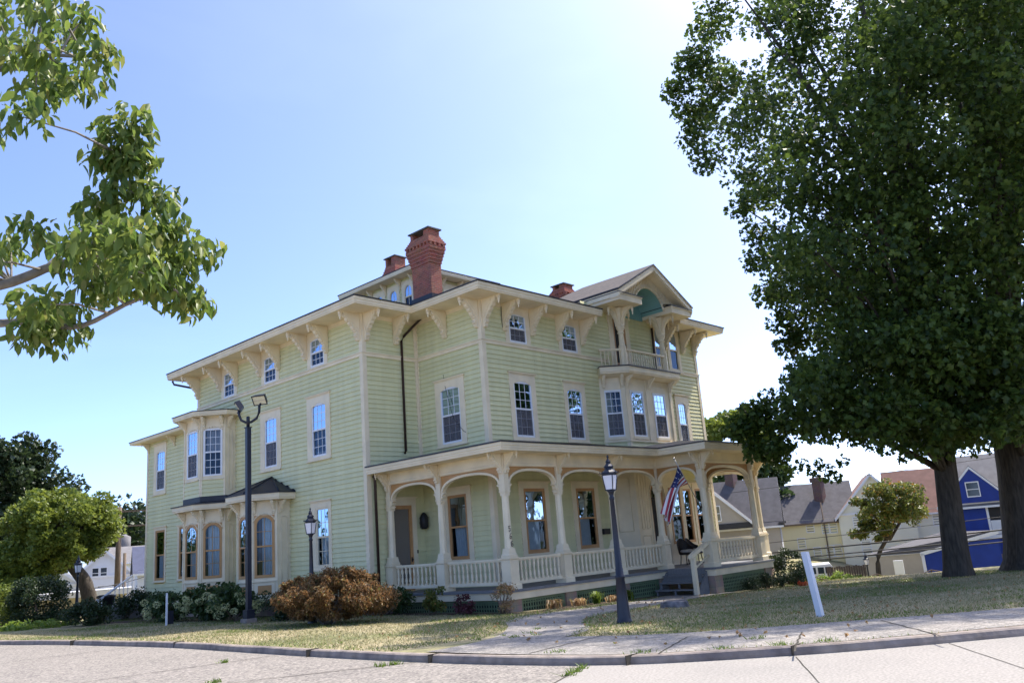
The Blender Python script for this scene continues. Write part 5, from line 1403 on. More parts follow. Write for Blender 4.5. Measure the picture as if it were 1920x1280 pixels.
MAPLE = '7.8,-9.4,13.7,1;10.5,-5.6,13.1,1;21.1,-10.3,11.1,1;20.4,-21.9,17.4,0.8;10.2,-14.5,7.7,1.1;16.7,-6.7,5.6,1;6.6,-12.8,10.1,0.8;22.6,-21.7,21.4,0.6;15.8,-12.4,16,1;23.7,-12.7,14.7,1;8.7,-12.3,7.9,0.9;4.2,-13.7,9.8,1;11.2,-12.6,9.5,1;10.2,-13,11.5,0.9;11.7,-10.8,20.4,0.9;5.5,-11.9,6.1,1;6.3,-13,7.7,0.9;11.5,-8.8,6.1,1.1;5.1,-7.8,13.9,1.1;12.4,-7.3,7.3,1.1;10.6,-13.1,16.9,1.1;12.5,-6.1,9.7,1;6.2,-17.3,15.9,1.1;10.7,-7,5.5,0.7;20.9,-21.6,25.8,0.8;17.3,-11.5,18.7,0.8;5.7,-6.8,15.4,0.9;13.2,-9.7,12,0.9;13.3,-13.7,8.5,0.8;8.8,-8.4,20.2,1.1;14.6,-9.1,7.4,0.9;15.1,-10.6,17.4,0.9;7,-14.6,7.5,0.9;18.5,-8.7,5.4,0.9;13.6,-15.3,27.5,1.1;20.6,-17.9,10.3,0.8;26.8,-18.7,11.3,1;16.5,-8.5,16.4,0.8;9.4,-4.9,17.8,0.9;21.4,-11,13.8,0.8;7.2,-8.5,12.6,0.8;10,-9.1,9.6,1.1;7.4,-10.2,6.8,1.1;13.3,-12.8,12.4,1.1;25.5,-16,11.9,0.8;16.3,-15.4,4.5,1.1;14.1,-9.8,20.1,0.8;10.6,-11.2,17.3,0.8;5.6,-13.1,11.3,0.9;18.8,-19.1,28.6,0.8;12.7,-16.3,9.3,1.1;13.1,-8.8,9.8,1;8.4,-10.7,4.3,1;9.2,-8,7.9,0.9;17.1,-10.6,16.5,0.9;18.9,-9.2,10.1,1;9.5,-7.7,15.6,0.8;6.7,-8.9,6.8,1.1;13.5,-10.9,14.7,1;11.5,-7.9,5.5,1;8.5,-15.2,13.7,1;14.7,-11.9,3,0.6;24.4,-19,22.9,1.1;13.4,-11,8.1,0.8;15.2,-12.2,9.9,0.9;13.4,-10.8,15.5,0.8;16.2,-12.7,20.1,0.8;3.7,-14.4,13.7,1.1;16.5,-19.2,21,1.1;17.3,-7.5,15.4,0.8;8.3,-9,5.2,0.9;18.1,-7.6,12.7,0.8;19.8,-16.5,8.5,1.1;6.7,-12.9,15.3,1.1;5.9,-13.2,12.9,1;11.3,-6.5,6.3,0.8;22.6,-20.8,17.1,0.9;8.9,-6.3,12.1,0.6;8.3,-8.7,13.7,1.1;14.3,-14.6,24.7,1;15.6,-19.1,10.7,1;6.3,-13.4,6.9,0.9;19.9,-15.3,4.4,1.1;22.4,-13.8,21.9,1.1;25,-19.2,20.6,0.9;12.7,-9.2,16.4,0.8;15.6,-8.3,9.8,0.9;27.6,-16.7,11.2,1.1;14.1,-12.7,15,0.9;8.3,-15,11.7,0.8;9.5,-6.8,8.2,1.1;10,-7.5,7.1,0.9;22.8,-14.1,11.8,0.8;19.8,-18.8,14.9,0.9;17.4,-13.8,3.8,1;11.6,-15.5,16.4,0.9;13.6,-19.4,13.9,0.9;20.4,-13.8,21.2,1.1;15.1,-14.8,13.7,0.9;18.4,-9.6,18.5,1.1;10.7,-18.4,20.6,0.9;6.8,-12.1,16.5,0.8;21.6,-11.4,10,1;6.8,-16,14.6,0.9;4.7,-8.9,18.5,0.6;10.9,-12.9,8.6,0.8;12.3,-13,13.9,1;4.9,-7.5,2.3,0.5;9.5,-10.9,4.3,0.8;22.7,-18.4,6.5,0.7;7.8,-15.7,13.7,1;8.8,-11.1,14.4,0.9;20,-8.2,16.1,1.1;9.2,-6.1,17.1,0.9;14.7,-17.7,20.7,0.9;21.2,-10.7,5.4,1;5.6,-13.7,9.2,0.9;18.2,-20.8,17.3,0.8;15.3,-12.3,4.3,1.1;11.3,-14.8,16.9,1;9.8,-9.1,20.4,0.8;16.3,-11.7,3.4,0.7;18.3,-10.1,19.8,0.9;10.8,-11.9,14.7,1;7.5,-6.1,18.5,0.8;20.3,-12.7,21.4,1.1;12.1,-10.8,18.8,1.1;4.3,-10.6,16.2,1;6.8,-14.9,10.2,0.8;15,-10.8,5.3,0.9;12.1,-14,10.9,1.1;17,-8.2,6.3,0.8;6.3,-13.8,15.4,0.9;8.8,-8.9,9.7,0.8;9.6,-8.8,18,0.8;13.1,-17.8,23.3,1;12.6,-6.5,4.7,0.8;15.3,-12,5.3,1;21.1,-15.2,25.2,1;9.2,-13.8,11.6,1;7.1,-10.5,8,0.9;9.1,-8.6,19,0.8;5,-6.5,15.9,0.7;18.8,-11.1,3.5,0.5;10.2,-8.3,3,0.6;6.5,-14.9,18.4,1;8,-10.2,14.5,1.1;9.9,-11.5,6.1,1;6.8,-7.7,11.2,1.1;7.9,-13.3,7,1;5.2,-10.2,8.3,0.9;6.4,-16,15.8,1.1;12.2,-10,6.7,1;17.1,-14.5,14.7,0.9;11.7,-7.5,8.6,1;8.2,-15.5,23.2,0.9;9.2,-14.6,13.7,1.1;14.8,-15.5,4,1;7.2,-11.4,14.7,0.9;5.8,-7.4,11.5,0.8;18.4,-17.9,14.1,1;14.3,-10.7,9.8,0.9;5.8,-9,14.5,1.1;14.1,-19.1,16.9,0.8;11,-15.7,7.5,1.1;14.3,-18,7.5,1.1;14.9,-6.5,6.3,0.9;12.6,-10.5,3.1,0.7;17.9,-9.1,23.8,0.9;6.5,-11.5,22,1.1;12.9,-14.4,12.8,1;9.8,-15.4,26.9,0.6;14.5,-19.2,25.6,0.9;4.5,-8,12.3,1.1;13.5,-11.9,7.2,1.1;13.7,-12.1,5.2,0.9;14.5,-14.7,15.8,0.9;8.4,-13.1,7.7,1.1;20.6,-11.3,6.4,1.1;10,-14.1,26.4,1;13.7,-11.6,2.8,0.6;5.4,-9.6,11.6,1.1;15.9,-16.2,5.9,0.8;12.8,-13.2,18.8,1;14.2,-10.4,23.1,0.9;9.3,-11.1,11.8,1.1;20.3,-13.3,18.4,0.8;12.9,-20,17.7,0.9;8.3,-6.5,14.6,0.8;4.8,-14.3,11.8,1.1;15.7,-15.2,15.4,0.9;5.9,-5.9,14.3,0.7;13,-18.9,26.1,0.8;9.1,-7.2,19,0.8;22.2,-18.7,20,1;8.5,-10.6,18.9,1;23.1,-19,8.2,0.9;20.8,-11.1,9.7,0.9;7.1,-11.7,10.5,1.1;25.2,-20.1,13.5,0.8;22.9,-17.4,5.6,0.9;7.1,-8.4,10.7,1.1;14.2,-13.3,5.6,0.9;17.4,-14.9,18.4,1;11.5,-5.8,10.1,1;9.9,-7.1,9.7,0.9;10.2,-5,15.5,1;5.6,-11.3,10.1,1;7.1,-8.3,3.1,0.5;16.7,-16,27.7,1.1;17.6,-20.2,18.2,0.8;8.2,-7.7,7.1,0.8;16.9,-20.6,24,1.1;17.7,-21.3,22.6,0.6;8.7,-16.6,17.4,0.9;7.7,-8.9,10.9,1.1;22.7,-19.4,14.1,1;12.7,-15.3,26.8,1;10.3,-11.5,28.1,0.7;5.9,-13.1,9.9,0.8;5.9,-12.6,6.6,1.1;12.4,-6.1,7.3,1.1;12.5,-18.2,26.4,0.8;16.6,-6.4,11.7,1;10.6,-16.7,21.4,1;8.6,-14.8,9.4,0.9;22.4,-21.3,11.3,0.7;7.7,-17.3,8.2,0.8;21.6,-10.3,17.3,1;8.3,-15.2,6.3,1.1;16,-18.5,7.7,0.8;9.1,-13.1,6.9,1;14.5,-6.5,4,0.6;11.7,-11.7,4.7,0.8;22.1,-21.1,21.5,0.9;9.3,-13.3,26.6,0.9;5.7,-10.2,22.3,0.7;16.2,-12.9,28.4,1;5.8,-8.8,3.4,1;10.8,-8.6,7.7,1.1;8.2,-12.4,23.2,0.8;9.7,-9.4,5.7,1.1;9.2,-8.7,4.1,0.9;14.5,-14.9,19.5,0.8;4.2,-13,16.7,0.9;9,-9.8,19.4,0.9;13.1,-18.2,20.3,0.8;20.2,-10.9,21.4,1.1;8.7,-10,23.8,0.9;17.1,-11.8,13.4,0.8;10.4,-13.4,16,0.8;14.9,-16.6,22.5,0.9;17.9,-8.8,4.3,1;16.3,-13.5,19,1.1;8.5,-12.2,11.1,0.9;20.3,-17.9,11.2,1;15.7,-14.4,4.6,0.8;12.2,-14.4,11.7,1.1;11.4,-19.2,20.4,1.1;16.6,-12,19.4,1;5.6,-10.8,6.5,1.1;8.2,-10.4,11,1;21.9,-20.7,26,0.8;4.8,-7.9,3.1,0.7;7.1,-15.1,12.8,1;15.2,-8.2,3,0.7;17.2,-15.9,7.2,0.8;7.3,-10.1,11.9,0.8;22.7,-12,15.8,0.8;11.9,-16.9,15.9,0.9;9.9,-8,9.3,0.8;9.4,-11.3,12.7,1;17.3,-19,9.9,1.1;15.9,-11.5,27.4,1.1;7.4,-8,8.6,1;13.1,-15.7,18.9,1;16.8,-14.2,16.4,0.9;8.7,-4.7,16,0.6;13,-10.3,27.4,1.1;21.6,-14.2,16.4,1.1;15.2,-6.4,7.3,1;19,-16.7,18.5,1;9.9,-6.5,16.4,1.1;8.1,-7,9.1,1;10.7,-7.5,3.4,0.7;8.4,-7.2,15.1,0.8;16.6,-9.5,2.8,0.5;7.7,-9.1,7.6,1.1;12.6,-7.5,11.2,0.8;10.3,-14,10.2,1;9.8,-16.1,13,1;17.4,-12.8,21.8,1.1;11.2,-9.2,2.7,0.5;15.4,-14.5,30.4,1;18.3,-11.5,16.5,0.9;20.5,-12.6,16.5,0.9;21.5,-15.4,21.8,0.9;19.3,-14.5,14.6,0.9;16.9,-13.9,14.1,0.8;20.2,-10.1,11.8,1.1;18.8,-7.6,10,1.1;16.4,-9.2,11.7,1;13.1,-13.5,25.9,0.9;17.5,-19.5,29.1,0.8;12,-7.3,6,1.1;8.2,-14.2,16.6,1;17.7,-11.7,10.2,1;9.4,-7.9,20.7,1.1;3.6,-12.1,11.2,1;20.5,-9.5,9.4,0.8;23.9,-19.4,7.7,0.6;10,-11.9,8.8,1;15.6,-13.1,6.8,0.9;19,-14.4,18.4,0.8;14.8,-9.6,5.8,1;18.3,-20.1,24.4,1.1;9.9,-15,13.5,0.8;13.5,-16.6,28.7,0.8;12.9,-10.8,7,1;15.7,-18.2,22.3,1;11.6,-7.2,21.2,0.9;20.7,-17.1,18.3,1.1;11.4,-13.2,18,1.1;9.8,-12.8,8.3,0.9;5,-15.4,11.3,0.8;10.4,-10.7,9,0.8;6.6,-11.6,22.9,1.1;18.9,-12.6,17.2,1;11.4,-17.4,26.5,0.6;9.9,-6.7,14.1,0.9;12.1,-6.8,9.2,0.8;16,-18.7,19.5,1;17.5,-8.8,5.7,1.1;9.2,-6.8,6.5,0.6;21.6,-15.9,4.1,0.6;3.4,-13.6,12.7,1.1;12.7,-7.3,8.3,0.9;5.9,-12.6,14.2,0.8;15.2,-7.2,17.2,1;13,-10.1,10.2,0.8;6.9,-15.3,8.1,0.8;15.8,-6.3,11.1,0.9;13.9,-10.6,5.6,1;18,-13.1,14.8,0.9;6.2,-14.8,12.9,1.1;17,-9.2,16.3,0.9;10.6,-13.7,25.8,1;15.3,-7,12.8,0.8;14,-10.5,3.1,0.7;17.2,-20.4,18.9,0.8;19.3,-8.7,7.3,1;6.3,-10.3,13.3,0.9;4.9,-10.2,10.4,1.1;11.1,-11.2,6,0.8;15.3,-12.2,12.9,1.1;11.5,-7.9,20.1,0.9;9.1,-13.5,10.7,0.8;16.1,-9.8,10.4,0.8;10.1,-10.7,10.2,0.9;16.5,-7.5,10.4,0.9;24.6,-17.9,17.2,1.1;20,-21.3,17.9,1;5.5,-9.4,10.7,1.1;11.8,-6.2,15.6,1.1;20,-13.4,16.1,1;4.2,-9.3,12.9,1.1;12.8,-9.9,14.4,1.1;8.7,-10.3,6.3,0.9;6.5,-12.1,7.5,0.8;11.3,-12.9,3.6,0.8;6.2,-12.7,9.2,0.9;18.4,-10.8,8.5,1;18.9,-10.3,7.9,0.9;10.9,-10.9,7.7,0.9;7.5,-11.1,13.7,1.1;10.1,-6,8.4,0.6;9.8,-9.8,15,0.8;10.4,-12.6,27.8,0.7;14.5,-8.7,5,0.8;22.6,-20.1,23.8,1.1;8.1,-7.1,3,0.5;11.3,-9.5,4.1,0.8;20.9,-16.6,12.9,1.1;5.2,-14.7,14.4,1.1;10.7,-11.8,16.2,0.8;20.5,-16.3,25.8,1.1;7.8,-8.8,16.2,0.9;13.9,-13.7,26.3,1;12.9,-10.6,20.5,1.1;10,-13.1,14.7,0.8;11.1,-14.9,25.4,1;8.3,-15.3,25,1.1;16.4,-15.4,25.4,1;13.7,-7.7,8.5,0.8;5.8,-7.9,18.9,0.8;15.8,-7,5,0.8;6.9,-14.4,11.2,0.8;24.8,-17,12.3,0.8;13.7,-8,6.5,1.1;15.7,-15.6,10.5,0.8;4.8,-9.5,2.6,0.7;7.1,-13.5,2.8,0.7;6.9,-13.1,2.2,0.7;5.5,-12.9,4.3,0.7;9.2,-12.3,4,0.8;5,-9.9,3.5,0.8;6.9,-12.2,2.9,0.8;8.5,-12.7,5.4,0.8;9.9,-13.9,3,0.7;8.6,-12.7,3.5,0.7;6.8,-9.4,2.7,0.7;6.6,-13,2.7,0.8;5.1,-8.4,3.2,0.8;7.9,-14,2.6,0.8;6.8,-14.8,4.6,0.7;4.4,-12.2,4.7,0.6;10.4,-12.8,3.1,0.7;6.2,-8.7,4.2,0.8;6.3,-11.3,4.6,0.8;7.5,-13.8,3.6,0.8;4.6,-9.2,4.2,0.7;8.4,-10.7,3,0.7;5.3,-11.3,4,0.6;9.2,-12.9,3.4,0.7;5.8,-9.5,3.6,0.7;4.3,-10.8,2.3,0.7;7.6,-11.2,4.7,0.8;7.6,-9.7,3.4,0.7;8.6,-11.8,4.1,0.8;7.4,-12.3,3.2,0.6;6.9,-10.9,4.8,0.8;3.9,-10.2,2.9,0.8;8.9,-14.4,4,0.7;7.8,-12.6,2.5,0.6;6.2,-10.3,2.6,0.6;5,-8.6,4.2,0.8;8.4,-12.1,3.6,0.7;6.2,-11.4,3.5,0.8;9.6,-13.2,5.3,0.8;6.2,-13.8,5,0.7;7.8,-14,4.3,0.6;9.4,-11.8,2.2,0.8;7.2,-10.7,4,0.6;8.7,-12.3,5,0.8;9.4,-12.4,4.8,0.7;5.9,-13.6,4.3,0.8;6.8,-13.9,3.4,0.8;6.8,-12.3,4.5,0.6;6.9,-14,4.7,0.7;8.4,-11.3,2.8,0.7;7.1,-10.2,4.6,0.6;5.7,-10.5,2.3,0.7;6.9,-9.8,3.4,0.8;7.8,-12.6,5,0.7;6,-13.1,2.1,0.6;8,-13.3,5.3,0.8;5.1,-12.5,4.8,0.8;3.9,-11.9,4.5,0.7;4,-8.8,3.3,0.8;8.6,-11.6,3.4,0.8;9.9,-12.7,4,0.7;8.2,-10.1,2.9,0.7;7.8,-10.8,3.4,0.8;6.8,-11.2,4.2,0.6;7.8,-13.8,5,0.8;7.2,-12.2,5.3,0.7;8.6,-10.8,2.4,0.8;7.7,-13.1,4.2,0.8;7.8,-11.7,2.5,0.7;5,-11.1,2.8,0.7;8.1,-13.9,3.7,0.8;7.8,-11.8,3.7,0.7;10.4,-14.1,5.4,0.6;4.8,-12.4,4,0.8;7,-13,3.8,0.7;6.6,-13.3,4.5,0.7;6.2,-11.2,2,0.7;4.1,-9.2,2.7,0.7;5.3,-9.9,2.7,0.7;8.9,-13.6,3.8,0.7;10.9,-13.8,4.8,0.6;6.8,-11.6,4.8,0.8;6.2,-11.7,5,0.8;3.2,-9.8,3.9,0.8;4,-9.7,3.7,0.6;7.6,-14.1,1.8,0.8;8.1,-12.2,4.5,0.6;5.5,-12.5,3.7,0.8;6.4,-13.8,2.8,0.8;6.8,-14.5,3.9,0.8;8,-11.9,5.4,0.7;9.9,-12.1,3.2,0.7;5.9,-9.9,4.7,0.6;8.8,-12,2.3,0.8;7.4,-11.2,5.4,0.7;9.3,-14.1,3.5,0.8;6.4,-13.4,3.8,0.7;9,-11.9,2.9,0.6;9.7,-13.3,2.3,0.8;8.9,-13.1,5.1,0.8;5.4,-12,2.4,0.6;4.4,-11,3.3,0.7;4.5,-11.6,2.9,0.7;4.2,-11.3,4.6,0.7;2.4,-9.7,3.6,0.6;4.6,-9.9,4.5,0.8;9.6,-13.8,4.1,0.8;10.9,-13.6,3.1,0.7;6.8,-11.5,2,0.7;8.7,-13.4,4.4,0.8;3.8,-12.1,13.1,0.8;6.6,-8.8,9.5,1;6,-15.1,15.1,0.8;5.3,-14.8,12.2,0.9;7.6,-14.7,14,0.7;5.2,-9.6,9.6,0.8;3.5,-12.7,10.4,1;5.2,-12.7,5.8,1;2.5,-9.9,9.8,0.9;7.7,-15.3,4.8,0.9;10,-14.6,11.4,0.7;6.2,-11.9,14.7,0.9;11.7,-16.1,10.1,0.9;8.8,-15.6,7.4,0.7;6.8,-13.5,13.2,0.8;8.5,-11.9,9.8,0.9;8.2,-15.6,12.8,0.8;11.3,-13.1,7.9,0.8;4.3,-10.8,6.6,0.8;6.4,-9.4,5.9,0.9;4.7,-12.2,13.4,1;7.4,-16.6,12.4,0.7;4.9,-11.1,5.2,0.7;4.2,-10.1,11.2,0.8;7.8,-15.1,8.2,0.9;3.7,-11.9,7.3,0.9;4.8,-12.3,8.7,0.8;10.1,-15.4,15,0.9;11.6,-16.6,13.2,0.9;5.7,-15.5,13.2,0.7;7.6,-12.2,14.2,0.8;11,-14,6.7,0.9;8.3,-13.9,14.6,0.8;7.5,-15.4,10.1,0.9;6.4,-14.7,8.3,0.9;6.4,-10.4,9.5,0.7;7.7,-16.3,10.4,0.9;4.7,-11.4,8.8,0.9;12.4,-14.2,7.7,0.7;8.5,-12.5,14.5,0.8;8,-16.3,9.5,0.7;5.7,-15.8,14.4,0.9;9.3,-13,9.7,0.9;7.5,-11.7,9.5,0.8;6.9,-16,13.6,0.9;5,-13,8.3,0.7;9.5,-14.7,12.1,1;12.9,-15,8.4,0.8;7.8,-15.1,16,0.8;6,-13.7,12.3,0.8;6.7,-15.8,10.9,0.9;10.9,-15.6,15.7,0.9;4,-10.5,5.2,0.8;5,-12.2,11.7,0.8;4.4,-14.3,14.3,0.9;10.6,-16.9,14.4,0.9;9.6,-12.6,6.2,1;6.5,-9.7,8.5,0.9;9.6,-14.5,14.7,1;8.1,-10.9,8.7,0.8;6.5,-9.9,7.2,1;5.6,-13.8,7.6,0.7;10.7,-16.2,10.8,0.7;8,-11,7,0.9;5.9,-15.3,10.4,0.8;8.3,-9.2,6.3,0.9;4.3,-11.5,9.6,0.9;7.5,-13.9,12.5,0.7;8.1,-13,8.9,0.9;3.2,-12.7,11.8,0.9;13.3,-15.5,9,0.8;4.6,-12.2,10.5,0.9;10.2,-15.5,14.1,1;11,-14.8,13.7,0.9;10.1,-15.4,10.7,1;6.8,-11.3,12.2,0.8;2.9,-10.4,7.4,0.8;8.1,-13.3,10.1,0.8;8.4,-14.4,6.8,0.8;7.5,-11.7,6.2,0.7;7,-13,5.6,0.7;11.4,-14.7,10.1,0.7;7.3,-12.3,11.4,1;9.2,-14.1,12.8,0.7;11.5,-16.5,14.7,0.9;11.4,-14.3,7.6,1;7.6,-12.7,15.5,0.7;9.5,-14.8,5.4,0.8;8.3,-14.3,13,0.8;7.9,-12.2,7.3,0.8;9.7,-13.4,13.7,0.8;7.6,-10,10.3,0.8;6.1,-16.5,14.3,0.7;7.5,-14.3,15.4,0.9;9.5,-14.9,6.9,0.7;8.6,-12.5,13.3,1;9.1,-16,15.5,0.7;8.7,-16,10.4,0.9;11.2,-14.4,11.8,1;7.2,-11.9,12.9,0.8;4.3,-10,9.7,0.7;6.2,-11.3,6,0.7;4.7,-10.8,11.2,1;8.7,-15.8,11.8,0.9;7.3,-15.4,9.1,0.9;4.5,-9.1,8.4,0.8;5.1,-13.8,14.5,0.9;5.1,-8.7,7.2,0.8;2.2,-10,7.3,0.8;11,-15.1,11.2,0.7;4.2,-13.5,12.3,0.8;5.2,-10.7,9.4,0.7;8.3,-11.1,10.3,0.8;9.3,-14.1,7.5,0.9;5.8,-14.6,10.7,0.8;6.2,-13.5,14.1,1;9.7,-15.6,16.4,0.8;6.8,-16.8,11.9,0.8;4.6,-13.1,13.4,1;6.5,-14.2,6.2,0.9;9.1,-11.5,8.1,0.9;4.6,-9.7,7,1;11,-16,11.9,0.9;4.8,-15.3,13.7,0.7;13.4,-15.2,7.3,1;5.7,-10,5.5,0.8;6.8,-11.6,8.6,0.8;9.4,-16.5,11.4,0.7;9.3,-17.3,14.4,0.7;9.6,-12,7,0.8'
cl = np.array([[float(v) for v in s.split(',')] for s in MAPLE.split(';')] + [[4.98, -6.89, 3.18, .6], [4.82, -6.58, 2.8, .5], [5.15, -7.24, 3.64, .6], [5.52, -7.39, 2.96, .6], [5.09, -6.69, 2.29, .45], [5.5, -7.09, 2.17, .45], [4.83, -6.83, 3.43, .5], [4.6, -6.44, 3.06, .45]] + UPPER)
T1, T2 = Vector((9.7, -10.4, gz(9.7, -10.4))), Vector((12.55, -11.95, gz(12.55, -11.95)))
d = cl[:, :2] - np.array([-19.4, -19.3]); az = np.arctan2(d[:, 0], d[:, 1])
first = az < np.percentile(az, 62)
for which, base, r0, top, lab in ((first, T1, .35, 12.5, 'big shade maple on the right lawn, the nearer-to-the-porch one of two with dark spreading crown'),
                                  (~first, T2, .82, 13, 'second big maple at the right edge with the thicker trunk')):
    t = thing('maple_tree', lab, 'tree', tuple(base), 'big maples on the right lawn')
    b = MB(); n = 26; H_ = [(-.3, 1.5), (.05, 1.28), (.3, 1.14), (.8, 1.04), (2.0, .98), (3.4, .95), (4.6, .98), (6, .8), (9, .5), (top - 1, .22)]
    vs = []
    for h, k in H_:
        for i in range(n):
            a = 2 * math.pi * i / n
            fl = 1 + (.10 * math.sin(5 * a + 1) + .05 * math.sin(9 * a)) * max(.25, 1 - h / 2) + .035 * math.sin(11 * a + h * 1.3)
            vs.append((base.x + r0 * k * fl * math.cos(a) + .055 * h, base.y + r0 * k * fl * math.sin(a) - .057 * h, base.z + h))
    b.add(vs, [(j * n + i, j * n + (i + 1) % n, (j + 1) * n + (i + 1) % n, (j + 1) * n + i) for j in range(len(H_) - 1) for i in range(n)], 'bark', True)
    CC = cl[which]
    rng = np.random.default_rng(2)
    order = rng.permutation(len(CC))
    for q in order[:55]:
        c = Vector(CC[q][:3]); h = base.z + min(top - 2, max(3.2, (c.z - base.z) * .55)); s = Vector((base.x + .055 * (h - base.z), base.y - .057 * (h - base.z), h))
        m1 = s.lerp(c, .45) + Vector((0, 0, .5)); L = (c - s).length
        b.tube([s, m1, c], [min(.2, .03 + L * .015), min(.1, .02 + L * .008), .015], 'bark', 6)
    part('trunk', b, t)
    V, T = leaves(CC[:, :3], CC[:, 3] * 1.12, 200, .17, 21, droop=.15, shell=.45, squash=.8, jag=True)
    leafpart('crown', t, V, T, 'maple_leaf')
# the drooping sprigs under the lowest branch belong to the first maple
SPR = [(6.73, -7.92, 1.75), (6.95, -8.1, 1.55), (7.08, -8.2, 1.3), (6.85, -7.95, 1.4), (6.6, -7.7, 1.55), (6.1, -7.2, 1.62), (8.5, -9.9, 1.7), (7.3, -8.4, 1.8), (6.4, -7.5, 1.8), (5.9, -6.9, 1.9)]
mt_ = [o for o in bpy.data.objects if o.name == 'maple_tree'][0]
V, T = leaves(SPR, [.26] * len(SPR), 22, .15, 77, droop=.5, jag=True)
for k in range(len(SPR)): leafpart('sprig', mt_, V[k * 176:(k + 1) * 176], T[:22 * 18], 'maple_leaf')

# dogwood leaning in at the upper left, close to the street
DEXT = [[-16.42, -13.32, 2.4], [-16.64, -13.53, 2.35], [-16.47, -13.28, 1.99], [-16.42, -12.93, 2.14], [-16.7, -13.18, 2.82], [-16.79, -13.56, 2.47], [-16.85, -13.17, 2.82], [-17.03, -13.14, 2.87], [-16.83, -13.52, 2.06], [-16.95, -13.26, 3.39], [-17.03, -13.1, 3.18], [-16.9, -13.2, 3.07], [-16.64, -13.34, 2.23], [-17.37, -12.55, 1.81], [-17.13, -12.51, 1.83]]
DOG = '-18.12,-12.8,3.97;-17.54,-12.89,3.57;-17.86,-11.5,4.89;-17.76,-13.82,3.76;-18.19,-13,3.78;-18.05,-13.03,3.23;-18.04,-12.58,3.13;-17.46,-12.55,4.45;-17.24,-12.92,4.34;-18.07,-12.67,4.52;-17.7,-12.98,3.81;-17.67,-12.15,4.53;-17.31,-12.74,3.88;-17.72,-12.24,3.47;-17.2,-12.39,4.47;-17.71,-13.42,3.62;-17.59,-11.56,4.06;-17.79,-13.56,3.02;-17.28,-12.37,4.01;-17.25,-13.05,3.72;-17.17,-12.04,4.25;-17.34,-12.34,5.08;-17.81,-12.7,4.31;-17.86,-11.36,3.45;-17.33,-13.47,3.71;-18.21,-12.6,4.16;-17.06,-13.12,3.31;-16.91,-13.17,3.04;-17.06,-13.04,3.11;-16.92,-13.23,3.22;-17.58,-13.36,1.8;-16.76,-12.42,2.55;-17.79,-11.63,2.46;-17.25,-11.49,2.83;-17.1,-12.47,2.07;-17.51,-11.2,2.92;-17.24,-13.79,2.22;-17.42,-13.66,2.13;-17.89,-13.06,2.11;-17.17,-12.82,2.34;-17.34,-12.63,1.95;-17.17,-13.15,2.06;-17.92,-12.22,2.55;-17.07,-12.05,2.08;-17.04,-13.33,2.41;-16.61,-12.97,2.36;-17.09,-12.97,2.73;-17.8,-11.41,2.83;-16.28,-12.4,2.66;-16.73,-12.24,2.89;-17.41,-11.67,2.73;-16.99,-13.48,2.06;-17.13,-13.82,1.99;-16.8,-12.04,3.01;-17,-13.6,2.32;-17.86,-12.2,2.32;-16.86,-13.12,2.38;-16.88,-12.66,2.25;-17.5,-12.88,2.48;-16.65,-13.17,2.08;-16.86,-11.9,2.82;-16.59,-11.95,2.42;-17.63,-11.84,2.69;-16.74,-12.09,2.63'
dc = np.array([[float(v) for v in s.split(',')] for s in DOG.split(';')] + DEXT)
t = thing('dogwood_tree', 'near tree reaching in from the upper left with drooping light green leaves', 'tree', (-18.33, -10.05, -1.5))
b = MB()
limb(b, [(-18.33, -10.05, -1.6), (-18.46, -10.47, .14), (-18.6, -10.8, 1.49)], .13, .10, 'bark_grey')
L1 = [(-18.6, -10.8, 1.49), (-17.92, -11.76, 2.12), (-17.46, -12.31, 2.27), (-17.25, -12.57, 2.37), (-17.07, -12.78, 2.41), (-16.9, -12.99, 2.48), (-16.7, -13.2, 2.48)]
L2 = [(-18.6, -10.8, 1.49), (-17.9, -11.72, 1.96), (-17.48, -12.18, 1.97), (-17.28, -12.39, 1.96), (-17.05, -12.62, 1.9), (-16.76, -12.99, 2.07), (-16.51, -13.26, 2.04)]
L3 = [(-18.6, -10.8, 1.49), (-18.29, -11.63, 2.87), (-17.98, -12.28, 3.78), (-17.71, -12.61, 3.87), (-17.47, -12.9, 3.94), (-17.27, -13.1, 3.9)]
TW = [(-17.07, -12.78, 2.41), (-17.03, -12.94, 2.73), (-17.0, -13.04, 2.92), (-17.0, -13.13, 3.16), (-16.96, -13.22, 3.31)]
for P_, a, c in ((L1, .06, .012), (L2, .05, .01), (L3, .05, .01), (TW, .016, .006)): limb(b, P_, a, c, 'bark_grey', 8)
allp = [Vector(p) for P_ in (L1[2:], L2[2:], L3[2:], TW) for p in catmull([Vector(q) for q in P_], 4)]
for c in dc:
    c = Vector(c); q = min(allp, key=lambda p: (p - c).length); m1 = q.lerp(c, .5) + Vector((0, 0, .04))
    b.tube([q, m1, c], [.011, .008, .004], 'bark_grey', 5)
part('trunk', b, t)
V, T = leaves(dc, np.full(len(dc), .205), 80, .09, 31, droop=.75, aspect=.52, shell=.5, squash=.75, oval=True)
leafpart('crown', t, V, T, 'dogwood_leaf')

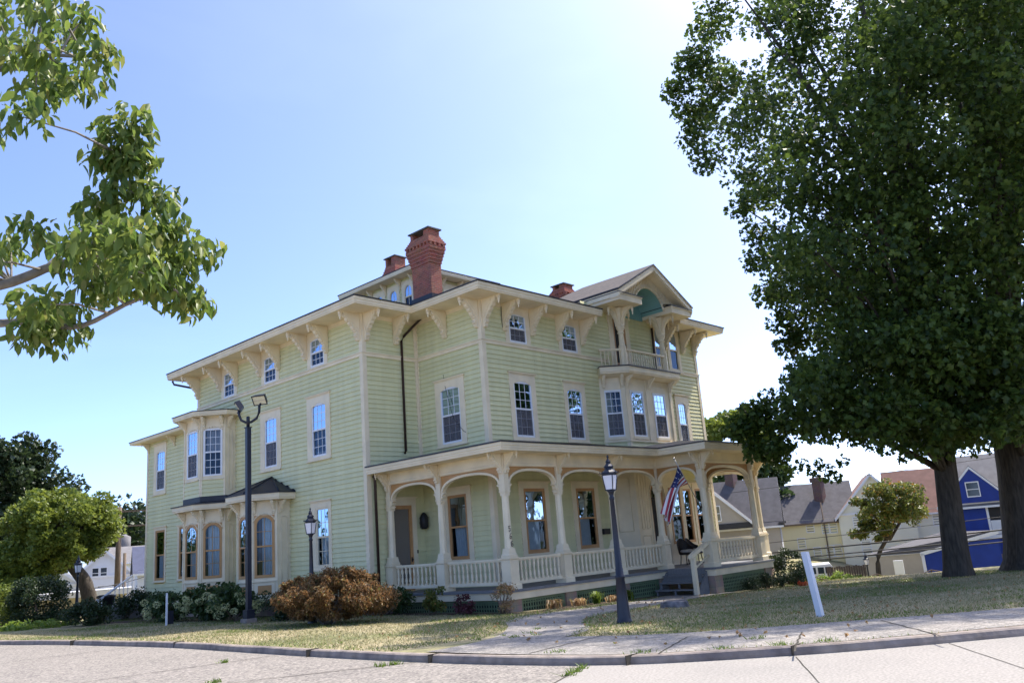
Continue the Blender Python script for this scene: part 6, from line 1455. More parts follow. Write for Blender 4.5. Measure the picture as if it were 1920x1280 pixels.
def simple_tree(name, label, base, trunk_pts, r0, blobs, per, size, mt, seed, jag=False, bark='bark', squash=.8, group=None, cat='tree', shell=.4):
    t = thing(name, label, cat, base, group)
    b = MB(); limb(b, trunk_pts, r0, r0 * .5, bark)
    top = Vector(trunk_pts[-1])
    for bl in blobs[::max(1, len(blobs) // 14)]: b.tube([top - Vector((0, 0, .3)), top.lerp(Vector(bl[:3]), .5), Vector(bl[:3])], [r0 * .4, r0 * .22, r0 * .08], bark, 5)
    part('trunk', b, t)
    B_ = np.array(blobs, float); V, T = leaves(B_[:, :3], B_[:, 3], per, size, seed, jag=jag, squash=squash, shell=shell)
    leafpart('crown', t, V, T, mt)
    return t
def blobs_in(c, r, n, br, seed, hollow=.3):
    g = np.random.default_rng(seed); out = []
    while len(out) < n:
        p = g.normal(size=3); p /= np.linalg.norm(p); q = (hollow + (1 - hollow) * g.random()) ** .5
        out.append((c[0] + p[0] * r[0] * q, c[1] + p[1] * r[1] * q, c[2] + p[2] * r[2] * q, br * g.uniform(.7, 1.25)))
    return out
simple_tree('maple_tree', 'round light green maple beyond the left lawn with a thick bare leaning trunk', (-2.7, 25.6, -2), [(-2.55, 25.5, -2), (-2.9, 25.7, -.2), (-3.6, 26.0, 1.0), (-3.7, 26, 2)], .42, blobs_in((-3.9, 26.1, 2.75), (2.65, 2.6, 1.5), 80, .62, 4) + blobs_in((-5.3, 26.9, .9), (1.5, 1.4, 1.3), 34, .55, 5) + blobs_in((-4.0, 26.2, 1.7), (2.3, 2.1, 1.15), 44, .55, 105), 260, .16, 'left_maple_leaf', 41, True)
simple_tree('dark_tree', 'large dark green tree at the left edge behind the light green maple', (-3.8, 37.6, -2), [(-3.8, 37.6, -2), (-3.8, 37.6, 3)], .4, blobs_in((-3.9, 37.6, 3.4), (4.6, 4.2, 5.7), 200, .95, 6), 210, .26, 'dark_leaf', 42, True)
simple_tree('dark_tree', 'dark tree mass low at the far left behind the clipped hedge', (-8.2, 34, -2), [(-8, 34, -2), (-8, 34, 0)], .3, blobs_in((-8, 34, .6), (3.2, 2.2, 2.3), 50, .8, 7), 180, .24, 'dark_leaf', 43, True)
simple_tree('far_tree', 'sunlit tree crown showing above the porch roof behind the house corner', (64, 26.5, -5), [(64, 26.5, -5), (64, 26.5, 5)], .4, blobs_in((64, 26.5, 8.5), (4.3, 4.3, 4.3), 70, 1.2, 8), 170, .42, 'left_maple_leaf', 44, True)
simple_tree('far_tree', 'green tree behind the grey house roof to the right of the porch', (62, 24, -4), [(62, 24, -4), (62, 24, 3)], .4, blobs_in((60, 22.5, 4.2), (4, 4, 3.6), 50, 1.1, 9), 130, .4, 'shrub_leaf', 45, True)
simple_tree('small_tree', 'leafy small tree with reddish tips between the yellow house and the blue shed', (38.4, 3.3, -4), [(38.4, 3.2, -4.2), (38.4, 3.0, -2.5), (38.8, 2.2, -1.2)], .2, blobs_in((38.9, 1.7, .8), (2.4, 2.3, 1.75), 60, .5, 10) + blobs_in((38.5, 3.0, -.9), (1.4, 1.4, .6), 14, .4, 11), 170, .2, 'autumn_mix_leaf', 46)

# ------------------------------------------------------------------ shrubs
def bush(name, label, base, blobs, per, size, mt, seed, cat='shrub', group=None, stems=5, droop=0.0, jag=False, squash=.85, bark='wood', up=0.0, aspect=.6, shell=.4):
    t = thing(name, label, cat, base, group)
    b = MB(); g = random.Random(seed)
    for k in range(stems):
        c = blobs[g.randrange(len(blobs))]
        b.tube([(base[0] + g.uniform(-.08, .08), base[1] + g.uniform(-.08, .08), base[2] - .05), ((base[0] + c[0]) / 2, (base[1] + c[1]) / 2, base[2] + (c[2] - base[2]) * .6), c[:3]], [.025, .018, .006], bark, 5)
    part('stems', b, t)
    B_ = np.array(blobs, float); V, T = leaves(B_[:, :3], B_[:, 3], per, size, seed, droop=droop, jag=jag, squash=squash, up=up, aspect=aspect, shell=shell)
    V[:, 2] = np.maximum(V[:, 2], base[2] + .01)
    leafpart('foliage', t, V, T, mt); return t
# rust-coloured laceleaf maple in front of the house corner
rb = blobs_in((-5.75, .68, -.95), (1.3, 1.25, .5), 90, .30, 14, .35) + blobs_in((-5.35, -.42, -1.1), (.75, .6, .35), 26, .27, 15, .2) + blobs_in((-6.0, 1.75, -.95), (.75, .8, .42), 30, .28, 16, .2) + blobs_in((-5.5, .48, -.45), (.8, .7, .2), 26, .22, 17, .2) + blobs_in((-5.75, .68, -.9), (1.5, 1.4, .62), 60, .13, 117, .85)
bush('laceleaf_maple', 'wide mounded laceleaf maple with rusty orange and green leaves before the house corner', (-5.9, .65, gz(-5.9, .65)), rb, 210, .10, 'red_leaf', 51, 'shrub', None, 18, droop=.3, aspect=.3, squash=.85, shell=.9, bark='bark_grey')
def hydrangea(label, c, r, seed, nb, heads):
    t = bush('hydrangea', label, (c[0], c[1], gz(c[0], c[1])), blobs_in(c, r, nb, .3, seed, .4), 110, .14, 'shrub_leaf', seed, 'shrub', 'hydrangeas along the left wall', 5, droop=.15)
    g = np.random.default_rng(seed)
    for k in range(heads):
        a = g.uniform(2.2, 5.9); e = g.uniform(-.75, .55)
        p = (c[0] + r[0] * 1.12 * math.cos(a) * math.cos(e), c[1] + r[1] * 1.12 * math.sin(a) * math.cos(e), c[2] + r[2] * 1.05 * math.sin(e))
        V, T = leaves([p], [.115 + .05 * g.random()], 80, .06, seed * 50 + k, shell=.1, squash=.85)
        leafpart('flower_head', t, V, T, 'blossom')
hydrangea('leftmost hydrangea with pale flower heads at the far end of the green wall', (-4.9, 12.2, -1.15), (.75, 1.3, .45), 61, 26, 16)
hydrangea('leafy dark hydrangea with few blooms below the two-storey bay', (-4.6, 9.9, -1.05), (.7, .9, .52), 62, 22, 6)
hydrangea('hydrangea with creamy blooms just left of the floodlight pole', (-4.8, 7.6, -1.1), (.7, .9, .48), 63, 24, 14)
bush('dark_shrub', 'dark green shrub between the floodlight pole and the rusty maple', (-4.6, 4.9, -1.7), blobs_in((-4.4, 4.6, -1.2), (.7, 1.3, .45), 24, .32, 18), 130, .1, 'dark_leaf', 64)
bush('round_shrub', 'rounded light green shrub at the porch downspout', (-2.6, 2.5, -1.78), blobs_in((-2.55, 2.2, -1.3), (.4, .75, .4), 18, .22, 19), 110, .09, 'shrub_leaf', 65)
bush('brown_green_shrub', 'small brown and green shrub below the middle porch column', (-2.75, .1, -1.78), blobs_in((-2.7, -.1, -1.35), (.3, .5, .33), 12, .18, 20), 100, .08, 'autumn_mix_leaf', 66)
bush('burgundy_shrub', 'burgundy leaved low shrub before the porch lattice', (-2.7, -1.1, -1.78), blobs_in((-2.6, -1.15, -1.45), (.25, .4, .25), 10, .16, 21), 90, .07, 'burgundy_leaf', 67)
bush('pinkish_shrub', 'twiggy pinkish dry shrub below the numbered corner column', (-2.5, -2.55, -1.78), blobs_in((-2.4, -2.55, -1.3), (.26, .3, .42), 12, .17, 22), 80, .06, 'dry_leaf', 68, stems=9)
def tuft(name, label, c, n, h, mt, seed, spread=.16, cat='grass clump', group=None):
    g = np.random.default_rng(seed); zb = gz(*c); V = []; F = []
    for k in range(n):
        a = g.uniform(0, 6.28); x0, y0 = c[0] + g.normal() * spread * .35, c[1] + g.normal() * spread * .35; L = h * g.uniform(.6, 1.2); o = L * g.uniform(.3, .9); dx, dy = math.cos(a), math.sin(a); wd = .012
        pts = [(x0, y0, zb), (x0 + dx * o * .35, y0 + dy * o * .35, zb + L * .75), (x0 + dx * o, y0 + dy * o, zb + L * (.9 - .5 * o / L))]
        i = len(V)
        V += [(pts[0][0] - dy * wd, pts[0][1] + dx * wd, pts[0][2]), (pts[0][0] + dy * wd, pts[0][1] - dx * wd, pts[0][2]), (pts[1][0] + dy * wd, pts[1][1] - dx * wd, pts[1][2]), (pts[1][0] - dy * wd, pts[1][1] + dx * wd, pts[1][2]), pts[2]]
        F += [i, i + 1, i + 2, i, i + 2, i + 3, i + 3, i + 2, i + 4]
    o = leafpart(name, None, np.array(V), F, mt, label); o['category'] = cat
    if group: o['group'] = group
tuft('spiky_grass', 'bright green spiky grass clump before the second lattice panel', (1.3, -2.75), 90, .42, 'lime_leaf', 71)
tuft('spiky_grass', 'smaller green spiky clump just left of the lamp post, by the lattice', (3.0, -2.7), 70, .36, 'lime_leaf', 72)
tuft('withered_plant', 'withered orange-brown perennial by the corner pier', (-.6, -2.75), 110, .3, 'dry_leaf', 73, .3, 'plant')
tuft('withered_plant', 'withered brown perennial just left of the bright spiky grass', (.5, -2.75), 110, .26, 'dry_leaf', 74, .3, 'plant')
tuft('withered_plant', 'withered tan perennial between the two spiky grass clumps', (2.2, -2.75), 120, .24, 'dry_leaf', 75, .3, 'plant')
bush('dark_shrub', 'tall dark evergreen shrub at the right end of the porch', (10.9, -4.3, -2.3), blobs_in((10.9, -4.3, -1.5), (.65, .6, .75), 26, .26, 23), 130, .09, 'dark_leaf', 81, up=.3)
for k, (x, y) in enumerate([(7.2, -4.75), (8.1, -4.8), (9.0, -4.9), (9.9, -5.0)]):
    bush('boxwood', ['low clipped boxwood mound beside the entrance pier, first of the row', 'low boxwood mound second from the steps under the pavilion lattice', 'low boxwood mound third from the steps under the pavilion lattice', 'low boxwood mound at the right end of the row beside the tall dark shrub'][k], (x, y, gz(x, y)), blobs_in((x, y, gz(x, y) + .25), (.34, .3, .22), 12, .18, 90 + k), 110, .055, 'dark_leaf', 90 + k, 'shrub', 'boxwood mounds under the pavilion', 3)
bush('flowering_plant', 'small plant with orange-red flowers at the edge of the lawn by the dark shrub', (8.8, -5.75, gz(8.8, -5.75)), blobs_in((8.8, -5.75, gz(8.8, -5.75) + .08), (.16, .16, .06), 5, .08, 24), 40, .07, 'flower_red', 95, 'plant')
# left: clipped hedge masses
bush('clipped_hedge', 'clipped green hedge at the left edge, sunlit on top', (-8.4, 21.8, -1.7), blobs_in((-8.3, 22.0, -.75), (1.5, 1.5, .85), 60, .42, 25, .6), 190, .1, 'left_maple_leaf', 96, 'hedge', None, 8)
bush('clipped_hedge', 'rounded dark clipped hedge right of the sunlit hedge', (-6.8, 19.9, -1.7), blobs_in((-6.8, 19.9, -.72), (1.05, 1.1, .95), 56, .42, 26, .6), 200, .1, 'dark_leaf', 97, 'hedge', None, 8)
bush('dark_shrub', 'low dark bush with flat spreading branches in front of the beige shed', (-6.5, 15.4, -1.65), blobs_in((-6.5, 15.4, -1.2), (.85, .95, .45), 30, .28, 27), 130, .1, 'dark_leaf', 98)
bush('dark_shrub', 'dark bush against the far corner of the green wall beside the bin', (-3.7, 19.2, -1.75), blobs_in((-3.5, 18.6, -1.1), (.75, 1.1, .6), 28, .3, 28), 120, .1, 'dark_leaf', 99)
bush('ground_cover', 'low leafy light green ground cover at the foot of the hedges', (-8.0, 17.5, -1.66), blobs_in((-8.0, 17.6, -1.6), (1.6, 1.6, .14), 40, .26, 29), 60, .13, 'lime_leaf', 100, 'plant')
# ------------------------------------------------------------------ neighbouring houses
mat('beige_siding', (.42, .37, .31), .7, .08, 2); mat('grey_siding', (.46, .46, .47), .7, .06, 2); mat('yellow_siding', (.80, .73, .46), .7, .06, 1)
mat('cream_siding', (.80, .77, .62), .7, .06, 1); mat('blue_siding', (.010, .038, .27), .55, .15, 2); mat('white_siding', (.72, .73, .76), .6, .05, 2)
mat('far_roof', (.115, .108, .115), .9, .25, 2, bump=.2); mat('brown_roof', (.24, .13, .10), .9, .2, 2); mat('blue_roof', (.075, .085, .14), .9, .2, 2); mat('pale_roof', (.2, .19, .19), .9, .2, 2)
mat('panelled', (.52, .45, .27), .8, .12, 6, aniso=(6, 6, .3)); mat('far_glass', (.03, .04, .06), .08, spec=.8); mat('sky_glass', (.12, .24, .32), .1, spec=.8)
mat('fence_wood', (.12, .09, .075), .9, .4, 4, aniso=(6, 6, .5)); mat('pale_fence', (.22, .18, .15), .9, .3, 4, aniso=(6, 6, .5))
def far_window(parent, F, u0, u1, z0, z1, sash='white', n=.0, glass='far_glass'):
    b = MB(); arch_frame(b, F, u0 - .07, u1 + .07, z0 - .08, z1 + .08, u0, u1, z0, z1, 0, n - .02, n + .05, sash)
    b.fbox(F, u0, u1, (z0 + z1) / 2 - .025, (z0 + z1) / 2 + .025, n, n + .035, sash)
    w_ = part('window', b, parent)
    g = MB(); g.quad(F(u0, z0, n + .01), F(u1, z0, n + .01), F(u1, z1, n + .01), F(u0, z1, n + .01), glass); part('pane', g, w_)
def gable_house(name, label, F, w_, depth, zb, ze, zr, wall, roof, along, wins, over=.35, trim='white', base=(0, 0)):
    """F: facade frame; along=True -> ridge parallel to the facade, else a gable faces us"""
    o = F(w_ / 2, zb, -depth / 2); h = thing(name, label, 'house', o)
    b = MB(); D = -depth
    siding(b, F, 0, w_, zb, ze, (), .22, wall, .03)
    b.add([F(0, zb, 0), F(w_, zb, 0), F(w_, zb, D), F(0, zb, D), F(0, ze, 0), F(w_, ze, 0), F(w_, ze, D), F(0, ze, D)], [(1, 2, 6, 5), (2, 3, 7, 6), (3, 0, 4, 7)], wall)
    r = MB(); t = MB()
    if along:
        b.poly([F(0, ze, 0), F(0, ze, D), F(0, zr, D / 2)], wall); b.poly([F(w_, ze, 0), F(w_, ze, D), F(w_, zr, D / 2)], wall)
        sl = (zr - ze) / (depth / 2); e = ze - over * sl
        for u0, u1 in ((-over, w_ + over),):
            r.add([F(u0, e, over), F(u1, e, over), F(u1, zr, D / 2), F(u0, zr, D / 2), F(u0, e, D - over), F(u1, e, D - over), F(u0, e - .15, over), F(u1, e - .15, over), F(u1, zr - .15, D / 2), F(u0, zr - .15, D / 2), F(u0, e - .15, D - over), F(u1, e - .15, D - over)],
                  [(0, 1, 2, 3), (3, 2, 5, 4), (6, 7, 8, 9), (9, 8, 11, 10)], roof)
            t.add([F(u0, e, over), F(u1, e, over), F(u1, e - .15, over), F(u0, e - .15, over), F(u0, zr, D / 2), F(u0, zr - .15, D / 2), F(u1, zr, D / 2), F(u1, zr - .15, D / 2), F(u1, e, D - over), F(u1, e - .15, D - over)], [(0, 1, 2, 3), (0, 3, 5, 4), (1, 6, 7, 2), (6, 8, 9, 7)], trim)
    else:
        b.poly([F(0, ze, 0), F(w_, ze, 0), F(w_ / 2, zr, 0)], wall); b.poly([F(0, ze, D), F(w_, ze, D), F(w_ / 2, zr, D)], wall)
        sl = (zr - ze) / (w_ / 2); e = ze - over * sl
        for s, u in ((-1, -over), (1, w_ + over)):
            r.quad(F(u, e, over), F(w_ / 2, zr, over), F(w_ / 2, zr, D), F(u, e, D), roof)
            r.quad(F(u, e - .02, over - .05), F(w_ / 2, zr - .02, over - .05), F(w_ / 2, zr - .02, D), F(u, e - .02, D), trim)
            t.prism([(u, e + .0), (w_ / 2, zr + .0), (w_ / 2, zr - .28), (u, e - .28)], lambda a, z, d: F(a, z, d), over - .05, over + .03, trim)
        t.fbox(F, -.1, w_ + .1, ze - .18, ze, 0.035, .12, trim)
    part('wall', b, h); part('roof', r, h); part('roof_trim', t, h)
    for wn in wins: far_window(h, F, *wn)
    return h
r_ = (.43, -.9)
FY_ = frame(55.9, 20.3, *r_)
yh = gable_house('yellow_house', 'pale yellow two-storey house with grey roof and brick chimney beyond the lawn', FY_, 8.4, 8, -5.6, .25, 3.7, 'yellow_siding', 'far_roof', True,
    [(4.15, 4.75, -.85, 0), (5.5, 6.05, -1.05, .02, 'white', 0, 'sky_glass'), (6.2, 6.75, -1.05, .02, 'white', 0, 'sky_glass'), (3.2, 3.8, -2.3, -1.4), (4.5, 5.05, -3.0, -2.3), (5.6, 6.15, -3.15, -2.2), (6.3, 6.85, -3.15, -2.2)], trim='wood')
b = MB(); x, y, z = FY_(5.8, 0, -2.2); b.lathe(x, y, [(.42, 1.2), (.42, 3.7), (.55, 3.75), (.55, 4.1), (.42, 4.15)], 'far_brick', sq=True); part('chimney', b, yh)
b = MB(); b.tube([FY_(5.7, 1.75, .0), FY_(5.75, -5, .35)], .06, 'wood', 6); part('vent_pipe', b, yh)
b = MB(); b.tube([FY_(1.3, .1, .12), FY_(1.3, -5, .12)], .06, 'wood', 6); part('downspout', b, yh)
FWc = frame(58.2, 13.6, *r_)
gable_house('cream_house', 'cream house with brown roof and white-trimmed gable behind the small tree', FWc, 6.4, 9, -5.6, .55, 3.95, 'cream_siding', 'brown_roof', False, [(1.2, 1.75, -1.0, .1), (1.6, 2.3, -3.2, -1.9), (4.3, 5.0, -1.0, .2)])
FWd = frame(61, 9.5, *r_)
gable_house('cream_house', 'cream wing with brown roof running right behind the near maple trunk', FWd, 8.5, 7, -5.6, .4, 4.1, 'cream_siding', 'brown_roof', True, [(1.0, 1.8, -1.1, .1), (3, 3.8, -1.1, .1)])
FGr = frame(45.2, 20.6, *r_)
gh = gable_house('grey_house', 'beige and grey gabled house seen through the right end of the porch', FGr, 6.8, 7, -5.6, .35, 4.15, 'beige_siding', 'far_roof', True, [(1.7, 2.3, 1.0 - .9, 1.3 + .0), (5.2, 5.6, -2.2, -.5)])
FGd = frame(45.2 - .95 + .43 * .2, 20.6 - .45 - .9 * .2, *r_)
b = MB(); b.poly([FGd(.0, .45, 0), FGd(4.2, .45, 0), FGd(1.5, 3.2, 0), FGd(0, 2.4, 0)], 'beige_siding')
b.quad(FGd(1.4, 3.45, .3), FGd(4.7, .3, .3), FGd(4.7, .3, -3), FGd(1.4, 3.45, -3), 'far_roof')
b.prism([(1.4, 3.45), (4.7, .3), (4.7, .05), (1.4, 3.2)], lambda a, z, d: FGd(a, z, d), .25, .33, 'white')
b.fbox(FGd, 0, 4.8, .0, .45, -.3, .1, 'roof_dark'); part('front_gable', b, gh)
far_window(gh, FGd, 1.3, 2.0, .75, 1.9, 'white', .01)
FGs = frame(*FGr(6.8, 0)[:2], .9, .43)
b = MB(); b.poly([FGs(.1, .4, .05), FGs(6.9, .4, .05), FGs(3.5, 3.9, .05)], 'white_siding'); siding(b, FGs, 0, 7, -5.6, .3, (), .2, 'grey_siding'); b.fbox(FGs, -.4, 7.3, .12, .3, 0, .6, 'far_roof'); part('gable_end', b, gh)
b = MB(); x, y, z = FGr(3.2, 0, -3.4); b.lathe(x, y, [(.4, 2), (.4, 4.9)], 'far_brick', sq=True); part('chimney', b, gh)
FBl = frame(52.25, 1.6, .3, -.95)
bh = gable_house('blue_house', 'deep blue house with white trim and grey roof behind the two maple trunks', FBl, 9.0, 8, -5.6, .55, 4.3, 'blue_siding', 'pale_roof', True, [(5.2, 5.85, -1.5, -.2), (5.1, 5.75, -3.6, -2.4)])
b = MB()
for u in (1.8, 4.7): b.fbox(FBl, u, u + .16, -5.6, .4, .035, .07, 'white')
b.fbox(FBl, 0, 9, -2.2, -1.95, .035, .09, 'white'); b.fbox(FBl, -.2, 9, .3, .55, .035, .16, 'white'); part('white_trim', b, bh)
b = MB(); b.poly([FBl(-1.2, .5, .4), FBl(3.6, .5, .4), FBl(1.2, 3.1, .4)], 'blue_siding')
for p, q in (((-1.5, .35), (1.2, 3.25)), ((1.2, 3.25), (3.9, .35))): b.prism([p, q, (q[0], q[1] - .2), (p[0], p[1] - .2)], lambda a, z, d: FBl(a, z, d), .4, .5, 'white')
b.quad(FBl(1.2, 3.3, .5), FBl(3.9, .4, .5), FBl(3.9, .4, -2.5), FBl(1.2, 3.3, -3.5), 'pale_roof'); part('front_gable', b, bh)
far_window(bh, FBl, .8, 1.6, 1.0, 2.0, 'white', .42)
b = MB(); b.fbox(FBl, 1.98, 3.4, -1.9, .2, .02, .04, 'interior'); b.fbox(FBl, 1.98, 3.5, -1.9, -.9, .04, .08, 'white_siding'); part('balcony', b, bh)
# blue shed with lean-to roof
FSh = frame(46.05, 2.85, .28, -.96)
t = thing('blue_shed', 'bright blue clapboard shed with a dark sloping roof, partly behind the near maple trunk', 'shed', FSh(2, -5, -2))
b = MB(); b.v = []
u1 = 5.0
for k in range(14):
    z = -4.9 + k * .2
    if z > -2.9: u0 = (z + 2.9) / .22
    else: u0 = 0
    if u0 < u1: b.add([FSh(u0, z, .03), FSh(u1, z, .03), FSh(u1, z + .2, .005), FSh(u0, z + .2, .005)], [(0, 1, 2, 3)], 'blue_siding')
part('wall', b, t)
b = MB(); b.prism([(-.1, -2.95), (u1 + .1, -1.75), (u1 + .1, -1.5), (-.1, -2.7)], lambda a, z, d: FSh(a, z, d), .0, .1, 'post_white'); b.fbox(FSh, -.05, .16, -5, -2.8, .03, .1, 'post_white'); part('fascia', b, t)
b = MB(); b.quad(FSh(-4.2, -2.75, -.2), FSh(0, -2.72, .1), FSh(u1, -1.5, .1), FSh(1.4, -1.5, -5), 'far_roof'); part('roof', b, t)
b = MB(); b.quad(FSh(-3.9, -5, -.3), FSh(0, -5, 0), FSh(0, -2.75, 0), FSh(-3.9, -2.85, -.3), 'beige_siding'); part('side_wall', b, t)
# yard things beyond the lawn
mb = MB(); F = frame(22.7, -3.7, .3, -.95); mb.fbox(F, 0, .42, -4.2, -2.05, -.2, 0, 'post_white'); single('white_cabinet', mb, 'upright white cabinet standing beyond the lawn left of the near maple trunk', 'cabinet')
mb = MB(); F = frame(27.2, -3.9, .3, -.95); x, y, z = F(.9, 0); mb.lathe(x, y, [(.28, -4.2), (.36, -3.05), (.39, -3.04), (.39, -2.95), (.2, -2.9)], 'shed_green' if 'shed_green' in M else 'lattice', 12); single('waste_bin', mb, 'green wheeled waste bin beside the near maple trunk', 'bin')
mb = MB(); mb.lathe(-3.6, 21.3, [(.30, -1.75), (.38, -.82), (.42, -.82), (.42, -.74), (.30, -.70)], 'black', 14); single('waste_bin', mb, 'dark lidded bin by the far corner of the green house', 'bin')
mb = MB(); F = frame(45.4, 11.3, *r_)
t = thing('white_van', 'white van parked beyond the hedge below the yellow house', 'van', F(1, -4.6, -1))
b = MB(); b.prism([(0, -4.6), (0, -3.5), (.12, -3.25), (1.7, -3.2), (1.85, -3.4), (1.9, -4.6)], lambda a, z, d: F(a, z, d), -3.5, 0, 'white'); part('body', b, t)
b = MB(); 
for u in (.15, .75, 1.3): b.fbox(F, u, u + .45, -3.9, -3.42, .0, .02, 'far_glass')
part('window', b, t)
for u in (.25, 1.45):
    b = MB(); b.tube([F(u, -4.6, -.02), F(u, -4.6, -.25)], .32, 'black', 12); part('wheel', b, t)
F = frame(43.2, 11.2, *r_); b = MB()
for k in range(46): b.fbox(F, 2.2 + k * .17, 2.355 + k * .17, -5.4, -3.35 + .04 * math.sin(k * 1.7), -.03, .0, 'fence_wood')
single('board_fence', b, 'dark weathered board fence behind the sunlit hedge', 'fence')
F = frame(47.6, -1.1, .3, -.95); b = MB()
for k in range(30): b.fbox(F, k * .17, .155 + k * .17, -5, -3.1 + .05 * math.sin(k), -.03, 0, 'pale_fence')
single('board_fence', b, 'pale board fence between the blue shed and the right maple trunk', 'fence')
def hedge(label, p, q, zb, h, d, n, mt, seed):
    g = np.random.default_rng(seed); bl = []
    for k in range(n):
        t_ = g.random(); bl.append((p[0] + (q[0] - p[0]) * t_ + g.normal() * d * .3, p[1] + (q[1] - p[1]) * t_ + g.normal() * d * .3, zb + h * g.uniform(.15, .95), .4))
    bush('hedge', label, ((p[0] + q[0]) / 2, (p[1] + q[1]) / 2, zb), bl, 130, .14, mt, seed, 'hedge', None, 6)
hedge('sunlit clipped hedge below the yellow house', (36.4, 8.4), (37.6, 4.6), -4.6, 1.15, .6, 44, 'lime_leaf', 111)
hedge('rounded bright shrub beside the small lantern post', (35.8, 4.0), (36.6, 2.4), -4.6, .9, .6, 22, 'lime_leaf', 112)
# pipe rail with posts at the edge of the lawn
t = thing('rope_fence', 'low rusty rope rail on thin posts along the far edge of the lawn', 'fence', (17.5, -4, -3.2))
pp = [(15.6, .5, -2.15), (16.9, -2.4, -2.3), (17.9, -4.7, -2.32), (18.6, -6.7, -2.28), (19.4, -9.4, -2.2)]
for p in pp:
    b = MB(); b.tube([(p[0], p[1], gz(p[0], p[1]) - .2), p], .035, 'bronze', 6); part('post', b, t)
b = MB()
for p, q in zip(pp[:-1], pp[1:]):
    P_, Q_ = Vector(p), Vector(q); b.tube([P_.lerp(Q_, k / 8) - Vector((0, 0, .22 * (1 - (k / 4 - 1) ** 2))) for k in range(9)], .02, 'wood', 5)
part('rope', b, t)
# overhead cables across the right background
def cable(a, b_, sag, rad, label):
    mb = MB(); A, B = Vector(a), Vector(b_); mb.tube([A.lerp(B, k / 16) - Vector((0, 0, sag * (1 - (k / 8 - 1) ** 2))) for k in range(17)], rad, 'black', 5)
    single('utility_cable', mb, label, 'cable', 'cables across the right background')
ext = lambda a, b, t: tuple(np.array(a) + (np.array(b) - np.array(a)) * t)
for a, b_, rad, lab in [((29.42, 6.1, -1.53), (34.19, -6.79, -1.07), .045, 'thickest uppermost black cable of the three strung low before the yellow house'),
                      ((29.39, 6.15, -1.96), (34.17, -6.71, -1.5), .035, 'middle one of the three black cables strung low before the yellow house'),
                      ((29.38, 6.18, -2.18), (34.16, -6.67, -1.72), .035, 'lowest of the three black cables strung low before the yellow house'),
                      ((29.46, 6.02, -.93), (34.22, -6.92, -.36), .018, 'thin cable crossing the yellow house windows above the thick cables'),
                      ((30.5, 3.9, 2.39), (34.36, -7.54, 2.93), .015, 'thin wire high against the pale sky above the yellow house roof')]:
    cable(ext(a, b_, -.35), ext(a, b_, 1.5), .12, rad, lab)

# ------------------------------------------------------------------ left background
FS2 = frame(-4.2, 30.4, .93, -.36)
t = thing('beige_shed', 'low beige panelled shed with a white roof edge beyond the left lawn', 'shed', FS2(2.5, -2.5, -2))
b = MB(); b.fbox(FS2, 0, 5.0, -2.6, -.85, -4, 0, 'panelled')
for k in range(34): b.fbox(FS2, k * .148, k * .148 + .02, -2.6, -.85, 0, .012, 'panelled')
part('wall', b, t); b = MB(); b.fbox(FS2, -.15, 5.15, -.85, -.55, -4.1, .12, 'post_white'); part('roof_edge', b, t)
far_window(t, FS2, 2.5, 3.1, -1.75, -1.25, 'white')
FW1 = frame(10.6, 66.0, .93, -.36)
gable_house('white_house', 'white gabled house seen to the right of the light green maple trunk', FW1, 5.4, 8, -2.2, .3, 2.7, 'white_siding', 'pale_roof', False, [(1.7, 2.2, .1, 1.0), (2.4, 2.9, .1, 1.0), (.8, 1.3, -1.5, -.6), (2.2, 2.7, -1.5, -.6), (3.4, 3.9, -1.5, -.6)])
FW3 = frame(5.4, 62.5, .93, -.36)
gable_house('white_house', 'smaller white house with a tan porch roof left of the maple trunk', FW3, 4.6, 6, -2.2, -.2, 1.5, 'white_siding', 'pale_roof', False, [(1, 1.6, -1.4, -.6)])
FW2 = frame(10.0, 50.3, .93, -.36)
gable_house('white_house', 'white house with blue-grey roof close to the left end of the green house', FW2, 9, 8, -2.4, .35, 2.4, 'white_siding', 'blue_roof', True, [(1.2, 1.7, -1.5, -.4), (2.0, 2.5, -1.5, -.4)])
FW5 = frame(17.0, 79, .93, -.36)
gable_house('tan_house', 'pale tan house high behind the utility pole', FW5, 12, 8, -2.4, 1.7, 3.4, 'cream_siding', 'pale_roof', True, [(2, 2.6, .1, 1.2), (4, 4.6, .1, 1.2)])
mb = MB(); mb.lathe(22, 82.6, [(.7, 2.5), (.7, 4.5), (.15, 4.8)], 'pale_roof', 14); single('water_tank', mb, 'small round grey tank on the roof behind the utility pole', 'tank')
def pole(x, y, zb, zt, r, label, arms=True):
    t = thing('utility_pole', label, 'utility pole', (x, y, zb)); b = MB(); b.tube([(x, y, zb), (x, y, zt)], [r, r * .75], 'wood', 8); part('post', b, t)
    if arms:
        F = frame(x, y, .93, -.36)
        for z, u0, u1 in ((zt - .35, -.5, 2.6), (zt - 1.3, -1.6, 2.8)):
            b = MB(); b.fbox(F, u0, u1, z, z + .1, -.06, .06, 'wood'); part('crossarm', b, t)
        for u, z in ((.9, zt - .25), (2.5, zt - .25), (2.55, zt - 1.2)):
            b = MB(); b.lathe(*F(u, 0)[:2], [(.05, z), (.09, z + .15), (.05, z + .3)], 'cap_stone', 8); part('insulator', b, t)
pole(3.65, 38.3, -2.2, 4.5, .21, 'tall wooden utility pole with crossarms left of the green house')
pole(1.35, 31.6, -2.2, 1.35, .12, 'short wooden post right of the tall utility pole', False)
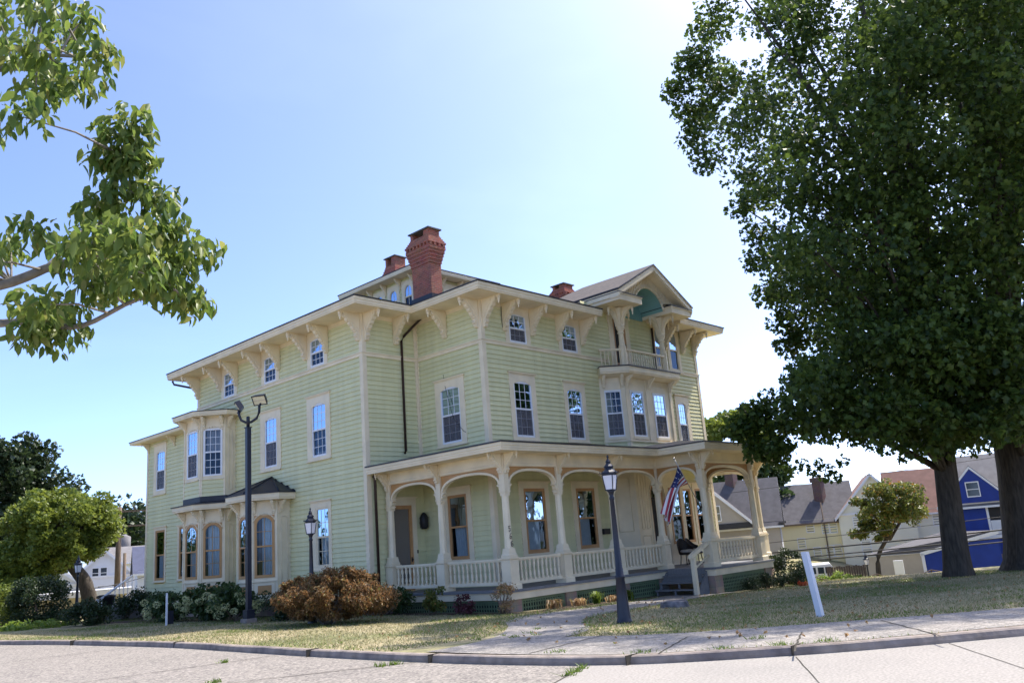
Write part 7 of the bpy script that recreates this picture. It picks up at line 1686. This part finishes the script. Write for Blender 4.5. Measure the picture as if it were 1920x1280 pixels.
for a, b_, lab in [((6, 37.5, 3.2), (26, 60, 4.2), 'upper wire leading right from the utility pole'), ((-12, 50, 1.4), (3.65, 38.3, 2.9), 'wire leading left from the utility pole'), ((-3, 30.8, -.35), (9, 42, .6), 'low sagging cable above the beige shed')]:
    mb = MB(); A, B = Vector(a), Vector(b_); mb.tube([A.lerp(B, k / 12) - Vector((0, 0, .5 * (1 - (k / 6 - 1) ** 2))) for k in range(13)], .025, 'black', 5); single('utility_cable', mb, lab, 'cable', 'cables at the left')
# back steps of the green house
t = thing('back_stair', 'white wooden stair rail at the far left corner of the green house', 'stair', (-3.2, 20.7, -1.8)); b = MB()
b.tube([(-4.1, 21.0, -.95), (-2.6, 21.0, .05)], .05, 'post_white', 6); b.tube([(-4.1, 21.0, -1.6), (-2.6, 21.0, -.7)], .05, 'post_white', 6)
for k in range(9):
    q = k / 8; x = -4.1 + 1.5 * q; b.tube([(x, 21.0, -1.6 + .9 * q), (x, 21.0, -.95 + q)], .02, 'post_white', 5)
b.box(-4.15, -4.05, 20.95, 21.05, -1.8, -.85, 'post_white'); part('railing', b, t)
b = MB(); b.box(-3.9, -2.4, 20.2, 21.0, -1.8, -1.2, 'deck'); part('treads', b, t)
# wooded hill on the skyline
g = np.random.default_rng(9); P = []
for k in range(260):
    a = g.uniform(.02, .75); d_ = g.uniform(320, 420); x, y = -19 + d_ * math.sin(a), -19 + d_ * math.cos(a)
    P.append((x, y, -6 + 24 * math.exp(-((a - .33) / .16) ** 2) * g.uniform(.6, 1.05) + 5, 9 * g.uniform(.7, 1.2)))
P = np.array(P); V, T = leaves(P[:, :3], P[:, 3], 320, 1.9, 99); o = link('wooded_hill', npmesh('wooded_hill', V, T, 3, 'dark_leaf')); o['kind'] = 'stuff'

# trees across the street to the right and far left, out of the picture but mirrored in the window panes
g = np.random.default_rng(12); P = []
for (cx, cy, n, h) in [(30, -34, 60, 11), (42, -28, 60, 12), (22, -46, 50, 10), (56, -22, 60, 13), (36, -44, 50, 12), (-34, 40, 30, 6), (-46, 30, 30, 6), (-28, 52, 24, 6)]:
    for _ in range(n):
        a = g.uniform(0, 6.28); r = 6 * g.random() ** .5; P.append((cx + r * math.cos(a), cy + r * math.sin(a), -2 + h * g.uniform(.12, 1), g.uniform(1.2, 2)))
P = np.array(P); V, T = leaves(P[:, :3], P[:, 3], 90, .8, 98); o = link('tree_line', npmesh('tree_line', V, T, 3, 'shrub_leaf')); o['kind'] = 'stuff'
